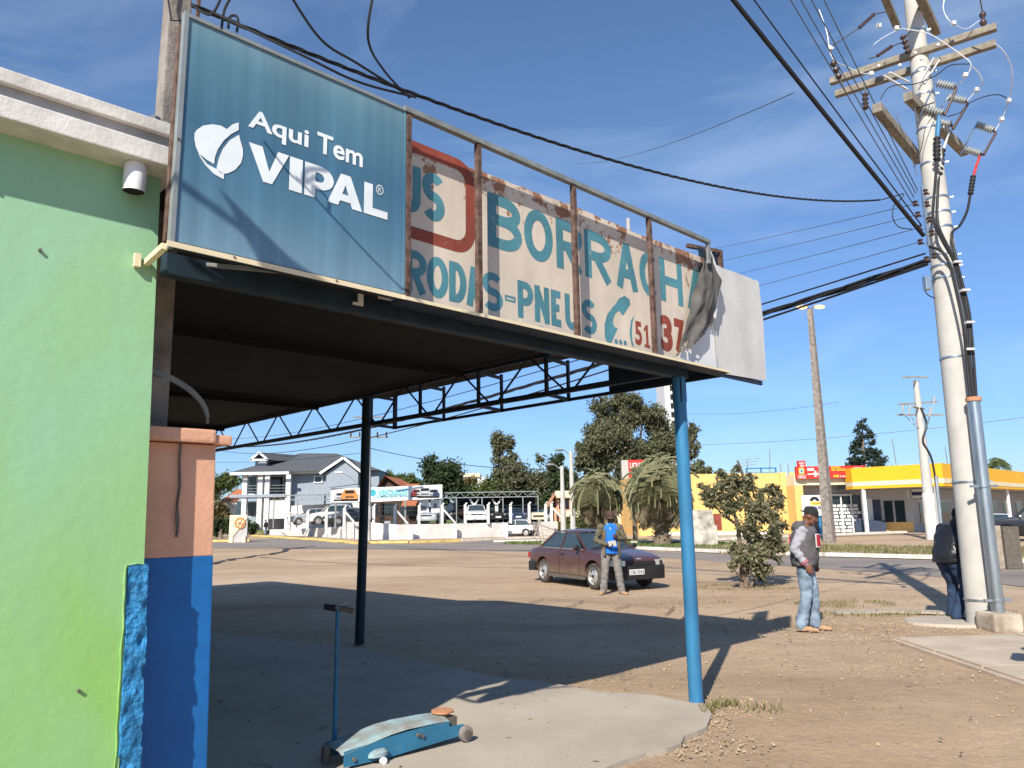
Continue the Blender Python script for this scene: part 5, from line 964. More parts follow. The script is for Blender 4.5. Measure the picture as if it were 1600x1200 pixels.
def wheel(mb_parent, x, y, r, w, hero):
    sgn_ = 1 if y > 0 else -1; yo = y + sgn_ * w / 2
    mb = MB(); n_ = 28 if hero else 16
    mb.lathey(x, r, [(y - sgn_ * w / 2, 0.02), (y - sgn_ * w / 2, r * .85), (y - sgn_ * w * .42, r * .985), (y - sgn_ * w * .3, r), (y + sgn_ * w * .3, r), (y + sgn_ * w * .42, r * .98), (yo, r * .9), (yo + sgn_ * .004, r * .8), (yo - sgn_ * .002, r * .67), (yo - sgn_ * .03, r * .645)], n_)
    t = mb.build('tyre', MT['tyre'], mb_parent, smooth=True, ang=50)
    mb = MB(); mb.lathey(x, r, [(yo - sgn_ * .05, r * .645), (yo - sgn_ * .004, r * .655), (yo + sgn_ * .002, r * .635), (yo - sgn_ * .012, r * .60), (yo - sgn_ * .05, r * .565), (yo - sgn_ * .038, r * .48), (yo - sgn_ * .03, r * .36), (yo - sgn_ * .012, r * .20), (yo - sgn_ * .008, .005)], n_)
    mb.build('rim', MT['rim'], t, smooth=True, ang=30)
    if hero:
        mb = MB()
        for k in range(8):
            a = k * .7854; cx, cz = x + r * .49 * math.cos(a), r + r * .49 * math.sin(a)
            mb.tube([(cx, yo - sgn_ * .046, cz), (cx, yo - sgn_ * .034, cz)], r * .08, 8)
        mb.tube([(x, yo - sgn_ * .01, r), (x, yo + sgn_ * .004, r)], r * .13, 10); mb.build('rim_hole', MT['dark_in'], t)
def make_car(label, kind, paint, hero=False, loc=(0, 0), rz=0.0, name='parked_car', group=None):
    car = thing(name, label, 'car', loc, rz, group)
    r = 0.30 if kind != 'suv' else 0.34; zs = {'sedan': 1.0, 'hatch': 1.03, 'suv': 1.18}[kind]; xr, xf = -1.2, 1.2
    tail = {'sedan': 0.0, 'hatch': 0.25, 'suv': 0.2}[kind]
    S = [(-2.06 + tail, .42, .66, .70, .70), (-2.02 + tail, .33, .84, .77, .87), (-1.75 + tail * .5, .27, .885, .80, .915), (-1.35, .24, .90, .815, .935), (-0.9, .21, .90, .82, .935), (-.3, .20, .895, .82, .93), (.35, .20, .885, .82, .925), (.85, .20, .87, .82, .92), (1.2, .21, .845, .81, .885), (1.6, .24, .79, .795, .82), (1.9, .30, .72, .765, .745), (2.0, .36, .68, .72, .69), (2.03, .42, .62, .66, .63)]
    if kind != 'sedan': S[0] = (-1.82, .42, .80, .70, .84); S[1] = (-1.80, .33, .9, .77, .93)
    mb = MB(); prof = []
    for (x, zb_, zs_, w, zt) in S:
        h = [(0, zb_), (w * .86, zb_), (w * .965, zb_ + .07), (w * 1.0, (zb_ + zs_) / 2), (w * .99, zs_ - .10), (w * .955, zs_ - .01), (w * .86, zs_ + (zt - zs_) * .55), (w * .45, zt - .006), (0, zt)]
        ring = [(x, -y, z * zs) for y, z in h] + [(x, y, z * zs) for y, z in h[-2:0:-1]]; prof.append(ring)
    k = len(prof[0]); mb.add([p for q in prof for p in q], [(i * k + j, i * k + (j + 1) % k, (i + 1) * k + (j + 1) % k, (i + 1) * k + j) for i in range(len(S) - 1) for j in range(k)] + [tuple(range(k)), tuple((len(S) - 1) * k + j for j in range(k))[::-1]])
    body = mb.build('body', paint, car, smooth=True, ang=40)
    mods = []
    if hero:
        sb = body.modifiers.new('s', 'SUBSURF'); sb.levels = 2; sb.render_levels = 2
    cut = MB()
    for x in (xr, xf):
        cut.tube([(x, -1.1, r + .02), (x, -.56, r + .02)], r * 1.19, 28); cut.tube([(x, .56, r + .02), (x, 1.1, r + .02)], r * 1.19, 28)
    co = cut.build('cutter', MT['bumper']); co.location = co.location
    bo = body.modifiers.new('b', 'BOOLEAN'); bo.operation = 'DIFFERENCE'; bo.object = co; bo.solver = 'EXACT'
    oldp = body.parent; body.parent = None
    dg = bpy.context.evaluated_depsgraph_get(); dg.update(); me = bpy.data.meshes.new_from_object(body.evaluated_get(dg)); body.modifiers.clear(); body.data = me; body.parent = oldp
    if len(me.materials) > 1:
        me.polygons.foreach_set('material_index', [0] * len(me.polygons))
        while len(me.materials) > 1: me.materials.pop()
    bpy.data.objects.remove(co)
    me.polygons.foreach_set('use_smooth', [True] * len(me.polygons)); me.set_sharp_from_angle(angle=R_(38))
    # greenhouse
    zb0 = .885 * zs; zr0 = (1.345 if kind != 'suv' else 1.40) * zs
    rb = {'sedan': -1.48, 'hatch': -1.72, 'suv': -1.72}[kind]; rt_ = {'sedan': -.86, 'hatch': -1.30, 'suv': -1.5}[kind]
    wb, wr = .765, .575
    G4 = [(.80, wb - .05, zb0), (.12, wr - .02, zr0 - .05), (-.10, wr, zr0 - .008), (rt_ + .16, wr, zr0 - .015), (rt_, wr - .02, zr0 - .055), (rb, wb - .05, zb0 + .01)]
    def yat(z): return wb + (wr - wb) * max(0, min(1, (z - zb0) / (zr0 - zb0)))
    # pillars and roof
    mb = MB(); rf = [(.17, wr - .02, zr0 - .07), (.02, wr, zr0 - .03), (-.2, wr, zr0 - .012), ((rt_ - .2) / 2, wr + .005, zr0 - .004), (rt_ + .22, wr, zr0 - .014), (rt_ + .02, wr - .01, zr0 - .055)]
    vs = []
    for x, w, z in rf: vs += [(x, -w - .012, z - .035), (x, -w + .02, z), (x, -w * .5, z + .028), (x, 0, z + .036), (x, w * .5, z + .028), (x, w - .02, z), (x, w + .012, z - .035)]
    mb.add(vs, [(i * 7 + j, i * 7 + j + 1, (i + 1) * 7 + j + 1, (i + 1) * 7 + j) for i in range(5) for j in range(6)])
    for s in (-1, 1):
        mb.bar((.80, s * (wb - .07), zb0 - .01), (.17, s * (wr + .0), zr0 - .06), .05, .04); mb.bar((rb, s * (wb - .06), zb0), (rt_ + .03, s * (wr - .0), zr0 - .06), .09 if kind == 'sedan' else .12, .05)
        mb.bar((-.30, s * (wb + .0), zb0 - .01), (-.27, s * (wr + .012), zr0 - .045), .035, .06)
        mb.bar((.80, s * (wb - .02), zb0), (rb, s * (wb - .02), zb0 + .005), .05, .04)
        if kind == 'suv': mb.bar((-1.1, s * wb, zb0), (-1.08, s * wr, zr0 - .05), .035, .08)
    mb.build('roof', paint, car, smooth=True, ang=40)
    for s in (-1, 1):
        def pane(P, nm='side_window'):
            mb = MB(); q = [(x, s * (yat(z) - .004), z) for x, z in P]; mb.add(q, [tuple(range(len(q)))]); return mb.build(nm, MT['carglass'], car)
        pane([(.70, zb0 + .02), (.17, zr0 - .07), (-.245, zr0 - .05), (-.275, zb0 + .02)]); pane([(-.325, zb0 + .02), (-.295, zr0 - .05), (rt_ + .10, zr0 - .06), (rb + .16, zb0 + .03)])
    mb = MB(); mb.add([(.79, -wb + .10, zb0 + .0), (.79, wb - .10, zb0 + .0), (.165, wr - .04, zr0 - .07), (.165, -wr + .04, zr0 - .07)], [(0, 1, 2, 3)]); mb.build('windscreen', MT['carglass'], car)
    mb = MB(); mb.add([(rb - .005, -wb + .12, zb0 + .02), (rb - .005, wb - .12, zb0 + .02), (rt_ + .0, wr - .05, zr0 - .075), (rt_ + .0, -wr + .05, zr0 - .075)], [(0, 1, 2, 3)]); mb.build('rear_window', MT['carglass'], car)
    mb = MB()
    for y in (-.36, .36):
        mb.loft([(-.12, y, .5, .25, .22), (-.15, y, .9 * zs, .07, .21), (-.2, y, 1.05 * zs, .06, .19), (-.21, y, 1.19 * zs, .045, .10)], 12)
    mb.box(-1.15, -1.0, -.6, .6, .5, .98 * zs); mb.build('seat', MT['seat_cloth'], car, smooth=True)
    for x in (xr, xf):
        for y in (-.71, .71): wheel(car, x, y, r, .17, hero)
    # bumpers, lamps, grille, plates
    mb = MB(); zc = .45 * zs
    mb.add([v for x, w, z0, z1 in ((1.62, .815, .30, .54), (1.86, .80, .26, .55), (1.98, .755, .24, .555), (2.05, .62, .24, .555), (2.085, .34, .24, .555), (2.09, .0, .24, .555)) for v in ((x, -w, z0 * zs), (x, -w, z1 * zs), (x, w, z0 * zs), (x, w, z1 * zs))], [f for i in range(5) for f in ((i * 4, i * 4 + 1, i * 4 + 5, i * 4 + 4), (i * 4 + 2, i * 4 + 6, i * 4 + 7, i * 4 + 3), (i * 4 + 1, i * 4 + 3, i * 4 + 7, i * 4 + 5), (i * 4, i * 4 + 4, i * 4 + 6, i * 4 + 2))])
    mb.build('front_bumper', MT['bumper'] if kind == 'sedan' or hero else paint, car, smooth=True, bevel=.02)
    xt = -2.06 + tail - .06
    mb = MB(); mb.add([v for x, w, z0, z1 in ((-1.55, .83, .30, .52), (xt + .12, .80, .28, .53), (xt, .60, .28, .52)) for v in ((x, -w, z0 * zs), (x, -w, z1 * zs), (x, w, z0 * zs), (x, w, z1 * zs))], [f for i in range(2) for f in ((i * 4, i * 4 + 1, i * 4 + 5, i * 4 + 4), (i * 4 + 2, i * 4 + 6, i * 4 + 7, i * 4 + 3), (i * 4 + 1, i * 4 + 3, i * 4 + 7, i * 4 + 5), (i * 4, i * 4 + 4, i * 4 + 6, i * 4 + 2))] + [(8, 9, 11, 10)])
    mb.build('rear_bumper', MT['bumper'], car, smooth=True, bevel=.025)
    mb = MB(); mb.box(1.95, 2.045, -.44, .44, .565 * zs, .655 * zs); mb.build('grille', MT['bumper'], car, bevel=.01)
    for s in (-1, 1):
        mb = MB(); y0, y1 = s * .45, s * .73
        mb.add([(2.06, y0, .56 * zs), (2.055, y0, .675 * zs), (1.97, y1 - s * .02, .69 * zs), (1.975, y1, .56 * zs), (1.82, s * .785, .57 * zs), (1.82, s * .78, .685 * zs), (1.85, y0, .56 * zs), (1.85, y0, .68 * zs)], [(0, 1, 2, 3), (3, 2, 5, 4), (0, 6, 7, 1), (1, 7, 5, 2), (0, 3, 4, 6)])
        mb.build('headlight', MT['lamp'], car, smooth=False)
        mb = MB(); mb.box(xt + .03, xt + .12, min(s * .45, s * .76), max(s * .45, s * .76), .62 * zs, .76 * zs); mb.build('tail_light', MT['taillamp'], car, bevel=.01)
        mb = MB(); mb.ball((.62, s * .87, zb0 + .06), .09, (.55, 1.1, .75), 10, 6); mb.bar((.66, s * .74, zb0 + .03), (.63, s * .84, zb0 + .04), .03); mb.build('door_mirror', MT['bumper'] if hero else paint, car, smooth=True)
        if hero:
            mb = MB(); mb.box(-.22, -.08, min(s * .815, s * .83), max(s * .815, s * .83), .745, .785); mb.build('door_handle', MT['bumper'], car)
            mb = MB()
            for xx in (.62, -.33): mb.bar((xx, s * .8215, .30), (xx, s * .8155, .86), .006, .006)
            mb.bar((-1.9, s * .8, .56), (1.75, s * .8, .56), .006, .008); mb.build('door_seam', MT['dark_in'], car)
            mb = MB(); mb.bar((.78, s * (wb + .002), zb0 + .018), (-.28, s * (wb + .004), zb0 + .018), .008, .014); mb.bar((-.28, s * (wb + .004), zb0 + .018), (rb + .1, s * (wb - .0), zb0 + .025), .008, .014); mb.bar((-.30, s * (yat(zb0 + .02) + .004), zb0 + .02), (-.27, s * (yat(zr0 - .05) + .01), zr0 - .05), .012, .02); mb.build('window_trim', MT['rim'], car)
            mb = MB(); mb.bar((-.86, s * .80, .235), (.84, s * .80, .235), .05, .07); mb.build('sill', MT['iron'], car)
    fb = lambda mb, nm, mm: mb.build(nm, mm, car)
    mb = MB(); mb.box(2.085, 2.10, -.22 if not hero else -.36, .22 if not hero else .06, .36 * zs, .48 * zs); pl = mb.build('number_plate', MT['white'], car)
    if hero:
        mb = MB(); text_fit(mb, 'CBI-7595', -.345, .375, .045, .455, lambda a, c_, d: (2.103, a, c_), .01); mb.build('plate_lettering', MT['navy'], pl)
        mb = MB(); mb.ball((1.985, 0, .70), .05, (.6, 1.6, .45), 14, 6); mb.build('badge', MT['rim'], car, smooth=True)
        mb = MB(); mb.bar((.80, -.55, .915), (.62, .10, .98), .015); mb.bar((.80, .05, .915), (.62, .62, .98), .015); mb.build('wiper', MT['bumper'], car)
        mb = MB(); mb.ball((2.08, 0, .02), .001); pl2 = mb
    return car
hg = ((1.773, 17.445), (0.736, 19.431)); ha = math.atan2(hg[0][1] - hg[1][1], hg[0][0] - hg[1][0]); cx_, cy_ = lerp2(hg[0], hg[1], .5); cx_ += .04; cy_ += .22
cx_ += .74 * math.cos(ha + math.pi / 2); cy_ += .74 * math.sin(ha + math.pi / 2)
hero = make_car('dusty maroon two door saloon parked on the dirt with a man standing at its bonnet', 'sedan', MT['car_maroon'], True, (cx_ - .08 * math.cos(ha), cy_ - .08 * math.sin(ha)), ha, 'parked_car'); hero.scale = (.95, .95, .97)
mb = MB(); ga = [0]

hat = make_car('old white hatchback parked in the street before the white wall', 'hatch', MT['car_white'], False, (-0.040, 65.820), R_(168), 'parked_car')
ye = (-53.233, 203.925)
def carat(px, py, d, label, kind, paint, deg, src=None, z=0.0):
    x, y, z0 = [0, 0, 0]; k = d; return (k, label)
LOT_Z = 1.15
lots = [((-20.071, 76.000, 2.418), 'silver hatchback nearest the gate of the car lot', 'car_silver', 205, 'hatch'),
        ((-17.687, 74.000, 2.369), 'white estate car second from the gate in the car lot', 'car_white', 205, 'suv'),
        ((-15.309, 71.000, 2.315), 'dark green saloon with bright grille under the white car banner', 'car_grey', 215, 'sedan'),
        ((-7.219, 68.000, 2.172), 'silver saloon facing the street right of the lot office', 'car_silver', 262, 'sedan'),
        ((-5.479, 72.000, 2.168), 'black estate car in the shade left of the small white hatchback', 'car_black', 250, 'suv'),
        ((-3.358, 68.000, 2.112), 'small white hatchback facing the street under the carport', 'car_white', 275, 'hatch'),
        ((-1.586, 70.000, 2.096), 'black hatchback under the carport right of the white one', 'car_black', 275, 'hatch'),
        ((-0.008, 70.000, 2.072), 'dark blue saloon near the right end of the carport', 'car_blue', 280, 'sedan'),
        ((1.494, 72.000, 2.060), 'dark grey hatchback at the right end of the carport', 'car_grey', 280, 'hatch')]
protos = {'hatch': hat}
for i, (p, lab, pc, deg, kind) in enumerate(lots):
    if kind not in protos:
        c = make_car(lab, kind, MT[pc], False, (p[0], p[1]), R_(deg), 'parked_car', 'cars for sale in the lot'); protos[kind] = c; c.location.z = LOT_Z
    else:
        c = copy_tree(protos[kind], None, (p[0], p[1], LOT_Z), R_(deg), lab, {'body': MT[pc], 'roof': MT[pc], 'door_mirror': MT[pc], 'front_bumper': MT[pc]}); c['group'] = 'cars for sale in the lot'
copy_tree(hat, None, (*(27.271, 43.537), 0), R_(60), 'white hatchback parked before the shops behind the leather jacket man', {'body': MT['car_white'], 'roof': MT['car_white']})
copy_tree(protos['suv'], None, (*(27.192, 40.148), 0), R_(150), 'black car at the right edge of the view by the shops', {'body': MT['car_black'], 'roof': MT['car_black'], 'front_bumper': MT['car_black']})

for o_ in [x for x in COL.objects if x.get('group') == 'cars for sale in the lot']: o_.scale = (1.12, 1.12, 1.15)

# ------------------------------------------------------------ people
def fuse(mb, name, m, parent, vox=0.012, it=6):
    me = bpy.data.meshes.new(name); me.from_pydata(mb.v, [], mb.f); o = bpy.data.objects.new(name, me); COL.objects.link(o)
    bm = bmesh.new(); bm.from_mesh(me); bmesh.ops.recalc_face_normals(bm, faces=bm.faces); bm.to_mesh(me); bm.free()
    r = o.modifiers.new('r', 'REMESH'); r.mode = 'VOXEL'; r.voxel_size = vox
    s = o.modifiers.new('s', 'SMOOTH'); s.factor = 0.6; s.iterations = it
    dg = bpy.context.evaluated_depsgraph_get(); dg.update(); m2 = bpy.data.meshes.new_from_object(o.evaluated_get(dg)); o.modifiers.clear(); o.data = m2
    m2.materials.clear(); m2.materials.append(m); m2.polygons.foreach_set('use_smooth', [True] * len(m2.polygons)); o.parent = parent; MW[o.name] = MW[parent.name]
    return o
def wrinkle(o, amp, sc, stretch=(1, 1, 1), ph=0):
    me = o.data; me.update(); N = [v.normal.copy() for v in me.vertices]
    for v, nn in zip(me.vertices, N):
        p = Vector((v.co.x * sc * stretch[0], v.co.y * sc * stretch[1], v.co.z * sc * stretch[2] + ph)); v.co += nn * amp * (noise.noise(p) + 0.5 * abs(noise.noise(p * 2.3)))
def limb(mb, pts, rs, n=12):
    mb.tube(pts, rs, n)
    for p, r in zip(pts, rs): mb.ball(p, r * 0.99, (1, 1, 1), 12, 8)
MT['skin_dark'] = mat('dark_brown_skin', (0.055, 0.03, 0.02), 0.5, var=0.1, bump=0.05)
MT['skin_tan'] = mat('brown_skin', (0.17, 0.075, 0.045), 0.5, var=0.1, bump=0.05)
MT['denim'] = mat('faded_blue_denim', (0.12, 0.175, 0.25), 0.9, var=0.4, scale=5, bump=0.3, bscale=30, col2=(0.21, 0.275, 0.345))
MT['denim_dark'] = mat('dark_blue_denim', (0.02, 0.04, 0.085), 0.9, var=0.3, scale=5, bump=0.3)
MT['grey_fleece'] = mat('charcoal_fleece', (0.095, 0.09, 0.095), 0.95, var=0.12, scale=7, bump=0.2)
MT['grey_sleeve'] = mat('light_grey_sleeve', (0.32, 0.32, 0.36), 0.9, var=0.1, scale=7, bump=0.2)
MT['olive'] = mat('olive_brown_jacket', (0.115, 0.10, 0.068), 0.9, var=0.3, scale=8, bump=0.3)
MT['royal'] = mat('bright_blue_top', (0.01, 0.155, 0.62), 0.8, var=0.15, scale=6, bump=0.2)
MT['grey_trouser'] = mat('grey_work_trousers', (0.20, 0.19, 0.18), 0.9, var=0.25, scale=7, bump=0.3)
MT['leather'] = mat('black_leather', (0.014, 0.014, 0.017), 0.32, var=0.3, scale=7, bump=0.5, bscale=22)
MT['suede'] = mat('tan_suede_boot', (0.40, 0.24, 0.13), 0.9, var=0.2, scale=14, bump=0.2)
MT['cap_black'] = mat('black_cap_cloth', (0.016, 0.017, 0.017), 0.85, var=0.2, bump=0.1)
MT['cap_brown'] = mat('brown_cap_cloth', (0.085, 0.045, 0.033), 0.9, var=0.2, bump=0.1)
MT['varsity_red'] = mat('red_felt_letter', (0.45, 0.02, 0.03), 0.85, var=0.1, bump=0.05)
def person(label, loc, rz, J, skin, lower, torso_m, sleeve_m, shoe, cap=None, torso_pad=0.03, head_pitch=0.3, hair=None, hem=0.86, brim_back=False, vox=0.012, wide=1.0, group=None):
    """J: joints in local space, facing +Y. keys pelvis chest neck head and L/R shoulder elbow wrist hip knee ankle toe"""
    P = thing('person', label, 'person', loc, rz, group); V_ = {k: Vector(v) for k, v in J.items()}
    pel, ch, nk, hd = V_['pelvis'], V_['chest'], V_['neck'], V_['head']
    mb = MB()
    def trunk(mb, pad, z_to=1.0, bottom=0.0):
        pts = [pel + (ch - pel) * t for t in (bottom, .25, .5, .75, 1.0)] + [ch + (nk - ch) * .5, ch + (nk - ch) * .85]
        W = [.165, .155, .15, .17, .185, .17, .09]; D = [.115, .11, .105, .115, .125, .11, .075]
        mb.loft([(p.x, p.y, p.z, (w * wide + pad), (d + pad)) for p, w, d in zip(pts, W, D)], 18)
    trunk(mb, -.005)
    limb(mb, [nk - (hd - nk) * .3, nk + (hd - nk) * .6], [.06, .055])
    # head, tilted about its centre
    Hm = Matrix.Translation(hd) @ Matrix.Rotation(-head_pitch, 4, 'X') @ Matrix.Rotation(J.get('yaw', (0,))[0] if 'yaw' in J else 0, 4, 'Z')
    hb = MB(); hb.ball((0, 0, .02), .097, (.80, 1.0, 1.12), 18, 14); hb.ball((0, .03, -.055), .068, (.82, .95, .95), 14, 10)
    hb.ball((0, .098, -.015), .018, (.8, 1.0, 1.5), 8, 6); hb.ball((0, .105, -.03), .017, (1.0, .9, .8), 8, 6)
    hb.ball((0, .083, -.068), .02, (1.5, .7, .5), 8, 6); hb.ball((0, .078, -.105), .024, (1.1, .8, .7), 8, 6); hb.ball((0, .085, .025), .03, (1.7, .45, .4), 8, 6)
    for s in (-1, 1): hb.ball((s * .08, -.005, -.01), .026, (.35, .8, 1.2), 8, 6); hb.ball((s * .045, .072, -.03), .024, (.9, .5, .8), 8, 6)
    mb.add([Hm @ Vector(v) for v in hb.v], hb.f)
    for s in ('L', 'R'):
        limb(mb, [V_[s + 'shoulder'], V_[s + 'elbow'], V_[s + 'wrist']], [.052, .04, .028])
        limb(mb, [V_[s + 'hip'], V_[s + 'knee'], V_[s + 'ankle']], [.085, .055, .042])
        w0 = V_[s + 'wrist']; dv = (V_[s + 'hand'] - w0).normalized(); side_ = V_.get(s + 'palm', Vector((1, 0, 0))); side_ = (side_ - dv * side_.dot(dv)).normalized(); nn = dv.cross(side_)
        for k, off in enumerate((-.03, -.01, .01, .03)):
            limb(mb, [w0, w0 + dv * .055 + side_ * off * .8, w0 + dv * .085 + side_ * off], [.02, .017, .014], 8)
            L = (.062, .075, .072, .055)[k]; cu = V_.get(s + 'curl', Vector((.4, 0, 0))).x; a0 = w0 + dv * .09 + side_ * off; a1 = a0 + (dv * (1 - cu * .4) + nn * cu * .5).normalized() * L * .5; a2 = a1 + (dv * (1 - cu) + nn * cu).normalized() * L * .5
            limb(mb, [a0, a1, a2], [.0105, .0095, .008], 8)
        t0 = w0 + dv * .03 - side_ * .03; limb(mb, [w0 + dv * .02, t0, t0 - side_ * .018 + dv * .035 + nn * .01, t0 - side_ * .014 + dv * .06 + nn * .018], [.018, .014, .011, .009], 8)
    fuse(mb, 'body', skin, P, 0.0085, 3)
    # trousers
    mb = MB(); trunk_pts = [pel - Vector((0, 0, .06)), pel, pel + (ch - pel) * .3]
    mb.loft([(p.x, p.y, p.z, .17 * wide + .012, .125 + .012) for p in trunk_pts], 18)
    for s in ('L', 'R'):
        h, k_, a = V_[s + 'hip'], V_[s + 'knee'], V_[s + 'ankle']
        limb(mb, [h, h.lerp(k_, .5), k_, k_.lerp(a, .5), a + Vector((0, 0, -.015))], [.115, .10, .083, .078, .078], 14)
    o = fuse(mb, 'trousers', lower, P, vox, 4); wrinkle(o, .014, 9, (1, 1, 1.6))
    # jacket body
    mb = MB(); base = pel + (ch - pel) * 0; pts = [Vector((pel.x, pel.y, hem)), Vector((pel.x, pel.y, hem)).lerp(ch, .3), Vector((pel.x, pel.y, hem)).lerp(ch, .6), ch, ch + (nk - ch) * .45, ch + (nk - ch) * .8]
    Wd = [.185, .20, .20, .205, .175, .09]; Dd = [.14, .155, .15, .145, .125, .085]
    mb.loft([(p.x, p.y, p.z, w * wide + torso_pad, d + torso_pad) for p, w, d in zip(pts, Wd, Dd)], 20)
    for s in ('L', 'R'): limb(mb, [V_[s + 'shoulder'] * 1.0, V_[s + 'shoulder'].lerp(V_[s + 'elbow'], .12)], [.074, .066])
    jk = fuse(mb, 'jacket', torso_m, P, vox, 4); wrinkle(jk, .014, 8, (1, 1, 1.5), 5)
    for s in ('L', 'R'):
        mb = MB(); S_, E_, W_ = V_[s + 'shoulder'], V_[s + 'elbow'], V_[s + 'wrist']
        limb(mb, [S_.lerp(E_, .06), S_.lerp(E_, .5), E_, E_.lerp(W_, .5), E_.lerp(W_, .93)], [.084, .073, .064, .057, .047], 14)
        o = fuse(mb, 'sleeve', sleeve_m, P, vox, 3); wrinkle(o, .016, 13, (1, 1, 1.4), 2)
        mb = MB(); a, tt_ = V_[s + 'ankle'], V_[s + 'toe']; d = (tt_ - a); d.z = 0; d.normalize()
        for f, w, h in ((-.04, .042, .10), (.03, .046, .085), (.10, .05, .06), (.17, .048, .045), (.205, .034, .032)): q = a + d * f; mb.ball((q.x, q.y, h * .5 + (a.z - .085)), .05, (w / .05, w / .05 * 1.1, h / .1 * .98), 12, 8)
        mb.ball((a.x, a.y, a.z + .01), .052, (1, 1, 1.1), 10, 8)
        mb.box(-.04, .04, -.06, .22, a.z - .088, a.z - .066, Matrix.Translation((a.x, a.y, 0)) @ Matrix.Rotation(math.atan2(d.y, d.x) - math.pi / 2, 4, 'Z')); fuse(mb, 'shoe', shoe, P, .01, 3)
    if cap:
        hb = MB(); hb.ball((0, -.006, .045), .108, (.86, 1.02, .93), 18, 12)
        hb.v = [(x, y, max(z, .028 + (0 if not brim_back else .0))) for x, y, z in hb.v]
        bs = -1 if brim_back else 1; vs = []
        for i in range(9):
            a = (i - 4) / 4 * 1.15; vs.append((.092 * math.sin(a), bs * (.09 * math.cos(a)), .032)); vs.append((.085 * math.sin(a) * .98, bs * (.085 * math.cos(a) + .075 * max(.15, math.cos(a * 1.1))), .018 - .0))
        k = len(vs); hb.add(vs + [(x, y, z + .008) for x, y, z in vs], [f for i in range(8) for f in ((2 * i, 2 * i + 1, 2 * i + 3, 2 * i + 2), (k + 2 * i, k + 2 * i + 2, k + 2 * i + 3, k + 2 * i + 1), (2 * i + 1, k + 2 * i + 1, k + 2 * i + 3, 2 * i + 3))])
        hb.v = [tuple(Hm @ Vector(v)) for v in hb.v]; o = hb.build('cap', cap, P, smooth=True, ang=50); MW[o.name] = MW[P.name]
    if hair:
        hb = MB(); hb.ball((0, -.012, .035), .107, (.84, 1.0, 1.08), 18, 12); hb.v = [tuple(Hm @ Vector(v)) for v in hb.v if True]
        keep = hb; o = hb.build('hair', hair, P, smooth=True)
        bm = bmesh.new(); bm.from_mesh(o.data); inv = Hm.inverted(); bmesh.ops.delete(bm, geom=[v for v in bm.verts if (inv @ v.co).y > .062 and (inv @ v.co).z < .065 or (inv @ v.co).z < -.05], context='VERTS'); bm.to_mesh(o.data); bm.free()
    return P, V_, Hm
# man in profile, charcoal baseball jacket
q = (4.210, 11.268); rzp = R_(-116)
J = dict(pelvis=(0, 0, .93), chest=(0, .015, 1.28), neck=(0, .05, 1.49), head=(0, .125, 1.60), Lshoulder=(-.19, .02, 1.40), Rshoulder=(.19, .02, 1.40), Lelbow=(-.25, -.06, 1.12), Relbow=(.26, -.10, 1.13), Lwrist=(-.22, .10, .94), Rwrist=(.24, .04, .93), Lhand=(-.20, .14, .83), Rhand=(.235, .09, .82), Lpalm=(0, 1, 0), Rpalm=(0, -1, 0),
         Lhip=(-.09, 0, .88), Rhip=(.09, 0, .88), Lknee=(-.10, .07, .48), Rknee=(.09, .0, .48), Lankle=(-.11, .06, .085), Rankle=(.10, -.10, .085), Ltoe=(-.12, .25, 0), Rtoe=(.12, .10, 0))
P1, V1, H1 = person('man in charcoal baseball jacket and faded jeans in profile, head bowed', q, rzp, J, MT['skin_tan'], MT['denim'], MT['grey_fleece'], MT['grey_sleeve'], MT['suede'], MT['cap_black'], head_pitch=0.42, brim_back=True, hem=.90, torso_pad=.045, wide=1.05)
mb = MB(); mb.loft([(0, -.045, 1.40, .13, .10), (0, -.05, 1.45, .135, .10), (0, -.03, 1.50, .115, .09), (0, .0, 1.53, .085, .07)], 16); o = mb.build('hood', MT['grey_fleece'], P1, smooth=True); wrinkle(o, .02, 11)
mb = MB(); mb.loft([(0, 0, .885, .225, .18), (0, 0, .93, .228, .185)], 24); mb.build('ribbed_hem', MT['cap_black'], P1, smooth=True)
def chest_letter(y0, z0, sx_):
    def pt(x, z, o): return (x, .012 + .205 * math.sqrt(max(0, 1 - (x / .27) ** 2)) + o, z)
    for nm, m, x0, x1, z0_, z1, o in (('letter_edge', 'white', .03, .17, z0 - .01, z0 + .18, .012), ('letter_patch', 'varsity_red', .042, .158, z0 + .005, z0 + .165, .016)):
        mb = MB(); N_ = 6; mb.add([pt(x0 + (x1 - x0) * i / N_, z, o + k_ * .006) for k_ in (0, 1) for z in (z0_, z1) for i in range(N_ + 1)], [(i, i + 1, N_ + 2 + i, N_ + 1 + i) for i in range(N_)] + [(2 * N_ + 2 + i, 2 * N_ + 3 + i, 3 * N_ + 4 + i, 3 * N_ + 3 + i) for i in range(N_)]); mb.build(nm, MT[m], P1)
chest_letter(.178, 1.17, 1)
mb = MB(); mb.box(-.02, .04, -.185, -.172, 1.1, 1.34); mb.build('back_stripe', MT['varsity_red'], P1)
for s in ('L', 'R'):
    for k, mm in enumerate(('varsity_red', 'grey_sleeve', 'varsity_red')):
        E_, W_ = V1[s + 'elbow'], V1[s + 'wrist']; a = E_.lerp(W_, .80 + k * .06); b2 = E_.lerp(W_, .84 + k * .06); mb = MB(); mb.tube([a, b2], .0625 - .003 * k, 16); mb.build('cuff_stripe', MT[mm], P1, smooth=True)
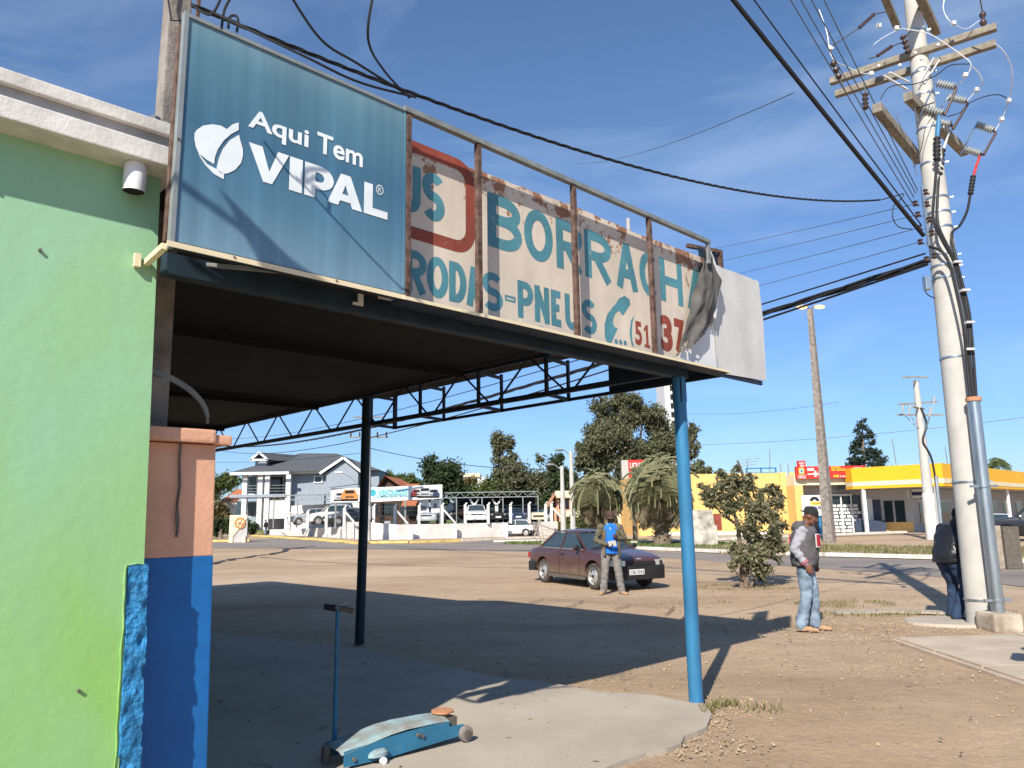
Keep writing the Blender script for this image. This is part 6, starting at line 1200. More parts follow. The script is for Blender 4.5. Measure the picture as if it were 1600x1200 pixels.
# man in a blue top beside the car, reading a paper
q = (2.076, 16.688); rzp = R_(178)
J = dict(pelvis=(0, 0, .93), chest=(0, .02, 1.28), neck=(0, .05, 1.50), head=(0, .11, 1.62), Lshoulder=(-.19, .02, 1.41), Rshoulder=(.19, .02, 1.41), Lelbow=(-.30, .02, 1.14), Relbow=(.31, .02, 1.13), Lwrist=(-.16, .20, 1.17), Rwrist=(.10, .24, 1.04), Lhand=(-.08, .26, 1.22), Rhand=(.0, .30, 1.04), Lpalm=(0, 0, 1), Rpalm=(0, 0, 1),
         Lhip=(-.10, 0, .88), Rhip=(.10, 0, .88), Lknee=(-.14, .03, .48), Rknee=(.14, .03, .48), Lankle=(-.20, .0, .085), Rankle=(.19, .0, .085), Ltoe=(-.30, .2, 0), Rtoe=(.28, .2, 0))
P2, V2, H2 = person('man in bright blue top and open olive jacket reading paper by the maroon car', q, rzp, J, MT['skin_dark'], MT['grey_trouser'], MT['olive'], MT['olive'], MT['suede'], MT['cap_brown'], head_pitch=0.40, hem=.82, torso_pad=-.005)
mb = MB(); vs = []
for z, y0, w, d in ((.85, 0, .14, .172), (.95, .005, .15, .174), (1.08, .01, .16, .178), (1.2, .015, .165, .181), (1.32, .02, .155, .172), (1.42, .03, .13, .148), (1.49, .04, .075, .112)):
    for k in range(11):
        a_ = (k - 5) / 5; vs.append((w * a_, y0 + d * math.sqrt(max(0, 1 - .42 * a_ * a_)) + .012 * noise.noise(Vector((a_ * 3, z * 12, 2))), z))
mb.add(vs, [(j * 11 + i, j * 11 + i + 1, (j + 1) * 11 + i + 1, (j + 1) * 11 + i) for j in range(6) for i in range(10)]); mb.build('blue_top', MT['royal'], P2, smooth=True, ang=60)
for s in (-1, 1):   # lapels hanging open over the blue top
    mb = MB(); mb.add([(s * .05, .125, 1.50), (s * .10, .105, 1.47), (s * .175, .14, 1.33), (s * .19, .155, 1.1), (s * .19, .145, .80), (s * .14, .188, .80), (s * .13, .198, 1.1), (s * .105, .19, 1.33)] , [(0, 1, 2, 7), (7, 2, 3, 6), (6, 3, 4, 5)])
    o = mb.build('lapel', MT['olive'], P2); sd = o.modifiers.new('t', 'SOLIDIFY'); sd.thickness = .012
mb = MB(); mb.bar((-.07, .125, 1.49), (0, .175, 1.36), .03, .012); mb.bar((.07, .125, 1.49), (0, .175, 1.36), .03, .012); mb.build('white_collar', MT['white'], P2)
pap = MB(); pv = MW[P2.name]
pap.plate([(-.09, -.07), (.07, -.08), (.10, .05), (-.06, .08)], .004, lambda a, c_, d: tuple(pv @ Vector((a - .01, .33 + c_ * .4 + d, 1.07 + c_ * .8))))
tag(pap.build('paper', MT['white']), 'folded white paper held by the man in the blue top', 'paper')
# man in black leather jacket behind the utility pole
q = (6.783, 12.059); rzp = R_(-70)
J = dict(pelvis=(0, -.06, .93), chest=(0, .06, 1.27), neck=(0, .16, 1.47), head=(0, .25, 1.56), Lshoulder=(-.19, .09, 1.38), Rshoulder=(.19, .09, 1.38), Lelbow=(-.22, .06, 1.10), Relbow=(.23, .04, 1.10), Lwrist=(-.12, .22, .98), Rwrist=(.14, .20, .96), Lhand=(-.08, .30, .95), Rhand=(.10, .28, .92), Lpalm=(0, 0, 1), Rpalm=(0, 0, 1),
         Lhip=(-.10, -.05, .88), Rhip=(.10, -.05, .88), Lknee=(-.12, .12, .50), Rknee=(.11, .10, .50), Lankle=(-.13, .05, .085), Rankle=(.12, -.16, .085), Ltoe=(-.14, .25, 0), Rtoe=(.14, .05, 0))
person('man in black leather jacket bending his head behind the big utility pole', q, rzp, J, MT['skin_dark'], MT['denim_dark'], MT['leather'], MT['leather'], MT['cap_black'], None, head_pitch=0.6, hair=MT['cap_black'], hem=.86, torso_pad=.05, wide=1.08)
# someone just outside the right edge, whose shadow reaches the paving
Js = dict(J); Js.update(pelvis=(0, 0, .93), chest=(0, 0, 1.28), neck=(0, .02, 1.49), head=(0, .05, 1.62), Lshoulder=(-.19, 0, 1.40), Rshoulder=(.19, 0, 1.40), Lelbow=(-.30, .0, 1.15), Relbow=(.30, .0, 1.15), Lknee=(-.1, .02, .48), Rknee=(.1, .02, .48), Lankle=(-.1, 0, .085), Rankle=(.1, 0, .085), Lhip=(-.09, 0, .88), Rhip=(.09, 0, .88))
qs = (5.446, 9.136); qs = (qs[0] - 2.05 * math.sin(SUN_AZ) + 0.52, qs[1] - 2.05 * math.cos(SUN_AZ))
person('onlooker in black jacket at the right edge whose shadow falls on paving', qs, R_(-20), Js, MT['skin_tan'], MT['denim_dark'], MT['leather'], MT['leather'], MT['cap_black'], MT['cap_black'], head_pitch=0.1)
# two far figures by the car lot
J0 = dict(Js)
def far_person(label, loc, rz, lower, top, cap=None):
    return person(label, loc, rz, J0, MT['skin_tan'], lower, top, top, MT['cap_black'], cap, head_pitch=.2, hair=None if cap else MT['cap_black'], vox=.03)
far_person('distant man in dark clothes walking near the gate of the grey house', (-28.800, 89.141), R_(70), MT['denim'], MT['cap_black'])
far_person('distant woman in blue jeans leaning at the white lot wall', (-10.559, 63.983), R_(160), MT['denim'], MT['grey_sleeve'], MT['cap_brown'])

# ------------------------------------------------------------ far side of the road, left: car lot, grey house
LZ = 1.12
lot = MB(); P = [(-30.634, 97.047), (-14.193, 67.887), (-10.851, 64.141), (-5.428, 63.010), (3.846, 67.826), (6.223, 73.933)]
P = [(p[0], p[1] + .5) for p in P] + [(14, 100), (14, 170), (-60, 170), (-40, 110)]
zz = [0.55, 1.0, LZ, LZ, LZ, LZ, LZ, LZ, LZ, 0.6]; k = len(P)
lot.add([(p[0], p[1], z) for p, z in zip(P, zz)] + [(p[0], p[1], -.2) for p in P], [tuple(range(k))] + [(i, k + i, k + (i + 1) % k, (i + 1) % k) for i in range(k)])
lot = lot.build('car_lot_ground', MT['lawn']); lot['kind'] = 'structure'
def wallrun(name, label, pts, th=0.25, m='white_wall', cat='wall'):   # pts: (x, y, ztop)
    w = thing(name, label, cat, (pts[0][0], pts[0][1])); mb = MB()
    for a, b_ in zip(pts, pts[1:]):
        d = Vector((b_[0] - a[0], b_[1] - a[1])).normalized(); n_ = Vector((-d.y, d.x)) * th
        mb.add([(a[0], a[1], -.1), (b_[0], b_[1], -.1), (b_[0], b_[1], b_[2]), (a[0], a[1], a[2]), (a[0] + n_.x, a[1] + n_.y, -.1), (b_[0] + n_.x, b_[1] + n_.y, -.1), (b_[0] + n_.x, b_[1] + n_.y, b_[2]), (a[0] + n_.x, a[1] + n_.y, a[2])], [(0, 1, 2, 3), (5, 4, 7, 6), (3, 2, 6, 7), (0, 3, 7, 4), (1, 5, 6, 2)])
    mb.build('wall_face', MT[m], w, world=True); return w
lw = wallrun('retaining_wall', 'low white retaining wall tapering towards the house gate at the left', [(-28.239, 88.774)+(0.62,), (-21.174, 78.724)+(0.8,), (-15.093, 68.388)+(1.02,)])
rw = wallrun('retaining_wall', 'long taller white retaining wall below the car lot fence', [(-15.093, 68.388)+(1.45,), (-12.362, 63.154)+(1.4,), (-9.397, 61.596)+(1.17,), (-5.428, 63.010)+(1.16,), (3.846, 67.826)+(1.18,)])
for a in ((-11.089, 62.485), (-8.296, 61.017), (-4.881, 62.706), (-0.733, 64.172)):
    mb = MB(); mb.box(a[0] - .2, a[0] + .2, a[1] - .12, a[1] + .1, 0, 1.155); mb.build('buttress', MT['white_wall'], rw, world=True)
# fence posts, each brace a part of its post, one fence
fen = thing('lot_fence', 'white concrete post fence with slanted braces along the car lot edge', 'fence', (-8.296, 61.017)+(LZ,))
fpts = [(452, 0, 74, .75), (481, 0, 70, .9), (510, 0, 67, 1.0), (538, 1, 64, 1.1), (584, 0, 63.5, 1.2), (617, 1, 63.5, 1.2), (655, 0, 63.5, 1.2), (691, 1, 63.5, 1.2), (727, 0, 64, 1.2), (763, 0, 64.5, 1.2), (798, 0, 65, 1.2), (827, 0, 65, 1.2), (853, 0, 65, 1.2), (862, 1, 65, 1.2), (878, 0, 65, 1.2)]
FX = {452: -21.676, 481: -18.811, 510: -16.384, 538: -14.156, 584: -11.609, 617: -9.862, 655: -7.851, 691: -5.945, 727: -4.072, 763: -2.170, 798: -0.291, 827: 1.279, 853: 2.686, 862: 3.174, 878: 4.040}
for px, br, d, z0 in fpts:
    x = FX[px]; mb = MB(); mb.box(x - .11, x + .11, d - .1, d + .1, z0 - .1, z0 + 1.5); mb.bar((x, d, z0 + 1.45), (x + .15, d - .1, z0 + 1.65), .12)
    mb.build('post', MT['white_wall'], fen, world=True)
    if br: mb = MB(); mb.bar((x, d, z0 + 1.25), (x + 1.1, d, z0), .14); mb.build('brace', MT['white_wall'], fen, world=True)
for zz_ in (.3, .7, 1.1, 1.4):
    mb = MB(); q = [(FX[px], d, z0 + zz_) for px, br, d, z0 in fpts]; mb.tube(q, .012, 4); mb.build('fence_wire', MT['wire'], fen, world=True)
def YB(name, label, cat, px_x0, d, z=0): return thing(name, label, cat, (px_x0, d, z))
# grey two storey house
hs_ = thing('grey_house', 'two storey blue grey house with dark shingle roof, white columns and gables', 'house', (-25.554, 92.000, 1.086)[:2])
def hb(name, m, *boxes, par=None):
    mb = MB()
    for b_ in boxes: mb.box(*b_)
    return mb.build(name, MT[m], par or hs_, world=True)
def X92(px): return (px - 800) * 92 / 1181 * 1.0
xA, xB, xC = (-27.019, 92.000, 5.669)[0], (-16.269, 92.000, 5.502)[0], (-22.765, 92.000, 5.603)[0]; xL = (-33.132, 92.000, 5.765)[0]
zE, zR = (-25.762, 92.000, 7.419)[2], (-26.421, 97.000, 10.173)[2]; zF = (-25.674, 92.000, 4.730)[2]
hb('wall', 'house_grey', (xA, xB, 92, 104, .5, zE), (xA + .01, xC, 91.6, 92, .5, zF))
hb('rear_wall', 'grey_wall', (xL + 1, xA, 95.5, 104, .5, zE))
hb('upper_slab', 'house_grey', (xL - .6, xA, 90.5, 95.5, zF - .35, zF))
for px in (379, 403, 414, 447):
    x = (-30.444, 90.000, 5.645)[0] + (px - 400) * .0762; hb('column', 'white', (x - .28, x + .28, 90.7, 91.2, .5, zE - .05))
for x0, x1 in ((379, 402), (415, 446)):
    a = (-30.444, 90.000, 5.645)[0] + (x0 - 400) * .0762; c_ = (-30.444, 90.000, 5.645)[0] + (x1 - 400) * .0762
    mb = MB()
    for h in (.35, .7, 1.05): mb.bar((a, 90.9, zF + h), (c_, 90.9, zF + h), .05)
    mb.build('balcony_rail', MT['rail_grey'], hs_, world=True)
for (p0, p1, d, nm) in (((-30.505, 95.000, 7.031), (-28.907, 95.000, 4.946), 95.4, 'glazed_door'), ((-33.308, 95.000, 7.075), (-32.257, 95.000, 4.998), 95.4, 'window'), ((-33.165, 95.000, 3.909), (-32.138, 95.000, 2.247), 95.4, 'window'), ((-29.178, 91.000, 3.850), (-27.130, 91.000, 2.016), 91, 'garage_door'), ((-23.959, 92.000, 6.774), (-23.244, 92.000, 6.148), 91.95, 'window'), ((-22.325, 92.000, 6.518), (-21.357, 92.000, 4.969), 91.95, 'window'), ((-20.934, 92.000, 6.650), (-20.145, 92.000, 6.023), 91.95, 'window')):
    fr = hb(nm, 'white', (p0[0] - .18, p1[0] + .18, d - .08, d, p1[2] - .15, p0[2] + .15))
    if nm != 'garage_door': hb('pane', 'glass', (p0[0], p1[0], d - .11, d - .082, p1[2], p0[2]), par=fr)
# roofs
def roofm(name, vs, fs, m='slate', par=None):
    mb = MB(); mb.add(vs, fs); return mb.build(name, MT[m], par or hs_, world=True)
xl, xr = xL - .35, xB + .1; xr0, xr1 = (-27.569, 97.000, 10.109)[0], (-24.362, 97.000, 9.977)[0]
roofm('roof', [(xl, 89.7, zE - .1), (xr, 91.2, zE), (xr, 106, zE), (xl, 106, zE), (xr0, 98, zR), (xr1 + 1.5, 98, zR - .1)], [(0, 1, 5, 4), (1, 2, 5), (2, 3, 4, 5), (3, 0, 4)])
hb('eave_fascia', 'white', (xl, xA + .5, 89.6, 89.72, zE - .42, zE - .1)); hb('eave_fascia', 'white', (xA + .5, xC - .2, 91.0, 91.15, zE - .3, zE + .02))
a0, a1, ap = (-22.697, 90.000, 7.255), (-18.216, 90.000, 7.109), (-20.230, 90.000, 8.883)
roofm('gable_wall', [(a0[0] + .3, 90.6, a0[2] - .2), (a1[0] - .3, 90.6, a0[2] - .2), (ap[0], 90.6, ap[2] - .25), (a0[0] + .3, 98, a0[2] - .2), (a1[0] - .3, 98, a0[2] - .2), (ap[0], 98, ap[2] - .25)], [(0, 1, 2), (0, 3, 5, 2), (1, 2, 5, 4)], 'house_grey')
roofm('gable_roof', [(a0[0] - .3, 90.2, a0[2] - .1), (ap[0], 90.2, ap[2] + .12), (a1[0] + .3, 90.2, a0[2] - .1), (a0[0] - .3, 98, a0[2] - .1), (ap[0], 98, ap[2] + .12), (a1[0] + .3, 98, a0[2] - .1)], [(0, 1, 4, 3), (1, 2, 5, 4)])
for p, q in (((a0[0] - .3, 90.15, a0[2] - .2), (ap[0], 90.15, ap[2] + .0)), ((ap[0], 90.15, ap[2] + .0), (a1[0] + .3, 90.15, a0[2] - .2))):
    mb = MB(); mb.bar(p, q, .1, .3, up=(0, 0, 1)); mb.build('barge_board', MT['white'], hs_, world=True)
hb('gable_side', 'house_grey', (a0[0] + .4, a1[0] - .3, 90.6, 92, .5, a0[2] - .2))
b0, b1, bp2 = (-31.879, 92.000, 8.908), (-29.777, 92.000, 8.875), (-30.829, 92.000, 9.825)
hb('dormer', 'house_grey', (b0[0] + .4, b1[0] - .3, 92.4, 96, zE - .2, b0[2]))
roofm('dormer_roof', [(b0[0], 91.8, b0[2]), (bp2[0], 91.8, bp2[2]), (b1[0], 91.8, b0[2]), (b0[0] + 3, 98.5, b0[2]), (bp2[0] + 4.5, 98.5, bp2[2]), (b1[0] + 4, 98.5, b0[2])], [(0, 1, 4, 3), (1, 2, 5, 4)])
for p, q in (((b0[0], 91.75, b0[2]), (bp2[0], 91.75, bp2[2])), ((bp2[0], 91.75, bp2[2]), (b1[0], 91.75, b0[2])), ((b0[0], 91.75, b0[2]), (b1[0], 91.75, b0[2]))):
    mb = MB(); mb.bar(p, q, .1, .25); mb.build('barge_board', MT['white'], hs_, world=True)
# walls around the house and gate
wallrun('garden_wall', 'plain white wall running behind the first parked cars of the lot', [(-24.431, 84.000, 2.533)[:2]+(3.2,), (-15.243, 80.000, 2.367)[:2]+(3.4,)])
wallrun('garden_wall', 'dark blue grey low wall left of the house gate', [(-41.729, 104.830)+(2.0,), (-40.582, 108.040)+(2.0,)], m='house_grey')
gt = thing('gate', 'tall dark metal gate frame in front of the grey house drive', 'gate', (-36.263, 109.102))
g0, g1 = (-36.384, 109.194), (-33.641, 107.114); hz_ = 3.588
for x in (g0[0], (g0[0] + g1[0]) / 2, g1[0]): mb = MB(); mb.box(x - .12, x + .12, g0[1] - .1, g0[1] + .1, 0, hz_); mb.build('gate_post', MT['rail_grey'], gt, world=True)
mb = MB(); mb.bar((g0[0], g0[1], hz_ * .8), (g1[0], g0[1], hz_ * .8), .1); mb.bar((g0[0], g0[1], hz_ * .4), (g1[0], g0[1], hz_ * .4), .1); mb.build('gate_rail', MT['steel_dark'], gt, world=True)
# left carport of thin steel
def carport(label, x0, x1, y0, y1, zt, posts, roofm_='steel_dark', truss=True, z0=LZ):
    c = thing('carport', label, 'carport', ((x0 + x1) / 2, y0, z0))
    for x, y in posts: mb = MB(); mb.bar((x, y, z0 - .2), (x, y, zt), .1); mb.build('post', MT['rail_grey'], c, world=True)
    mb = MB(); mb.bar((x0, y0, zt), (x1, y0, zt), .08); mb.bar((x0, y0, zt + .45), (x1, y0, zt + .45), .08); n_ = max(2, int((x1 - x0) / .9))
    for i in range(n_):
        a = x0 + (x1 - x0) * i / n_; b_ = x0 + (x1 - x0) * (i + 1) / n_; mb.bar((a, y0, zt), ((a + b_) / 2, y0, zt + .45), .04); mb.bar(((a + b_) / 2, y0, zt + .45), (b_, y0, zt), .04)
    mb.build('front_truss', MT['rail_grey'], c, world=True)
    mb = MB(); mb.add([(x0, y0, zt + .47), (x1, y0, zt + .47), (x1, y1, zt + .75), (x0, y1, zt + .75), (x0, y0, zt + .43), (x1, y0, zt + .43), (x1, y1, zt + .71), (x0, y1, zt + .71)], [(0, 1, 2, 3), (4, 5, 6, 7), (0, 1, 5, 4), (1, 2, 6, 5), (3, 0, 4, 7)]); mb.build('roof_sheet', MT[roofm_], c, world=True); return c
c1x, c2x = (-23.722, 78.000, 4.034)[0], (-17.539, 74.000, 3.835)[0]
carport('thin steel carport over the first cars beside the grey house', c1x, c2x, 75, 82, (-20.283, 75.000, 3.593)[2], [(c1x + .2, 75), (c1x + 2.5, 75), (c2x - .2, 75)], 'rail_grey')
c1x, c2x = (-6.197, 68.000, 3.505)[0], (2.235, 68.000, 3.374)[0]
cpR = carport('long steel carport with dark netting over the cars right of the office', c1x, c2x, 68, 80, (-2.437, 68.000, 3.390)[2], [(c1x + (c2x - c1x) * f, 68) for f in (.13, .4, .62, .83, .99)])
mb = MB(); mb.box(c1x, c2x, 80, 80.1, LZ, (-2.437, 68.000, 3.390)[2] + .5); mb.build('back_netting', MT['steel_dark'], cpR, world=True)
for px in ((-3.576, 69.000, 2.690), (-1.557, 69.000, 2.659)):
    mb = MB(); mb.bar((px[0], 69, LZ), (px[0], 69, px[2] + .2), .28); mb.bar((px[0], 69, px[2]), (px[0] - .4, 69, px[2] + .6), .15); mb.bar((px[0], 69, px[2]), (px[0] + .4, 69, px[2] + .6), .15); mb.build('forked_post', MT['white'], cpR, world=True)
# lot office
of = thing('lot_office', 'dark brown timber lot office with orange clay tile roofs behind the car banner', 'office', (-11.934, 76.000, 1.667)[:2]+(LZ,))
o0, o1 = (-14.672, 76.000, 2.334)[0], (-9.402, 76.000, 2.253)[0]
def ob(name, m, *bx):
    mb = MB()
    for b_ in bx: mb.box(*b_)
    return mb.build(name, MT[m], of, world=True)
MT['timber'] = mat('dark_brown_timber', (0.06, 0.032, 0.022), .8, var=.3, scale=3, bump=.2)
ob('wall', 'timber', (o0, o1, 76, 84, LZ - .1, (-12.918, 76.000, 4.067)[2]))
for f in (.15, .38, .52, .72, .86): x = o0 + (o1 - o0) * f; ob('window', 'glass', (x - .38, x + .38, 75.9, 75.98, LZ + .9, LZ + 2.0))
ob('door', 'opening_print_black', (o0 + (o1 - o0) * .26, o0 + (o1 - o0) * .34, 75.9, 75.98, LZ, LZ + 2.1))
g0, g1, gp = (-13.576, 75.000, 4.672), (-10.992, 75.000, 4.632), (-12.773, 75.000, 5.849)
def orf(name, vs, fs, m='tile_orange'): mb = MB(); mb.add(vs, fs); return mb.build(name, MT[m], of, world=True)
orf('gable_wall', [(g0[0] + .3, 76, g0[2]), (g1[0], 76, g0[2]), (gp[0], 76, gp[2] - .2)], [(0, 1, 2)], 'timber')
orf('roof', [(g0[0], 75.3, g0[2]), (gp[0], 75.3, gp[2]), (g1[0], 75.3, g0[2]), (g0[0], 82, g0[2]), (gp[0] + .6, 82, gp[2]), (g1[0] + 1, 82, g0[2])], [(0, 1, 4, 3), (1, 2, 5, 4)])
r0, r1 = (-12.321, 77.000, 4.791), (-9.790, 79.000, 5.223)
orf('roof', [(r0[0], 76.5, r0[2]), (r1[0], 76.5, r0[2]), (r1[0], 80, r1[2]), (r0[0], 80, r1[2])], [(0, 1, 2, 3)])
r0, r1 = (-10.975, 75.000, 2.828), (-9.535, 76.000, 3.384)
orf('porch_roof', [(r0[0], 74.2, r0[2]), (r1[0], 74.2, r0[2]), (r1[0], 76, r1[2]), (r0[0], 76, r1[2])], [(0, 1, 2, 3)])
# banners with cars
def carface(mb_list, x, z, s, paint, d, par):   # printed car front
    for nm, m, P in (('printed_car', paint, [(-.5, .1), (.5, .1), (.52, .32), (.42, .42), (.32, .66), (-.32, .66), (-.42, .42), (-.52, .32)]), ('printed_car', 'opening_print_black', [(-.28, .44), (.28, .44), (.24, .61), (-.24, .61)]), ('printed_car', 'opening_print_black', [(-.48, 0), (.48, 0), (.5, .12), (-.5, .12)]), ('printed_car', 'opening_print_black', [(-.25, .2), (.25, .2), (.25, .27), (-.25, .27)])):
        d2 = d - (.005 if m != 'opening_print_black' else .01); mb = MB(); mb.add([(x + a * s, d2, z + c_ * s) for a, c_ in P], [tuple(range(len(P)))]); mb.build(nm, MT[m], par, world=True)
MT['sky_print'] = mat('light_blue_print', (.42, .66, .74), .6, var=.1, bump=0); MT['orange_print'] = mat('orange_print', (.5, .2, .05), .6, bump=0); MT['teal_print'] = mat('teal_print', (.03, .35, .42), .6, bump=0)
D = 66
e0, e1 = (-15.827, 66.000, 4.316), (-12.867, 66.000, 3.119)
bn = thing('car_banner', 'white banner with a printed orange pickup on two posts left of the office', 'banner', (e0[0], D, LZ))
mb = MB(); mb.box(e0[0], e1[0], D, D + .08, e1[2], e0[2]); mb.build('sheet', MT['white'], bn, world=True)
carface(None, (-15.025, 66.000, 3.208)[0], (-15.025, 66.000, 3.208)[2], 1.1, 'car_silver', D, bn); carface(None, (-14.195, 66.000, 3.195)[0], (-14.195, 66.000, 3.195)[2], 1.5, 'orange_print', D - .01, bn)
mb = MB(); mb.add([(e0[0] - .3, D - .3, e0[2] + .05), (e1[0], D - .3, e0[2] + .4), (e1[0], D + 2, e0[2] + .5), (e0[0] - .3, D + 2, e0[2] + .15)], [(0, 1, 2, 3)]); mb.build('top_cover', MT['steel_dark'], bn, world=True)
for x in ((-15.389, 66.000, 2.287)[0], (-13.293, 66.000, 2.254)[0]): mb = MB(); mb.bar((x, D + .1, .9), (x, D + .1, e1[2]), .14); mb.build('post', MT['rail_grey'], bn, world=True)
f0, f1 = (-12.447, 66.000, 4.373), (-6.180, 66.000, 3.180)
bn = thing('car_banner', 'long white car lot banner reading VEICULOS with three printed cars', 'banner', (f0[0], D, LZ))
mb = MB(); mb.add([(f0[0], D, f0[2] - .05), (f1[0], D, f0[2] + .12), (f1[0], D, f1[2] + .12), (f0[0], D, f1[2] - .1), (f0[0], D + .08, f0[2] - .05), (f1[0], D + .08, f0[2] + .12), (f1[0], D + .08, f1[2] + .12), (f0[0], D + .08, f1[2] - .1)], [(0, 1, 2, 3), (4, 5, 6, 7), (0, 1, 5, 4), (1, 2, 6, 5), (2, 3, 7, 6), (3, 0, 4, 7)]); mb.build('sheet', MT['white'], bn, world=True)
FB = lambda a, c_, d: (a, D - .012 - d, c_)
h0, h1 = (-12.168, 66.000, 4.314), (-9.111, 66.000, 3.334); mb = MB(); mb.add([FB(h0[0], h0[2] - .3, -.006), FB(h1[0], h0[2], -.006), FB(h1[0], h1[2] + .15, -.006), FB(h0[0], h1[2], -.006)], [(0, 1, 2, 3)]); mb.build('blue_wash', MT['sky_print'], bn, world=True)
c0_ = (-12.217, 66.000, 3.876); mb = MB(); mb.add([FB(c0_[0] + .3 * math.cos(a), c0_[2] + .3 * math.sin(a), .004) for a in [i * .393 for i in range(16)]], [tuple(range(16))]); mb.build('round_emblem', MT['teal_print'], bn, world=True)
t0, t1 = (-11.722, 66.000, 4.142), (-9.225, 66.000, 3.665); mb = MB(); text_fit(mb, 'VEICULOS', t0[0], t1[2], t1[0], t0[2] - .05, FB, .02); mb.build('banner_lettering', MT['teal_print'], bn, world=True)
t0, t1 = (-11.826, 66.000, 3.650), (-9.167, 66.000, 3.445); mb = MB(); text_fit(mb, 'COMPRA VENDE TROCA', t0[0], t1[2], t1[0], t0[2], FB, .02); mb.build('banner_lettering', MT['navy'], bn, world=True)
for px, s, pc in (((-8.393, 66.000, 3.433), 1.0, 'car_red'), ((-6.955, 66.000, 3.356), 1.1, 'car_blue'), ((-7.674, 66.000, 3.367), 1.35, 'car_silver')): carface(None, px[0], px[2], s, pc, D - .008 * s, bn)
for x in ((-9.377, 66.000, 2.194)[0], (-6.345, 66.000, 2.147)[0]): mb = MB(); mb.bar((x, D + .1, .9), (x, D + .1, f1[2]), .14); mb.build('post', MT['rail_grey'], bn, world=True)
p0, p1 = (-8.350, 67.000, 3.235), (-6.330, 67.000, 2.097)
bd = thing('display_board', 'pale blue white display boards with car pictures under the long banner', 'board', (p0[0], 67, LZ))
mb = MB(); mb.box(p0[0], p0[0] + .9, 67, 67.1, LZ, p0[2]); mb.box(p0[0] + 1.1, p1[0], 67, 67.1, p1[2] - .3, p0[2]); mb.build('panel', MT['white'], bd, world=True)
mb = MB(); mb.box(p0[0] + .15, p0[0] + .7, 66.97, 66.99, p1[2] + .2, p1[2] + .6); mb.box(p0[0] + 1.3, p1[0] - .4, 66.97, 66.99, p1[2] + .4, p1[2] + .8); mb.build('printed_car', MT['car_grey'], bd, world=True)
# civic club slab with gear wheel emblem
s0, s1 = (-22.260, 60.022), (-20.891, 59.391); zt = 2.112
rs = thing('monument_sign', 'beige slab with round gear wheel emblem standing on the kerb', 'sign', s0)
mb = MB(); dd = s0[1]
mb.box(s0[0], s0[0] + .3, dd, dd + .3, 0, zt); mb.add([(s0[0] + .3, dd + .02, .45), (s1[0], dd + .02, 1.85), (s1[0], dd + .02, zt), (s0[0] + .3, dd + .02, zt), (s0[0] + .3, dd + .25, .45), (s1[0], dd + .25, 1.85), (s1[0], dd + .25, zt), (s0[0] + .3, dd + .25, zt)], [(0, 1, 2, 3), (4, 5, 6, 7), (0, 1, 5, 4), (1, 2, 6, 5), (2, 3, 7, 6)]); mb.build('slab', MT['cream'], rs, world=True)
mb = MB(); mb.add([(s0[0] + .3, dd + .1, .44), (s1[0], dd + .1, 1.84), (s1[0], dd + .1, .0), (s0[0] + .3, dd + .1, 0), (s0[0] + .3, dd + .25, .44), (s1[0], dd + .25, 1.84), (s1[0], dd + .25, .0), (s0[0] + .3, dd + .25, 0)], [(0, 1, 2, 3), (4, 5, 6, 7), (1, 2, 6, 5)]); mb.build('grey_infill', MT['grey_wall'], rs, world=True)
mb = MB(); mb.loft([(s1[0] - .15, dd, 0, .16, .16), (s1[0] - .15, dd, .45, .14, .14), (s1[0] - .15, dd, .6, .04, .04)], 10); mb.build('bollard_foot', MT['cream'], rs, world=True)
cx0, cz0 = s0[0] + .82, zt - .62; mb = MB(); R1 = .46
pts = []
for k in range(48): r = R1 if k % 2 else R1 * .9; a = k * math.pi / 24; pts.append((cx0 + r * math.cos(a), dd - .005, cz0 + r * math.sin(a)))
inn_ = [(cx0 + R1 * .66 * math.cos(k * math.pi / 24), dd - .005, cz0 + R1 * .66 * math.sin(k * math.pi / 24)) for k in range(48)]
mb.add(pts + inn_, [(k, (k + 1) % 48, 48 + (k + 1) % 48, 48 + k) for k in range(48)])
for k in range(6): a = k * math.pi / 3; mb.bar((cx0 + .07 * math.cos(a), dd - .006, cz0 + .07 * math.sin(a)), (cx0 + .32 * math.cos(a), dd - .006, cz0 + .32 * math.sin(a)), .01, .07, up=(0, 1, 0))
mb.add([(cx0 + .12 * math.cos(k * .52), dd - .008, cz0 + .12 * math.sin(k * .52)) for k in range(12)], [tuple(range(12))]); mb.build('gear_emblem', MT['orange_print'], rs, world=True)
# small timber board on crossed legs
w0 = (1.629, 51.516); ws = thing('wooden_sign', 'small cream board on crossed timber legs on the grass island', 'sign', w0); h = 1.852
mb = MB(); mb.box(w0[0] - .45, w0[0] + .45, w0[1] - .04, w0[1], h - .4, h + .05); mb.build('board', MT['cream'], ws, world=True)
mb = MB(); mb.box(w0[0] - .36, w0[0] + .36, w0[1] - .06, w0[1] - .045, h - .25, h - .12); mb.build('painted_line', MT['timber'], ws, world=True)
for a, b_ in ((-.8, .3), (.1, .35), (.1, -.4)): mb = MB(); mb.bar((w0[0] + b_, w0[1], 0), (w0[0] + a, w0[1], h - .3), .07); mb.build('leg', MT['bark_pale'], ws, world=True)

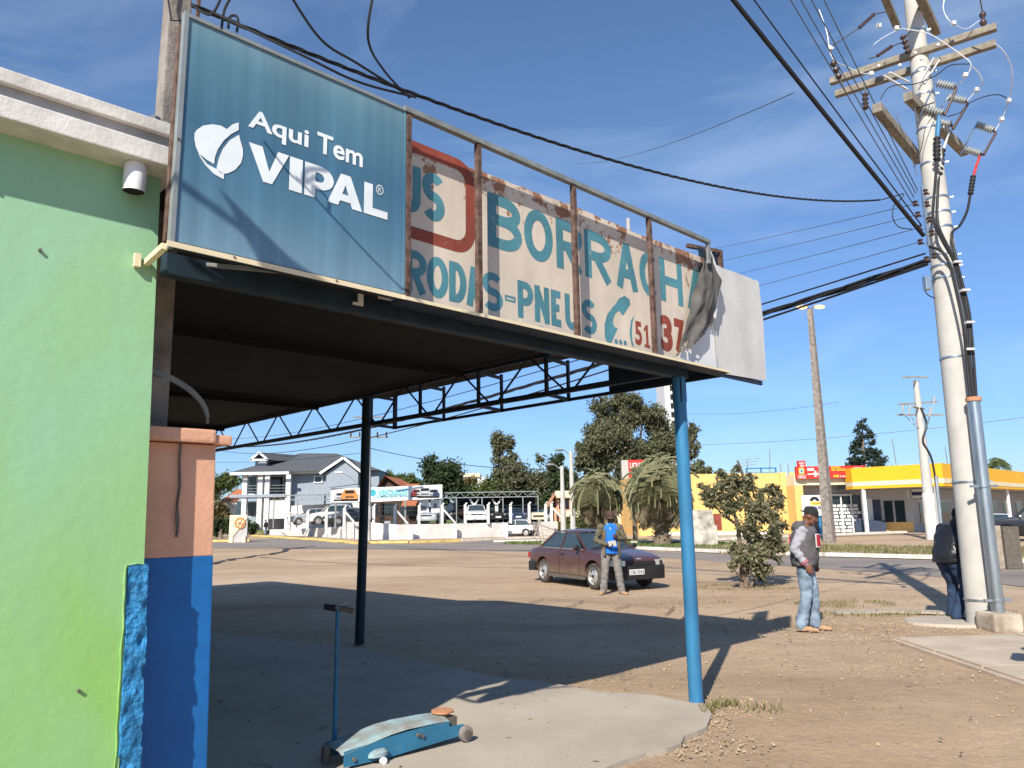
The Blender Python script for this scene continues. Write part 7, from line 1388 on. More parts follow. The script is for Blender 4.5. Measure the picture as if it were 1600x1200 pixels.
# ------------------------------------------------------------ centre: small buildings behind the palms
bb = thing('beige_building', 'beige and orange single storey building with dark window opening left of the palms', 'building', (4.858, 76.000, 1.407)[:2])
k0, k1, k2 = (4.165, 76.000, 4.054), (9.928, 76.000, 1.454), (4.404, 76.000, 3.420)
def gb(par, name, m, *bx):
    mb = MB()
    for b_ in bx: mb.box(*b_)
    return mb.build(name, MT[m], par, world=True)
MT['salmon'] = mat('salmon_paint', (.62, .33, .18), .85, var=.12, scale=1, bump=.1)
gb(bb, 'wall', 'peach', (k0[0], k1[0], 76, 84, 0, k0[2])); gb(bb, 'fascia', 'cream', (k0[0] - .05, k1[0], 75.7, 76, k2[2], k0[2] + .05))
for a in ((4.466, 76.000, 3.356), (6.501, 76.000, 3.324), (7.761, 76.000, 2.927), (8.904, 76.000, 2.909)): w_ = gb(bb, 'window', 'opening_print_black', (a[0], a[0] + 1.0, 75.9, 75.98, a[2] - 1.0, a[2] - .05))
roofm('lean_to_roof', [((3.383, 75.000, 2.543)[0], 75, (3.383, 75.000, 2.543)[2]), (k0[0] - .05, 75, k0[2] - .3), (k0[0] - .05, 84, k0[2] - .3), ((3.383, 75.000, 2.543)[0], 84, (3.383, 75.000, 2.543)[2])], [(0, 1, 2, 3)], 'salmon', bb)
gb(bb, 'side_wall', 'salmon', ((3.434, 75.000, 2.048)[0] + .5, k0[0] - .02, 75.1, 75.3, 0, k0[2] - 1.6))
wallrun('garden_wall', 'cream and white patchy garden wall behind the left palm', [(4.902, 72.000, 1.416)[:2]+(2.1,), (10.598, 70.000, 1.332)[:2]+(2.2,)], m='cream')
fb = thing('flat_roof_building', 'far white flat roofed building between the trees above the carport', 'building', (-7.607, 130.000, 3.615)[:2])
gb(fb, 'wall', 'white_wall', ((-9.877, 130.000, 8.512)[0], (-4.953, 130.000, 8.436)[0], 130, 140, 0, (-9.878, 130.000, 8.404)[2])); gb(fb, 'parapet', 'cream', ((-9.440, 130.000, 8.506)[0], (-5.719, 130.000, 8.448)[0], 129.7, 138, (-9.878, 130.000, 8.404)[2], (-9.876, 130.000, 9.057)[2]))
tw = thing('apartment_tower', 'far white apartment tower with dark balconies rising behind the eucalyptus', 'tower', (54.677, 260.000, 24.048)[:2])
t0, t1 = (53.160, 260.000, 46.423), (58.518, 260.000, 46.338); gb(tw, 'wall', 'white', (t0[0], t1[0], 260, 275, 0, t0[2] + 9))
for i in range(14): z = t0[2] + 7 - i * 3.1; gb(tw, 'balcony', 'opening_print_black', (t0[0] + 1.8, t1[0] - .4, 259.6, 259.9, z, z + 1.7))
bl = thing('billboard', 'red billboard with white lettering and grey side rising behind the palms', 'billboard', (10.647, 70.000, 2.484)[:2])
r0, r1 = (10.055, 70.000, 6.637), (11.786, 70.000, 4.382); gb(bl, 'side_panel', 'grey_wall', (r0[0] - .05, r0[0] + .55, 70, 70.6, 0, r0[2])); gb(bl, 'face', 'red', (r0[0] + .56, r1[0] + 1.2, 69.9, 70.2, r1[2], r0[2]))
mb = MB(); text_fit(mb, 'LIQUIDA', r0[0] + .7, r0[2] - .85, r1[0] + .5, r0[2] - .25, lambda a, c_, d: (a, 69.88, c_), .02); mb.build('billboard_lettering', MT['white'], bl, world=True)
gb(bl, 'post', 'rail_grey', (r0[0] + 1.6, r0[0] + 1.9, 70.3, 70.6, 0, r1[2]))
pst = simple_pole('timber_post', 'dark slender post standing beside the right palm', 'post', (7.808, 49.794), 3.064, .16, .13, 'bark')

# ------------------------------------------------------------ right: yellow shops
ys_ = thing('yellow_building', 'long pale yellow building behind the shrub with a flat parapet', 'building', (17.261, 60.000, 0.271)[:2])
w0, w1, w2 = (9.726, 60.000, 4.600), (21.514, 58.000, 4.652), (13.923, 60.000, 4.735)
gb(ys_, 'wall', 'yellow', ((9.705, 60.000, 1.863)[0], w1[0], 60, 70, 0, w2[2]))
for a in ((21.177, 59.900, 3.666), (21.930, 59.900, 3.655)): gb(ys_, 'pilaster', 'yellow', (a[0] - .25, a[0] + .25, 59.8, 59.98, 0, w2[2] + .02))
gb(ys_, 'base_strip', 'white_wall', ((11.857, 60.000, 1.829)[0], w1[0], 59.85, 59.97, 0, .25))
# blue tank frame and antennas on the roof
tk = thing('roof_tank', 'bright blue water tank frame on the yellow building roof', 'tank', (20.861, 64.000, 4.632))
a, c_ = (19.619, 64.000, 5.348), (22.093, 64.000, 4.559); mb = MB()
for x in (a[0], (a[0] + c_[0]) / 2, c_[0]): mb.bar((x, 64, c_[2] - 1), (x, 64, a[2]), .1)
mb.bar((a[0], 64, a[2]), (c_[0], 64, a[2]), .1); mb.bar((a[0], 64, (a[2] + c_[2]) / 2), (c_[0], 64, (a[2] + c_[2]) / 2), .08); mb.build('frame', MT['pole_blue'], tk, world=True)
gb(tk, 'tank', 'pole_blue', (a[0] + .1, c_[0] - 1.4, 64.2, 66, c_[2] - 1, a[2] - .35))
def mast(label, p, q, arms=0):
    t = thing('antenna', label, 'antenna', (p[0], p[1], p[2])); mb = MB(); mb.bar(p, q, .06); mb.build('mast', MT['rail_grey'], t, world=True)
    for i in range(arms): mb = MB(); z = q[2] - .25 * i; mb.bar((q[0] - 1.1 + .2 * i, q[1], z - .1), (q[0] + 1.1 - .2 * i, q[1], z + .1), .05); mb.build('element', MT['rail_grey'], t, world=True)
mast('horizontal television antenna above the shrub top', (20.293, 66.000, 4.744), (20.397, 66.000, 6.237), 3)
mast('thin mast with small cross left of the street lamp', (22.234, 66.000, 4.714), (22.411, 66.000, 7.097), 0)
mast('white pipe mast on the yellow roof nearest the lamp', (21.836, 62.000, 4.669), (21.803, 62.000, 5.606)); mast('second white pipe mast on the yellow roof', (22.461, 62.000, 4.659), (22.426, 62.000, 5.544))
mast('tall thin mast right of the conifer', (35.336, 70.000, 5.301), (35.162, 70.000, 8.198)); mast('tall thin mast further right behind the concrete pole', (40.041, 70.000, 5.227), (39.997, 70.000, 7.409))
mast('low roof antenna between the conifer and the masts', (32.369, 66.000, 5.052), (32.402, 66.000, 5.384), 2)
# ruined white wall
rw2 = thing('broken_wall', 'short weathered white wall stub with a rusty red plate behind the blue pole', 'wall', (10.232, 41.049))
a, b_ = (9.421, 40.493), (10.540, 40.034); zt = 1.846
mb = MB(); mb.add([(a[0], a[1], 0), (b_[0], b_[1], 0), (b_[0], b_[1], zt * .55), (b_[0] - .12, b_[1], zt * .6), (b_[0] - .2, b_[1], zt), (a[0], a[1], zt * 1.0), (a[0], a[1] + .4, 0), (b_[0], b_[1] + .4, 0), (b_[0], b_[1] + .4, zt * .55), (b_[0] - .12, b_[1] + .4, zt * .6), (b_[0] - .2, b_[1] + .4, zt), (a[0], a[1] + .4, zt)], [(0, 1, 2, 3, 4, 5), (6, 7, 8, 9, 10, 11), (0, 5, 11, 6), (5, 4, 10, 11), (4, 3, 9, 10), (3, 2, 8, 9), (2, 1, 7, 8)])
MT['stained_white'] = mat('stained_white_wall', (.42, .38, .33), .9, var=.5, scale=2.2, bump=.5, bscale=20, detail=9); mb.build('wall_face', MT['stained_white'], rw2, world=True)
p0, p1 = (10.500, 42.000, 1.641), (10.902, 42.000, 0.775); gb(rw2, 'rusty_plate', 'brick_red', (p0[0], p1[0], a[1] - .08, a[1] - .02, p1[2], p0[2]))
# pharmacy front and the yellow canopy corner
sh = thing('corner_shops', 'low shop building with bright yellow canopy fascia on white posts', 'shops', (29.702, 60.000, 0.079)[:2])
CN = (29.316, 52.000, 3.232); zc1 = (29.449, 52.000, 4.402)[2]; zc0 = (29.320, 52.000, 3.275)[2]; CL = (25.144, 56.600, 3.100); CRt = (44.388, 66.500, 3.121); CR2 = (CN[0] + (CRt[0] - CN[0]) * 2.2, 52 + (66.5 - 52) * 2.2)
def fasc(name, m, z0, z1, out=0.0, par=sh):
    mb = MB()
    for p, q in (((CL[0], 56.6 - out), (CN[0] + out * .3, 52 - out)), ((CN[0] + out * .3, 52 - out), (CR2[0], CR2[1] - out))):
        mb.add([(p[0], p[1], z0), (q[0], q[1], z0), (q[0], q[1], z1), (p[0], p[1], z1), (p[0], p[1] + 1.2, z0), (q[0], q[1] + 1.2, z0), (q[0], q[1] + 1.2, z1), (p[0], p[1] + 1.2, z1)], [(0, 1, 2, 3), (4, 5, 6, 7), (0, 1, 5, 4), (3, 2, 6, 7), (0, 3, 7, 4), (1, 2, 6, 5)])
    return mb.build(name, MT[m], par, world=True)
fasc('yellow_fascia', 'yellow_hot', zc0 + .52, zc1 + .42); fasc('cream_band', 'cream', zc0 + .2, zc0 + .515, .05); fasc('lower_band', 'yellow_hot', zc0, zc0 + .195, .02)
mb = MB(); mb.add([(CL[0], 56.8, zc0 + .02), (CN[0], 52.2, zc0 + .02), (CR2[0], CR2[1], zc0 + .02), (CR2[0] - 4, CR2[1] + 12, zc0 + .02), (CL[0], 70, zc0 + .02)], [(0, 1, 2, 3, 4)]); mb.build('canopy_soffit', MT['grey_wall'], sh, world=True)
# shop fronts set back
FL = (CL[0] - .2, 60.5); FC = (CN[0] + .6, 57.5); FRr = (CR2[0], CR2[1] + 5.5)
mb = MB()
for p, q in ((FL, FC), (FC, FRr)): mb.add([(p[0], p[1], 0), (q[0], q[1], 0), (q[0], q[1], zc0), (p[0], p[1], zc0), (p[0], p[1] + 8, 0), (q[0], q[1] + 8, 0), (q[0], q[1] + 8, zc0), (p[0], p[1] + 8, zc0)], [(0, 1, 2, 3), (4, 5, 6, 7), (0, 3, 7, 4), (1, 2, 6, 5)])
mb.build('shop_wall', MT['grey_wall'], sh, world=True)
def front(f0, f1, z0, z1, name, m, A=FL, B=FC, out=.06, par=sh):
    p = (A[0] + (B[0] - A[0]) * f0, A[1] + (B[1] - A[1]) * f0 - out); q = (A[0] + (B[0] - A[0]) * f1, A[1] + (B[1] - A[1]) * f1 - out)
    mb = MB(); mb.add([(p[0], p[1], z0), (q[0], q[1], z0), (q[0], q[1], z1), (p[0], p[1], z1), (p[0], p[1] + out * .8, z0), (q[0], q[1] + out * .8, z0), (q[0], q[1] + out * .8, z1), (p[0], p[1] + out * .8, z1)], [(0, 1, 2, 3), (0, 1, 5, 4), (3, 2, 6, 7), (0, 3, 7, 4), (1, 2, 6, 5)]); return mb.build(name, MT[m], par, world=True)
for f0, f1, z0, z1, nm, m in ((.12, .26, .0, 2.7, 'window', 'glass'), (.30, .42, .0, 2.7, 'doorway', 'opening_print_black'), (.43, .52, 0, 2.6, 'pillar_strip', 'white'), (.53, .62, .0, 2.5, 'doorway', 'door_navy'), (.66, .76, .8, 2.4, 'window', 'glass'), (.79, .90, .8, 2.4, 'window', 'glass'), (.24, .60, 0, .95, 'counter', 'door_navy'), (.64, .98, 0, .8, 'yellow_dado', 'yellow'), (.0, .09, 0, 2.9, 'pillar_strip', 'white')):
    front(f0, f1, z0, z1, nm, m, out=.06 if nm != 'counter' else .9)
for i in range(9):
    f = .03 + i * .105; front(f, f + .05, .7, 2.3, 'window', 'glass', FC, FRr); front(f - .008, f + .058, 2.32, 2.42, 'window_head', 'white', FC, FRr)
front(.05, .10, 0, 2.4, 'doorway', 'opening_print_black', FC, FRr, .08); front(.04, .12, 2.5, 2.9, 'shop_sign', 'navy', FC, FRr, .12)
b0 = (29.662, 58.000, 3.219); b1 = (30.904, 58.000, 2.575); gb(sh, 'hanging_sign', 'white', (b0[0], b1[0], 57.6, 57.7, b1[2], b0[2])); gb(sh, 'sign_stripe', 'navy', (b0[0] + .15, b1[0] - .15, 57.56, 57.59, b1[2] + .18, b0[2] - .2))
for px, py, d in (((28.995, 52.400, 1.519), 0, 0), ((28.753, 53.000, 1.526), 0, 0), ((41.271, 64.000, 1.397), 0, 0), ((25.717, 56.200, 1.592), 0, 0), ((34.353, 57.500, 1.466), 0, 0)):
    mb = MB(); mb.bar((px[0], px[1], 0), (px[0], px[1], zc0), .22); mb.build('white_post', MT['white'], sh, world=True)
# pharmacy part
ph = thing('pharmacy', 'pharmacy shop front with red sign band, white shelving behind glass and recessed entrance', 'shop', (23.422, 58.000, 0.214)[:2])
q0, q1 = (21.353, 58.000, 4.461), (26.029, 58.000, 4.387); qz = (22.263, 58.000, 3.672)[2]
gb(ph, 'upper_wall', 'cream', (q0[0], q1[0], 58, 68, qz, (22.327, 58.000, 4.445)[2])); gb(ph, 'left_wall', 'yellow', (q0[0], (21.982, 58.000, 2.618)[0], 58, 62, 0, qz)); gb(ph, 'entrance_wall', 'grey_wall', ((21.982, 58.000, 2.618)[0], q1[0] + .4, 59.6, 68, 0, qz))
gb(ph, 'light_strip', 'white', ((24.461, 59.000, 2.943)[0], (26.237, 59.000, 2.916)[0], 59.3, 59.5, (24.452, 59.000, 2.846)[2], (24.465, 59.000, 2.992)[2]))
v0, v1 = (24.502, 59.000, 2.845), (26.869, 59.000, 2.808); gl = gb(ph, 'shop_window', 'glass', (v0[0], v1[0], 59.3, 59.5, 0, v0[2]))
mb = MB(); rng = random.Random(3)
for r in range(8):
    z = v0[2] - .85 - r * .27; x = v0[0] + .1
    while x < v1[0] - .3: wd = rng.uniform(.25, .5); mb.box(x, min(x + wd, v1[0] - .1), 59.24, 59.28, z, z + .19); x += wd + rng.uniform(.04, .12)
tag(mb.build('white_shelf_goods', MT['white'], gl, world=True), kind='stuff')
for f in (.0, .33, .66, 1.0): x = v0[0] + (v1[0] - v0[0]) * f; gb(ph, 'window_bar', 'white', (x - .05, x + .05, 59.15, 59.22, 0, v0[2]))
gb(ph, 'blue_base', 'door_navy', ((21.902, 58.000, 0.474)[0], v0[0] - .1, 59.3, 59.58, 0, 1.6))
# red sign
D = 57.6; g0, g1 = (21.412, 57.600, 5.211), (26.499, 57.600, 4.070)
rd = thing('pharmacy_sign', 'long red pharmacy sign band with white cross and yellow lettering', 'sign', (g0[0], D, 0)); rd.location.z = qz
MW[rd.name] = Matrix.Translation(rd.location); A_ = (21.424, 57.600, 4.149); Bq = (25.942, 57.600, 4.319); At = (21.401, 57.600, 5.066); Bt = (26.717, 57.600, 5.321)
zb_, zt = A_[2], At[2]
mb = MB(); mb.box(At[0], Bt[0], D, D + .25, zb_, zt); mb.build('red_band', MT['red'], rd, world=True)
a, c_ = (21.581, 57.600, 5.499), (22.149, 57.600, 4.138); mb = MB(); mb.box(a[0], c_[0], D - .05, D + .2, zb_ - .03, a[2]); mb.build('red_tower', MT['red'], rd, world=True)
FD = lambda o: (lambda u_, v_, d: (u_, D - o - d, v_))
def rt(txt, p, q, m, off=.02, o=.02): mb = MB(); text_fit(mb, txt, p[0], q[2], q[0], p[2], FD(o), off); mb.build('sign_lettering', MT[m], rd, world=True)
rt('AQUI', (21.646, 57.600, 5.401), (22.045, 57.600, 5.225), 'white', .02, .06); rt('TEM', (21.702, 57.600, 5.182), (22.027, 57.600, 5.007), 'white', .02, .06)
rt('FARMACIA', (21.518, 57.600, 4.412), (22.115, 57.600, 4.307), 'white', .02, .06); rt('POPULAR', (21.508, 57.600, 4.292), (22.103, 57.600, 4.162), 'white', .02, .06)
rt('Remedio', (24.096, 57.600, 5.072), (24.785, 57.600, 4.916), 'letter_yellow'); rt('DE GRACA', (24.103, 57.600, 4.878), (25.201, 57.600, 4.692), 'letter_yellow', .03)
rt('30%', (24.205, 57.600, 4.394), (24.625, 57.600, 4.219), 'letter_yellow', .03); rt('de desconto', (24.687, 57.600, 4.363), (25.353, 57.600, 4.232), 'white', .01)
a, c_ = (21.609, 57.600, 4.942), (22.008, 57.600, 4.477)
for nm, m, i, o in (('emblem', 'letter_yellow', 0, .055), ('emblem', 'leaf_green', .05, .06)):
    if m == 'leaf_green' and m not in MT: MT[m] = mat('green_print', (.03, .22, .08), .6, bump=0)
    mb = MB(); mb.add([FD(o)(x, z, 0) for x, z in ((a[0] + i, a[2] - i), (c_[0] - i, a[2] - i), (c_[0] - i, c_[2] + i), (a[0] + i, c_[2] + i))], [(0, 1, 2, 3)]); mb.build(nm, MT[m], rd, world=True)
cx0, cz0 = (a[0] + c_[0]) / 2, (a[2] + c_[2]) / 2
for r, m, o in ((.15, 'sky_print', .065), (.08, 'navy', .07)): mb = MB(); mb.add([FD(o)(cx0 + r * math.cos(k * .52), cz0 + r * math.sin(k * .52), 0) for k in range(12)], [tuple(range(12))]); mb.build('emblem_disc', MT[m], rd, world=True)
a = (22.857, 57.600, 4.488); mb = MB(); mb.box(a[0] - .22, a[0] + .22, D - .03, D - .01, a[2] - .07, a[2] + .07); mb.box(a[0] - .07, a[0] + .07, D - .034, D - .012, a[2] - .22, a[2] + .22); mb.box(a[0] - .6, a[0] - .25, D - .03, D - .01, a[2] - .05, a[2] + .03); mb.build('white_cross', MT['white'], rd, world=True)
a, c_ = (22.263, 57.600, 4.931), (22.780, 57.600, 4.730); mb = MB(); mb.box(a[0], c_[0], D - .03, D - .01, c_[2], a[2]); mb.build('white_label', MT['white'], rd, world=True)
a, c_ = (25.807, 57.600, 4.948), (26.366, 57.600, 4.698); mb = MB(); mb.box(a[0], c_[0], D - .03, D - .01, c_[2], a[2]); mb.build('grey_label', MT['grey_wall'], rd, world=True)
# tyre shop style white panel
D = 57.2; a, c_ = (21.511, 57.200, 2.891), (23.225, 57.200, 1.684)
wb_ = thing('white_sign', 'white sign panel with black arch emblem and yellow label beside the street lamp', 'sign', (a[0], D, 0)); xs1 = (23.178, 57.200, 1.685)[0]
mb = MB(); mb.box(a[0], xs1, D, D + .12, c_[2] - .3, a[2]); mb.build('panel', MT['white'], wb_, world=True)
p, q = (22.124, 57.200, 2.787), (22.813, 57.200, 2.445); cx0 = (p[0] + q[0]) / 2; mb = MB()
o_ = [(cx0 + .36 * math.cos(k * math.pi / 12), q[2] + .34 * math.sin(k * math.pi / 12)) for k in range(13)]; i_ = [(cx0 + .14 * math.cos(k * math.pi / 12), q[2] + .12 * math.sin(k * math.pi / 12)) for k in range(13)]
mb.add([(x, D - .01, z) for x, z in o_ + i_], [(k, k + 1, 14 + k, 13 + k) for k in range(12)]); mb.build('arch_emblem', MT['opening_print_black'], wb_, world=True)
p, q = (22.141, 57.200, 2.408), (22.980, 57.200, 2.159); mb = MB(); mb.box(p[0], q[0], D - .02, D - .005, q[2], p[2]); mb.build('yellow_label', MT['letter_yellow'], wb_, world=True)
mb = MB(); text_fit(mb, 'VALEPI', p[0] + .1, q[2] + .05, q[0] - .1, p[2] - .05, lambda u_, v_, d: (u_, D - .03, v_), .02); mb.build('label_lettering', MT['iron'], wb_, world=True)
p, q = (21.684, 57.200, 2.085), (23.192, 57.200, 1.849); mb = MB(); text_fit(mb, 'CAPOUSADA', p[0], q[2], q[0] + .35, p[2], lambda u_, v_, d: (u_, D - .03, v_), .03); mb.build('sign_lettering', MT['navy'], wb_, world=True)
mb = MB(); mb.bar((a[0] + 1.3, D + .2, 0), (a[0] + 1.3, D + .2, c_[2]), .16); mb.build('post', MT['pole_blue'], wb_, world=True)
# bicycles against the shop window
def bicycle(label, x, y, rz):
    t = thing('bicycle', label, 'bicycle', (x, y, .03), rz, 'bicycles at the shop window')
    for wx in (-.5, .5):
        mb = MB(); pts = [(wx + .33 * math.cos(a), 0, .34 + .33 * math.sin(a)) for a in [i * math.pi / 10 for i in range(21)]]; mb.tube(pts, .022, 5)
        for k in range(5): mb.tube([(wx, 0, .34), (wx + .32 * math.cos(k * 1.26), 0, .34 + .32 * math.sin(k * 1.26))], .006, 4)
        mb.build('wheel', MT['black'], t)
    mb = MB()
    for p, q in (((-.5, 0, .34), (-.1, 0, .3)), ((-.1, 0, .3), (.35, 0, .72)), ((-.18, 0, .78), (.35, 0, .76)), ((-.5, 0, .34), (-.18, 0, .78)), ((-.1, 0, .3), (-.2, 0, .86)), ((.5, 0, .34), (.34, 0, .92))): mb.tube([p, q], .02, 6)
    mb.build('frame', MT['steel_dark'], t); mb = MB(); mb.box(-.3, -.1, -.07, .07, .86, .91); mb.build('saddle', MT['black'], t)
    mb = MB(); mb.tube([(.28, -.28, .95), (.34, 0, .95), (.28, .28, .95)], .015, 5); mb.build('handlebar', MT['rail_grey'], t); return t
for i, px in enumerate(((22.021, 52.350), (22.399, 52.119), (22.807, 51.870))): bicycle(['leftmost dark bicycle at the shop window right of the lamp foot', 'middle dark bicycle at the shop window', 'rightmost dark bicycle at the shop window'][i], px[0], 57.6, .1 * i)
# brown board by the right edge
b0 = (13.719, 21.562); zt = 1.167
bd = thing('metal_cabinet', 'dark brown weathered upright cabinet with timber side at the far right', 'cabinet', b0)
gb(bd, 'front', 'iron', (b0[0] - .05, b0[0] + .38, b0[1], b0[1] + .5, 0.02, zt)); gb(bd, 'timber_side', 'bark_pale', (b0[0] - .42, b0[0] - .055, b0[1] + .1, b0[1] + .5, 0.02, zt + .03))
# red roofs far left
rh = thing('tiled_house', 'far low house with orange tiled roofs among bushes at the left', 'house', (-45.439, 120.000, 3.070)[:2])
for a, c_, d in (((-46.129, 120.000, 6.759), (-43.310, 120.000, 4.722), 120), ((-46.405, 118.000, 5.807), (-44.552, 118.000, 4.409), 118)):
    mb = MB(); mb.add([(a[0], d, c_[2]), (c_[0], d, c_[2]), (c_[0] - .6, d + 5, a[2]), (a[0] + .6, d + 5, a[2])], [(0, 1, 2, 3)]); mb.build('roof', MT['tile_orange'], rh, world=True)
    gb(rh, 'wall', 'white_wall', (a[0] + .3, c_[0] - .3, d + .3, d + 6, 0, c_[2]))

# ------------------------------------------------------------ trees
def tree(name, label, cat, base, trunk_r, limbs, clumps, n, size, m, group=None, asp=.45, droop=0.0, bark='bark', shell=.35, flat=1.0):
    t = thing(name, label, cat, base, group=group)
    for i, pts in enumerate(limbs):
        mb = MB(); k = len(pts); mb.tube(pts, [trunk_r * (1 if i == 0 else .55) * (1 - .7 * j / (k - 1)) for j in range(k)], 8); mb.build('trunk' if i == 0 else 'limb', MT[bark], t, world=True, smooth=True)
    cards('crown', leafcloud(clumps, n, size, asp, droop, shell, flat), MT[m], t); return t
def sub(cl, k, seed, spread=.75, rr_=.45):   # break big clumps into smaller ones for an uneven outline
    r_ = random.Random(seed); out = []
    for (x, y, z, r) in cl:
        for i in range(k):
            a = r_.random() * 6.283; ph = r_.uniform(-1, 1); q = r * spread * (.35 + .65 * r_.random()); s = math.sqrt(1 - ph * ph)
            out.append((x + q * s * math.cos(a), y + q * s * math.sin(a) * .8, z + q * ph, r * rr_ * r_.uniform(.6, 1.2)))
    return out
# big eucalyptus
EB = [(14.149, 95.000, 14.804, 2.413), (16.719, 96.000, 14.077, 2.113), (11.281, 95.000, 14.031, 1.931), (9.851, 94.000, 10.708, 2.229), (12.774, 95.000, 10.760, 2.896), (16.552, 96.000, 10.391, 2.764), (20.073, 97.000, 11.666, 2.793), (22.473, 97.000, 10.391, 1.478), (19.516, 97.000, 8.797, 2.793), (8.977, 94.000, 8.336, 1.751), (11.434, 95.000, 7.172, 2.413), (15.192, 96.000, 7.173, 2.439), (23.000, 97.000, 12.447, 1.150), (8.233, 94.000, 9.936, 0.955), (13.627, 95.000, 15.961, 1.287), (15.966, 96.000, 15.579, 1.138)]
tree('eucalyptus_tree', 'large spreading eucalyptus behind the palms and the red billboard', 'tree', (12.900, 85.564), 0.5,
     [[(14.467, 96.000, -0.359), (14.508, 96.000, 4.380), (14.190, 95.000, 9.931), (14.149, 95.000, 14.804)], [(14.508, 96.000, 4.380), (12.280, 95.000, 8.356), (10.790, 95.000, 11.599)], [(14.542, 96.000, 5.178), (17.307, 96.000, 9.160), (20.073, 97.000, 11.666)], [(14.367, 96.000, 6.784), (16.163, 96.000, 10.804), (16.719, 96.000, 14.077)], [(17.307, 96.000, 9.160), (21.219, 97.000, 10.000), (22.789, 97.000, 11.623)], [(12.280, 95.000, 8.356), (9.771, 94.000, 8.323), (8.790, 94.000, 9.927)]],
     sub(EB, 9, 4, 1.0, .42), 115000, .42, 'leaf_euc', 'trees behind the lot', .38, .9, 'bark_pale')
tree('eucalyptus_tree', 'slender eucalyptus with open crown behind the carport', 'tree', (-1.109, 98.221), 0.3, [[(-1.270, 92.000, -0.042), (-1.198, 92.000, 5.267), (-1.281, 92.000, 10.687)], [(-1.198, 92.000, 5.267), (-0.380, 92.000, 8.337), (-0.110, 92.000, 10.669)]],
     sub([(-1.281, 92.000, 10.687, 1.324), (-2.071, 92.000, 9.919, 1.091), (-0.353, 92.000, 10.126, 1.013), (-1.705, 92.000, 7.971, 1.169), (-0.537, 92.000, 8.185, 1.091), (-1.338, 92.000, 6.421, 1.246)], 7, 5, .9, .42), 16000, .38, 'leaf_euc', 'trees behind the lot', .38, .9, 'bark_pale')
def bush(label, cl, n, m, seed, base, nm='bushy_tree', size=.4):
    return tree(nm, label, 'tree', base, .25, [[(base[0], cl[0][1], 0), (cl[0][0], cl[0][1], cl[0][2])]], sub(cl, 9, seed, .95, .42), int(n * 2.4), size * .95, MT and m, 'trees behind the lot')
bush('round dark tree above the printed cars of the long banner', [(-8.464, 88.000, 5.958, 2.533), (-9.058, 88.000, 7.073, 1.639), (-6.986, 88.000, 4.616, 1.937), (-9.645, 88.000, 4.876, 1.788)], 9000, 'leaf_dark', 6, (-8.460, 88.000, 1.585)[:2])
bush('low greenery behind the orange office roof', [(-15.855, 98.000, 6.383, 1.328), (-14.206, 98.000, 6.358, 1.328), (-12.968, 98.000, 6.093, 0.996), (-17.336, 98.000, 6.161, 0.996)], 4500, 'leaf_mid', 7, (-14.980, 98.000, 1.663)[:2])
bush('dense green bush mass left of the slender eucalyptus', [(-2.464, 90.000, 4.610, 2.134), (-4.129, 90.000, 4.113, 1.524), (-0.956, 90.000, 4.437, 1.981)], 6500, 'leaf_mid', 8, (-2.498, 90.000, 1.488)[:2])
bush('broad brownish tree crown right of the slender eucalyptus', [(0.953, 89.000, 6.231, 2.261), (3.204, 89.000, 6.419, 1.959), (-0.199, 89.000, 4.394, 2.110), (2.777, 89.000, 3.979, 2.261), (4.893, 89.000, 5.055, 1.809)], 11000, 'leaf_euc', 9, (1.981, 89.000, 1.421)[:2])
bush('dark tree with pale top left of the thin lamp poles', [(5.082, 86.000, 7.455, 1.238), (5.594, 86.000, 4.927, 1.602), (6.564, 86.000, 5.989, 1.456), (4.692, 86.000, 3.513, 1.456), (6.635, 86.000, 3.483, 1.602)], 7500, 'leaf_dark', 10, (5.641, 86.000, 1.372)[:2])
bush('reddish low shrub on top of the lot behind the carport', [(-5.669, 100.000, 5.649, 1.185), (-6.930, 100.000, 5.419, 1.016)], 2500, 'leaf_dry', 11, (-6.111, 100.000, 1.521)[:2])
bush('bushes with sunlit tops at the far left beside the pillar', [(-44.246, 115.000, 7.315, 1.948), (-45.454, 115.000, 6.375, 2.142), (-42.614, 115.000, 7.577, 1.363), (-46.693, 115.000, 7.833, 2.337)], 6500, 'leaf_mid', 12, (-44.458, 115.000, 2.079)[:2])
bush('bare brown hedge at the far left behind the monument sign', [(-30.962, 80.000, 2.610, 1.084), (-31.948, 80.000, 2.296, 1.219), (-30.132, 80.000, 2.071, 0.813)], 3500, 'leaf_dry', 13, (-30.893, 80.000, 1.294)[:2], 'hedge')
bush('low dark hedge behind the monument sign', [(-28.262, 74.000, 1.196, 0.815), (-29.181, 74.000, 1.089, 0.877), (-30.832, 90.000, 0.746, 0.762), (-31.746, 90.000, 1.055, 0.762)], 3500, 'leaf_dark', 14, (-28.231, 74.000, 0.590)[:2], 'hedge')
bush('green shrubs between the beige building and the left palm', [(4.894, 58.000, 0.736, 0.786), (5.853, 58.000, 0.579, 0.884), (4.328, 60.000, 1.207, 0.508), (6.814, 58.000, 0.470, 0.688)], 4500, 'leaf_mid', 15, (5.353, 58.000, 0.020)[:2], 'hedge', .22)
bush('greenery behind the yellow building left of the shrub top', [(17.758, 72.000, 5.695, 0.854), (16.529, 72.000, 5.413, 0.732), (18.641, 72.000, 5.259, 0.610)], 2500, 'leaf_euc', 16, (17.230, 72.000, 1.817)[:2])
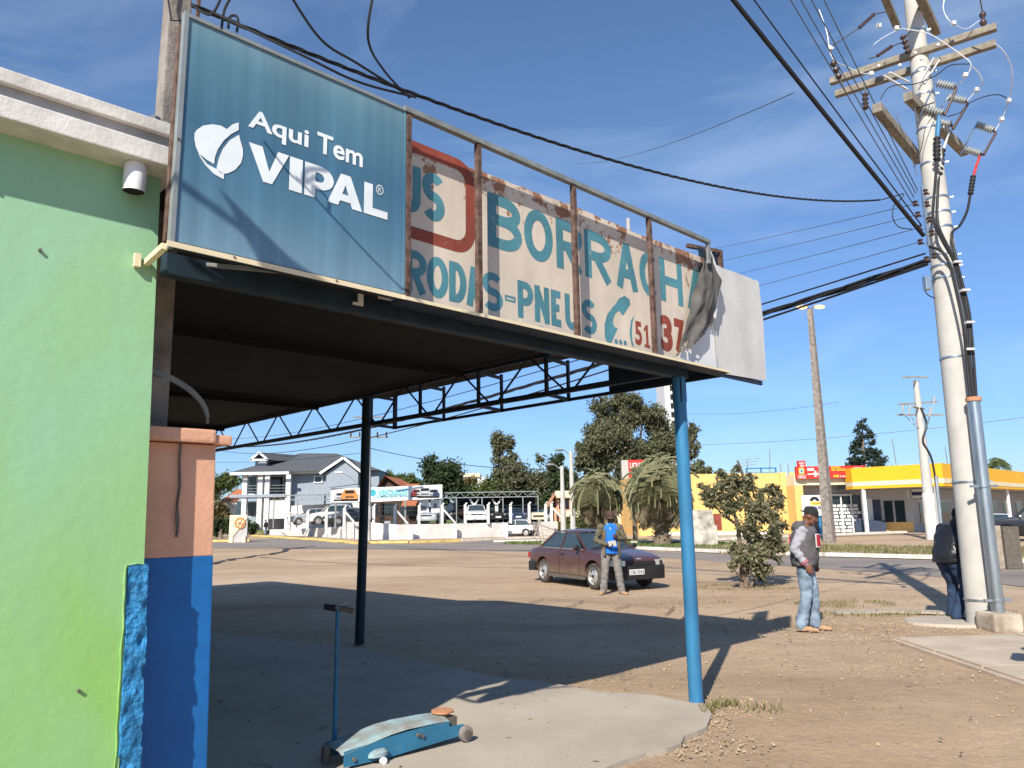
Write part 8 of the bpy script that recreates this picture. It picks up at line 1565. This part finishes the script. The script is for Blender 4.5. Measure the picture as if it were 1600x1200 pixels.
# conifer in tiers
cn = thing('conifer', 'dark pointed conifer rising behind the red pharmacy sign', 'tree', (35.185, 78.000, -0.342)[:2])
mb = MB(); mb.tube([((35.738, 78.000, 5.447)[0], 78, 0), ((36.242, 78.000, 10.721)[0], 78, (36.242, 78.000, 10.721)[2])], [.3, .05], 8); mb.build('trunk', MT['bark'], cn, world=True)
cl = []; r_ = random.Random(8)
for k in range(15):
    f = k / 14; c_ = (36.261, 78.000, 10.922, 0.066); c2 = (35.595, 78.000, 5.319, 0.066); z = c_[2] + (c2[2] - c_[2]) * f; w_ = .25 + 1.75 * f ** .85
    for i in range(3 + int(7 * f)): a = r_.random() * 6.28; q = w_ * r_.uniform(.55, 1.05); cl.append((c_[0] + q * math.cos(a), 78 + q * math.sin(a), z - .15 * q + r_.uniform(-.2, .2), .28 + .22 * f))
cards('crown', leafcloud(cl, 16000, .32, .35, 0, .2, .6), MT['conifer'], cn)
# palms: each frond its own part, sharing three meshes
def frond_mesh(L, droop, nleaf, ll, seed, m, wdt=.035, rise=.42):
    r_ = random.Random(seed); mb = MB(); pts = []
    for k in range(13): f = k / 12; pts.append(Vector((L * f * (1 - .25 * droop * f), 0, L * (rise * f - (rise + .55 * droop) * f * f))))
    mb.tube(pts, [.035 * (1 - .8 * k / 12) for k in range(13)], 4)
    for i in range(nleaf):
        f = .12 + .88 * i / nleaf; j = min(11, int(f * 12)); p = pts[j].lerp(pts[j + 1], f * 12 - j); d = (pts[j + 1] - pts[j]).normalized(); l = ll * (1 - .55 * abs(f - .45)) * r_.uniform(.8, 1.1)
        for s in (-1, 1):
            dr = (d * .55 + Vector((0, s * .8, -.12 - r_.random() * .35))).normalized(); e = p + dr * l + Vector((0, 0, -.25 * l * droop)); mid = p + dr * l * .5 + Vector((0, 0, .03)); w_ = Vector((0, 0, wdt)) + d * wdt * .6
            o = len(mb.v); mb.add([p - w_ * .3, p + w_ * .3, mid + w_ * .5, mid - w_ * .5], [(0, 1, 2, 3)]); mb.add([mid - w_ * .5, mid + w_ * .5, e], [(0, 1, 2)])
    o = mb.build('frond', m); me = o.data; bpy.data.objects.remove(o); return me
def palm(name, label, base, zc, trunk_r, L, nf, meshes, seed, ttm='bark', low=-.9, sc=1.0, lean=0.0, rr0=None):
    t = thing(name, label, 'palm', base); r_ = random.Random(seed)
    mb = MB(); rs = [trunk_r * (1.25 if k == 0 else 1) * (1 + .12 * math.sin(k * 2.3)) for k in range(9)]; mb.tube([(lean * k / 8, 0, zc * k / 8) for k in range(9)], rs, 14)
    for k in range(int(zc * 34)):
        a = k * 2.4; z = .15 + (zc - .2) * k / (zc * 34); mb.bar((trunk_r * .85 * math.cos(a) + lean * z / zc, trunk_r * .85 * math.sin(a), z), (trunk_r * 1.4 * math.cos(a) + lean * z / zc, trunk_r * 1.4 * math.sin(a), z + .16), .09, .04)
    mb.build('trunk', MT[ttm], t, smooth=False)
    for k in range(nf):
        f = k / nf; me = meshes[0] if f < .68 else meshes[1]; o = bpy.data.objects.new('frond', me); COL.objects.link(o); o.parent = t
        el = (1.25 - f * (1.25 - low)) + r_.uniform(-.12, .12); az = k * 2.399 + r_.uniform(-.2, .2)
        if meshes[1] is not meshes[0]: el = (1.5 - 2.3 * f / .68) if f < .68 else -.75 - .75 * (f - .68) / .32; el += r_.uniform(-.15, .15)
        o.rotation_euler = (r_.uniform(-.3, .3), -el * .95, az); o.location = (lean + .1 * math.cos(az), .1 * math.sin(az), zc + .12 - .25 * f); s = sc * r_.uniform(.6, 1.1); o.scale = (s, s, s)
    return t
FA = frond_mesh(2.15, .5, 80, .72, 1, MT['frond'], .036); FD_ = frond_mesh(2.3, .12, 46, .55, 2, MT['frond_dry'], .04, .12); FG = frond_mesh(2.4, .6, 34, .6, 3, MT['frond_green'])
palm('jelly_palm', 'stout grey green palm with drooping dry fronds right of the maroon car man', (8.031, 41.974), 2.650, .40, 2.5, 230, [FA, FD_], 1, low=-1.45, sc=1.62)
palm('jelly_palm', 'grey green palm behind the maroon car left of the red billboard', (5.140, 46.263), 2.540, .30, 2.5, 210, [FA, FD_], 2, low=-1.4, sc=1.4)
palm('feather_palm', 'tall green palm whose crown shows above the yellow fascia at the right edge', (54.829, 86.000, -0.794)[:2], (55.694, 86.000, 5.941)[2], .25, 2.4, 34, [FG, FG], 3, low=-.5, sc=1.15)
# roadside shrub with several stems
sb = thing('roadside_shrub', 'open leafy shrub tree on several stems growing by the road left of the walking man', 'shrub', (5.159, 17.336))
b0 = (5.159, 17.336); d0 = b0[1]
for i, pts in enumerate((((5.124, 17.600, 0.004), (5.141, 17.600, 0.681), (5.082, 17.600, 1.540), (4.826, 17.600, 2.125), (4.672, 17.600, 2.494)), ((5.196, 17.600, 0.003), (5.317, 17.700, 0.673), (5.476, 17.800, 1.680), (5.328, 17.700, 2.563), (5.200, 17.600, 2.855)), ((5.297, 17.600, 0.002), (5.628, 17.700, 0.526), (5.856, 17.600, 1.097)), ((5.102, 17.600, 1.396), (4.698, 17.500, 1.690), (4.502, 17.400, 2.009)), ((5.386, 17.700, 1.246), (5.828, 17.800, 1.821), (6.004, 17.800, 2.187)), ((5.108, 17.500, 0.195), (4.919, 17.400, 0.387), (4.788, 17.300, 0.562)))):
    mb = MB(); P_ = curve(pts, 3); k = len(P_); r0_ = .065 if i < 2 else .035; mb.tube(P_, [r0_ * (1 - .75 * j / k) for j in range(k)], 8); mb.build('stem', MT['bark'], sb, world=True, smooth=True)
cl = [(5.155, 17.600, 2.634, 0.179), (4.909, 17.600, 2.270, 0.298), (4.597, 17.400, 2.122, 0.265), (4.394, 17.400, 1.909, 0.177), (5.333, 17.800, 2.197, 0.332), (5.690, 17.800, 1.970, 0.301), (5.039, 17.400, 1.756, 0.295), (5.987, 17.700, 1.817, 0.300), (5.522, 17.600, 1.533, 0.358), (5.979, 17.600, 1.382, 0.298), (5.247, 17.500, 1.180, 0.326), (5.772, 17.600, 0.956, 0.358), (5.435, 17.500, 0.752, 0.356), (5.045, 17.400, 0.763, 0.236), (5.588, 17.600, 0.419, 0.298), (5.974, 17.600, 0.739, 0.209), (4.925, 17.400, 0.484, 0.147), (6.004, 17.800, 2.187, 0.181), (5.530, 17.800, 2.446, 0.181), (4.341, 17.400, 2.242, 0.133), (4.823, 17.600, 2.536, 0.149)]
cards('crown', leafcloud(sub(cl, 7, 21, 1.0, .42), 13000, .12, .42, .1, .1), MT['leaf_shrub'], sb)

# ------------------------------------------------------------ things behind the camera whose shadows fall into view

def back(s, t, z, L):   # towards the sun from a point of the sign plane
    k = math.cos(SUN_EL); return c2w(s - .899 * k * L, t - .438 * k * L, z + math.sin(SUN_EL) * L)
a, b_ = (-4.824, 3.336), (-4.115, 3.015)
p = back(a[0], -.307, a[1], 3.2); q = back(b_[0], -.307, b_[1], 3.2); d_ = Vector(q) - Vector(p)
cable(tuple(Vector(p) - d_ * .45), tuple(Vector(q) + d_ * 1.2), 0.0, .020, 'stay cable passing above the viewer towards the building', group='service cables')
pn = [back(c_[0], -.307, c_[1], 3.0) for c_ in ((-4.582, 3.352), (-4.350, 2.999), (-4.280, 2.886), (-3.912, 2.915), (-4.068, 2.996), (-4.384, 3.212))]  # unseen sheet added, outlined back from the wedge shadow on the banner
mb = MB(); cen = sum((Vector(v) for v in pn), Vector()) / 6; ll = Vector((ldir.x, ldir.y, ldir.z)) * .006
mb.add([Vector(v) for v in pn] + [Vector(v) + ll for v in pn], [(0, 1, 2, 3, 4, 5), (11, 10, 9, 8, 7, 6)] + [(i, (i + 1) % 6, 6 + (i + 1) % 6, 6 + i) for i in range(6)])
tag(mb.build('shadow_wedge', MT['vipal']), 'unseen pointed sheet added above the viewer to cast the wedge shadow', 'sign')
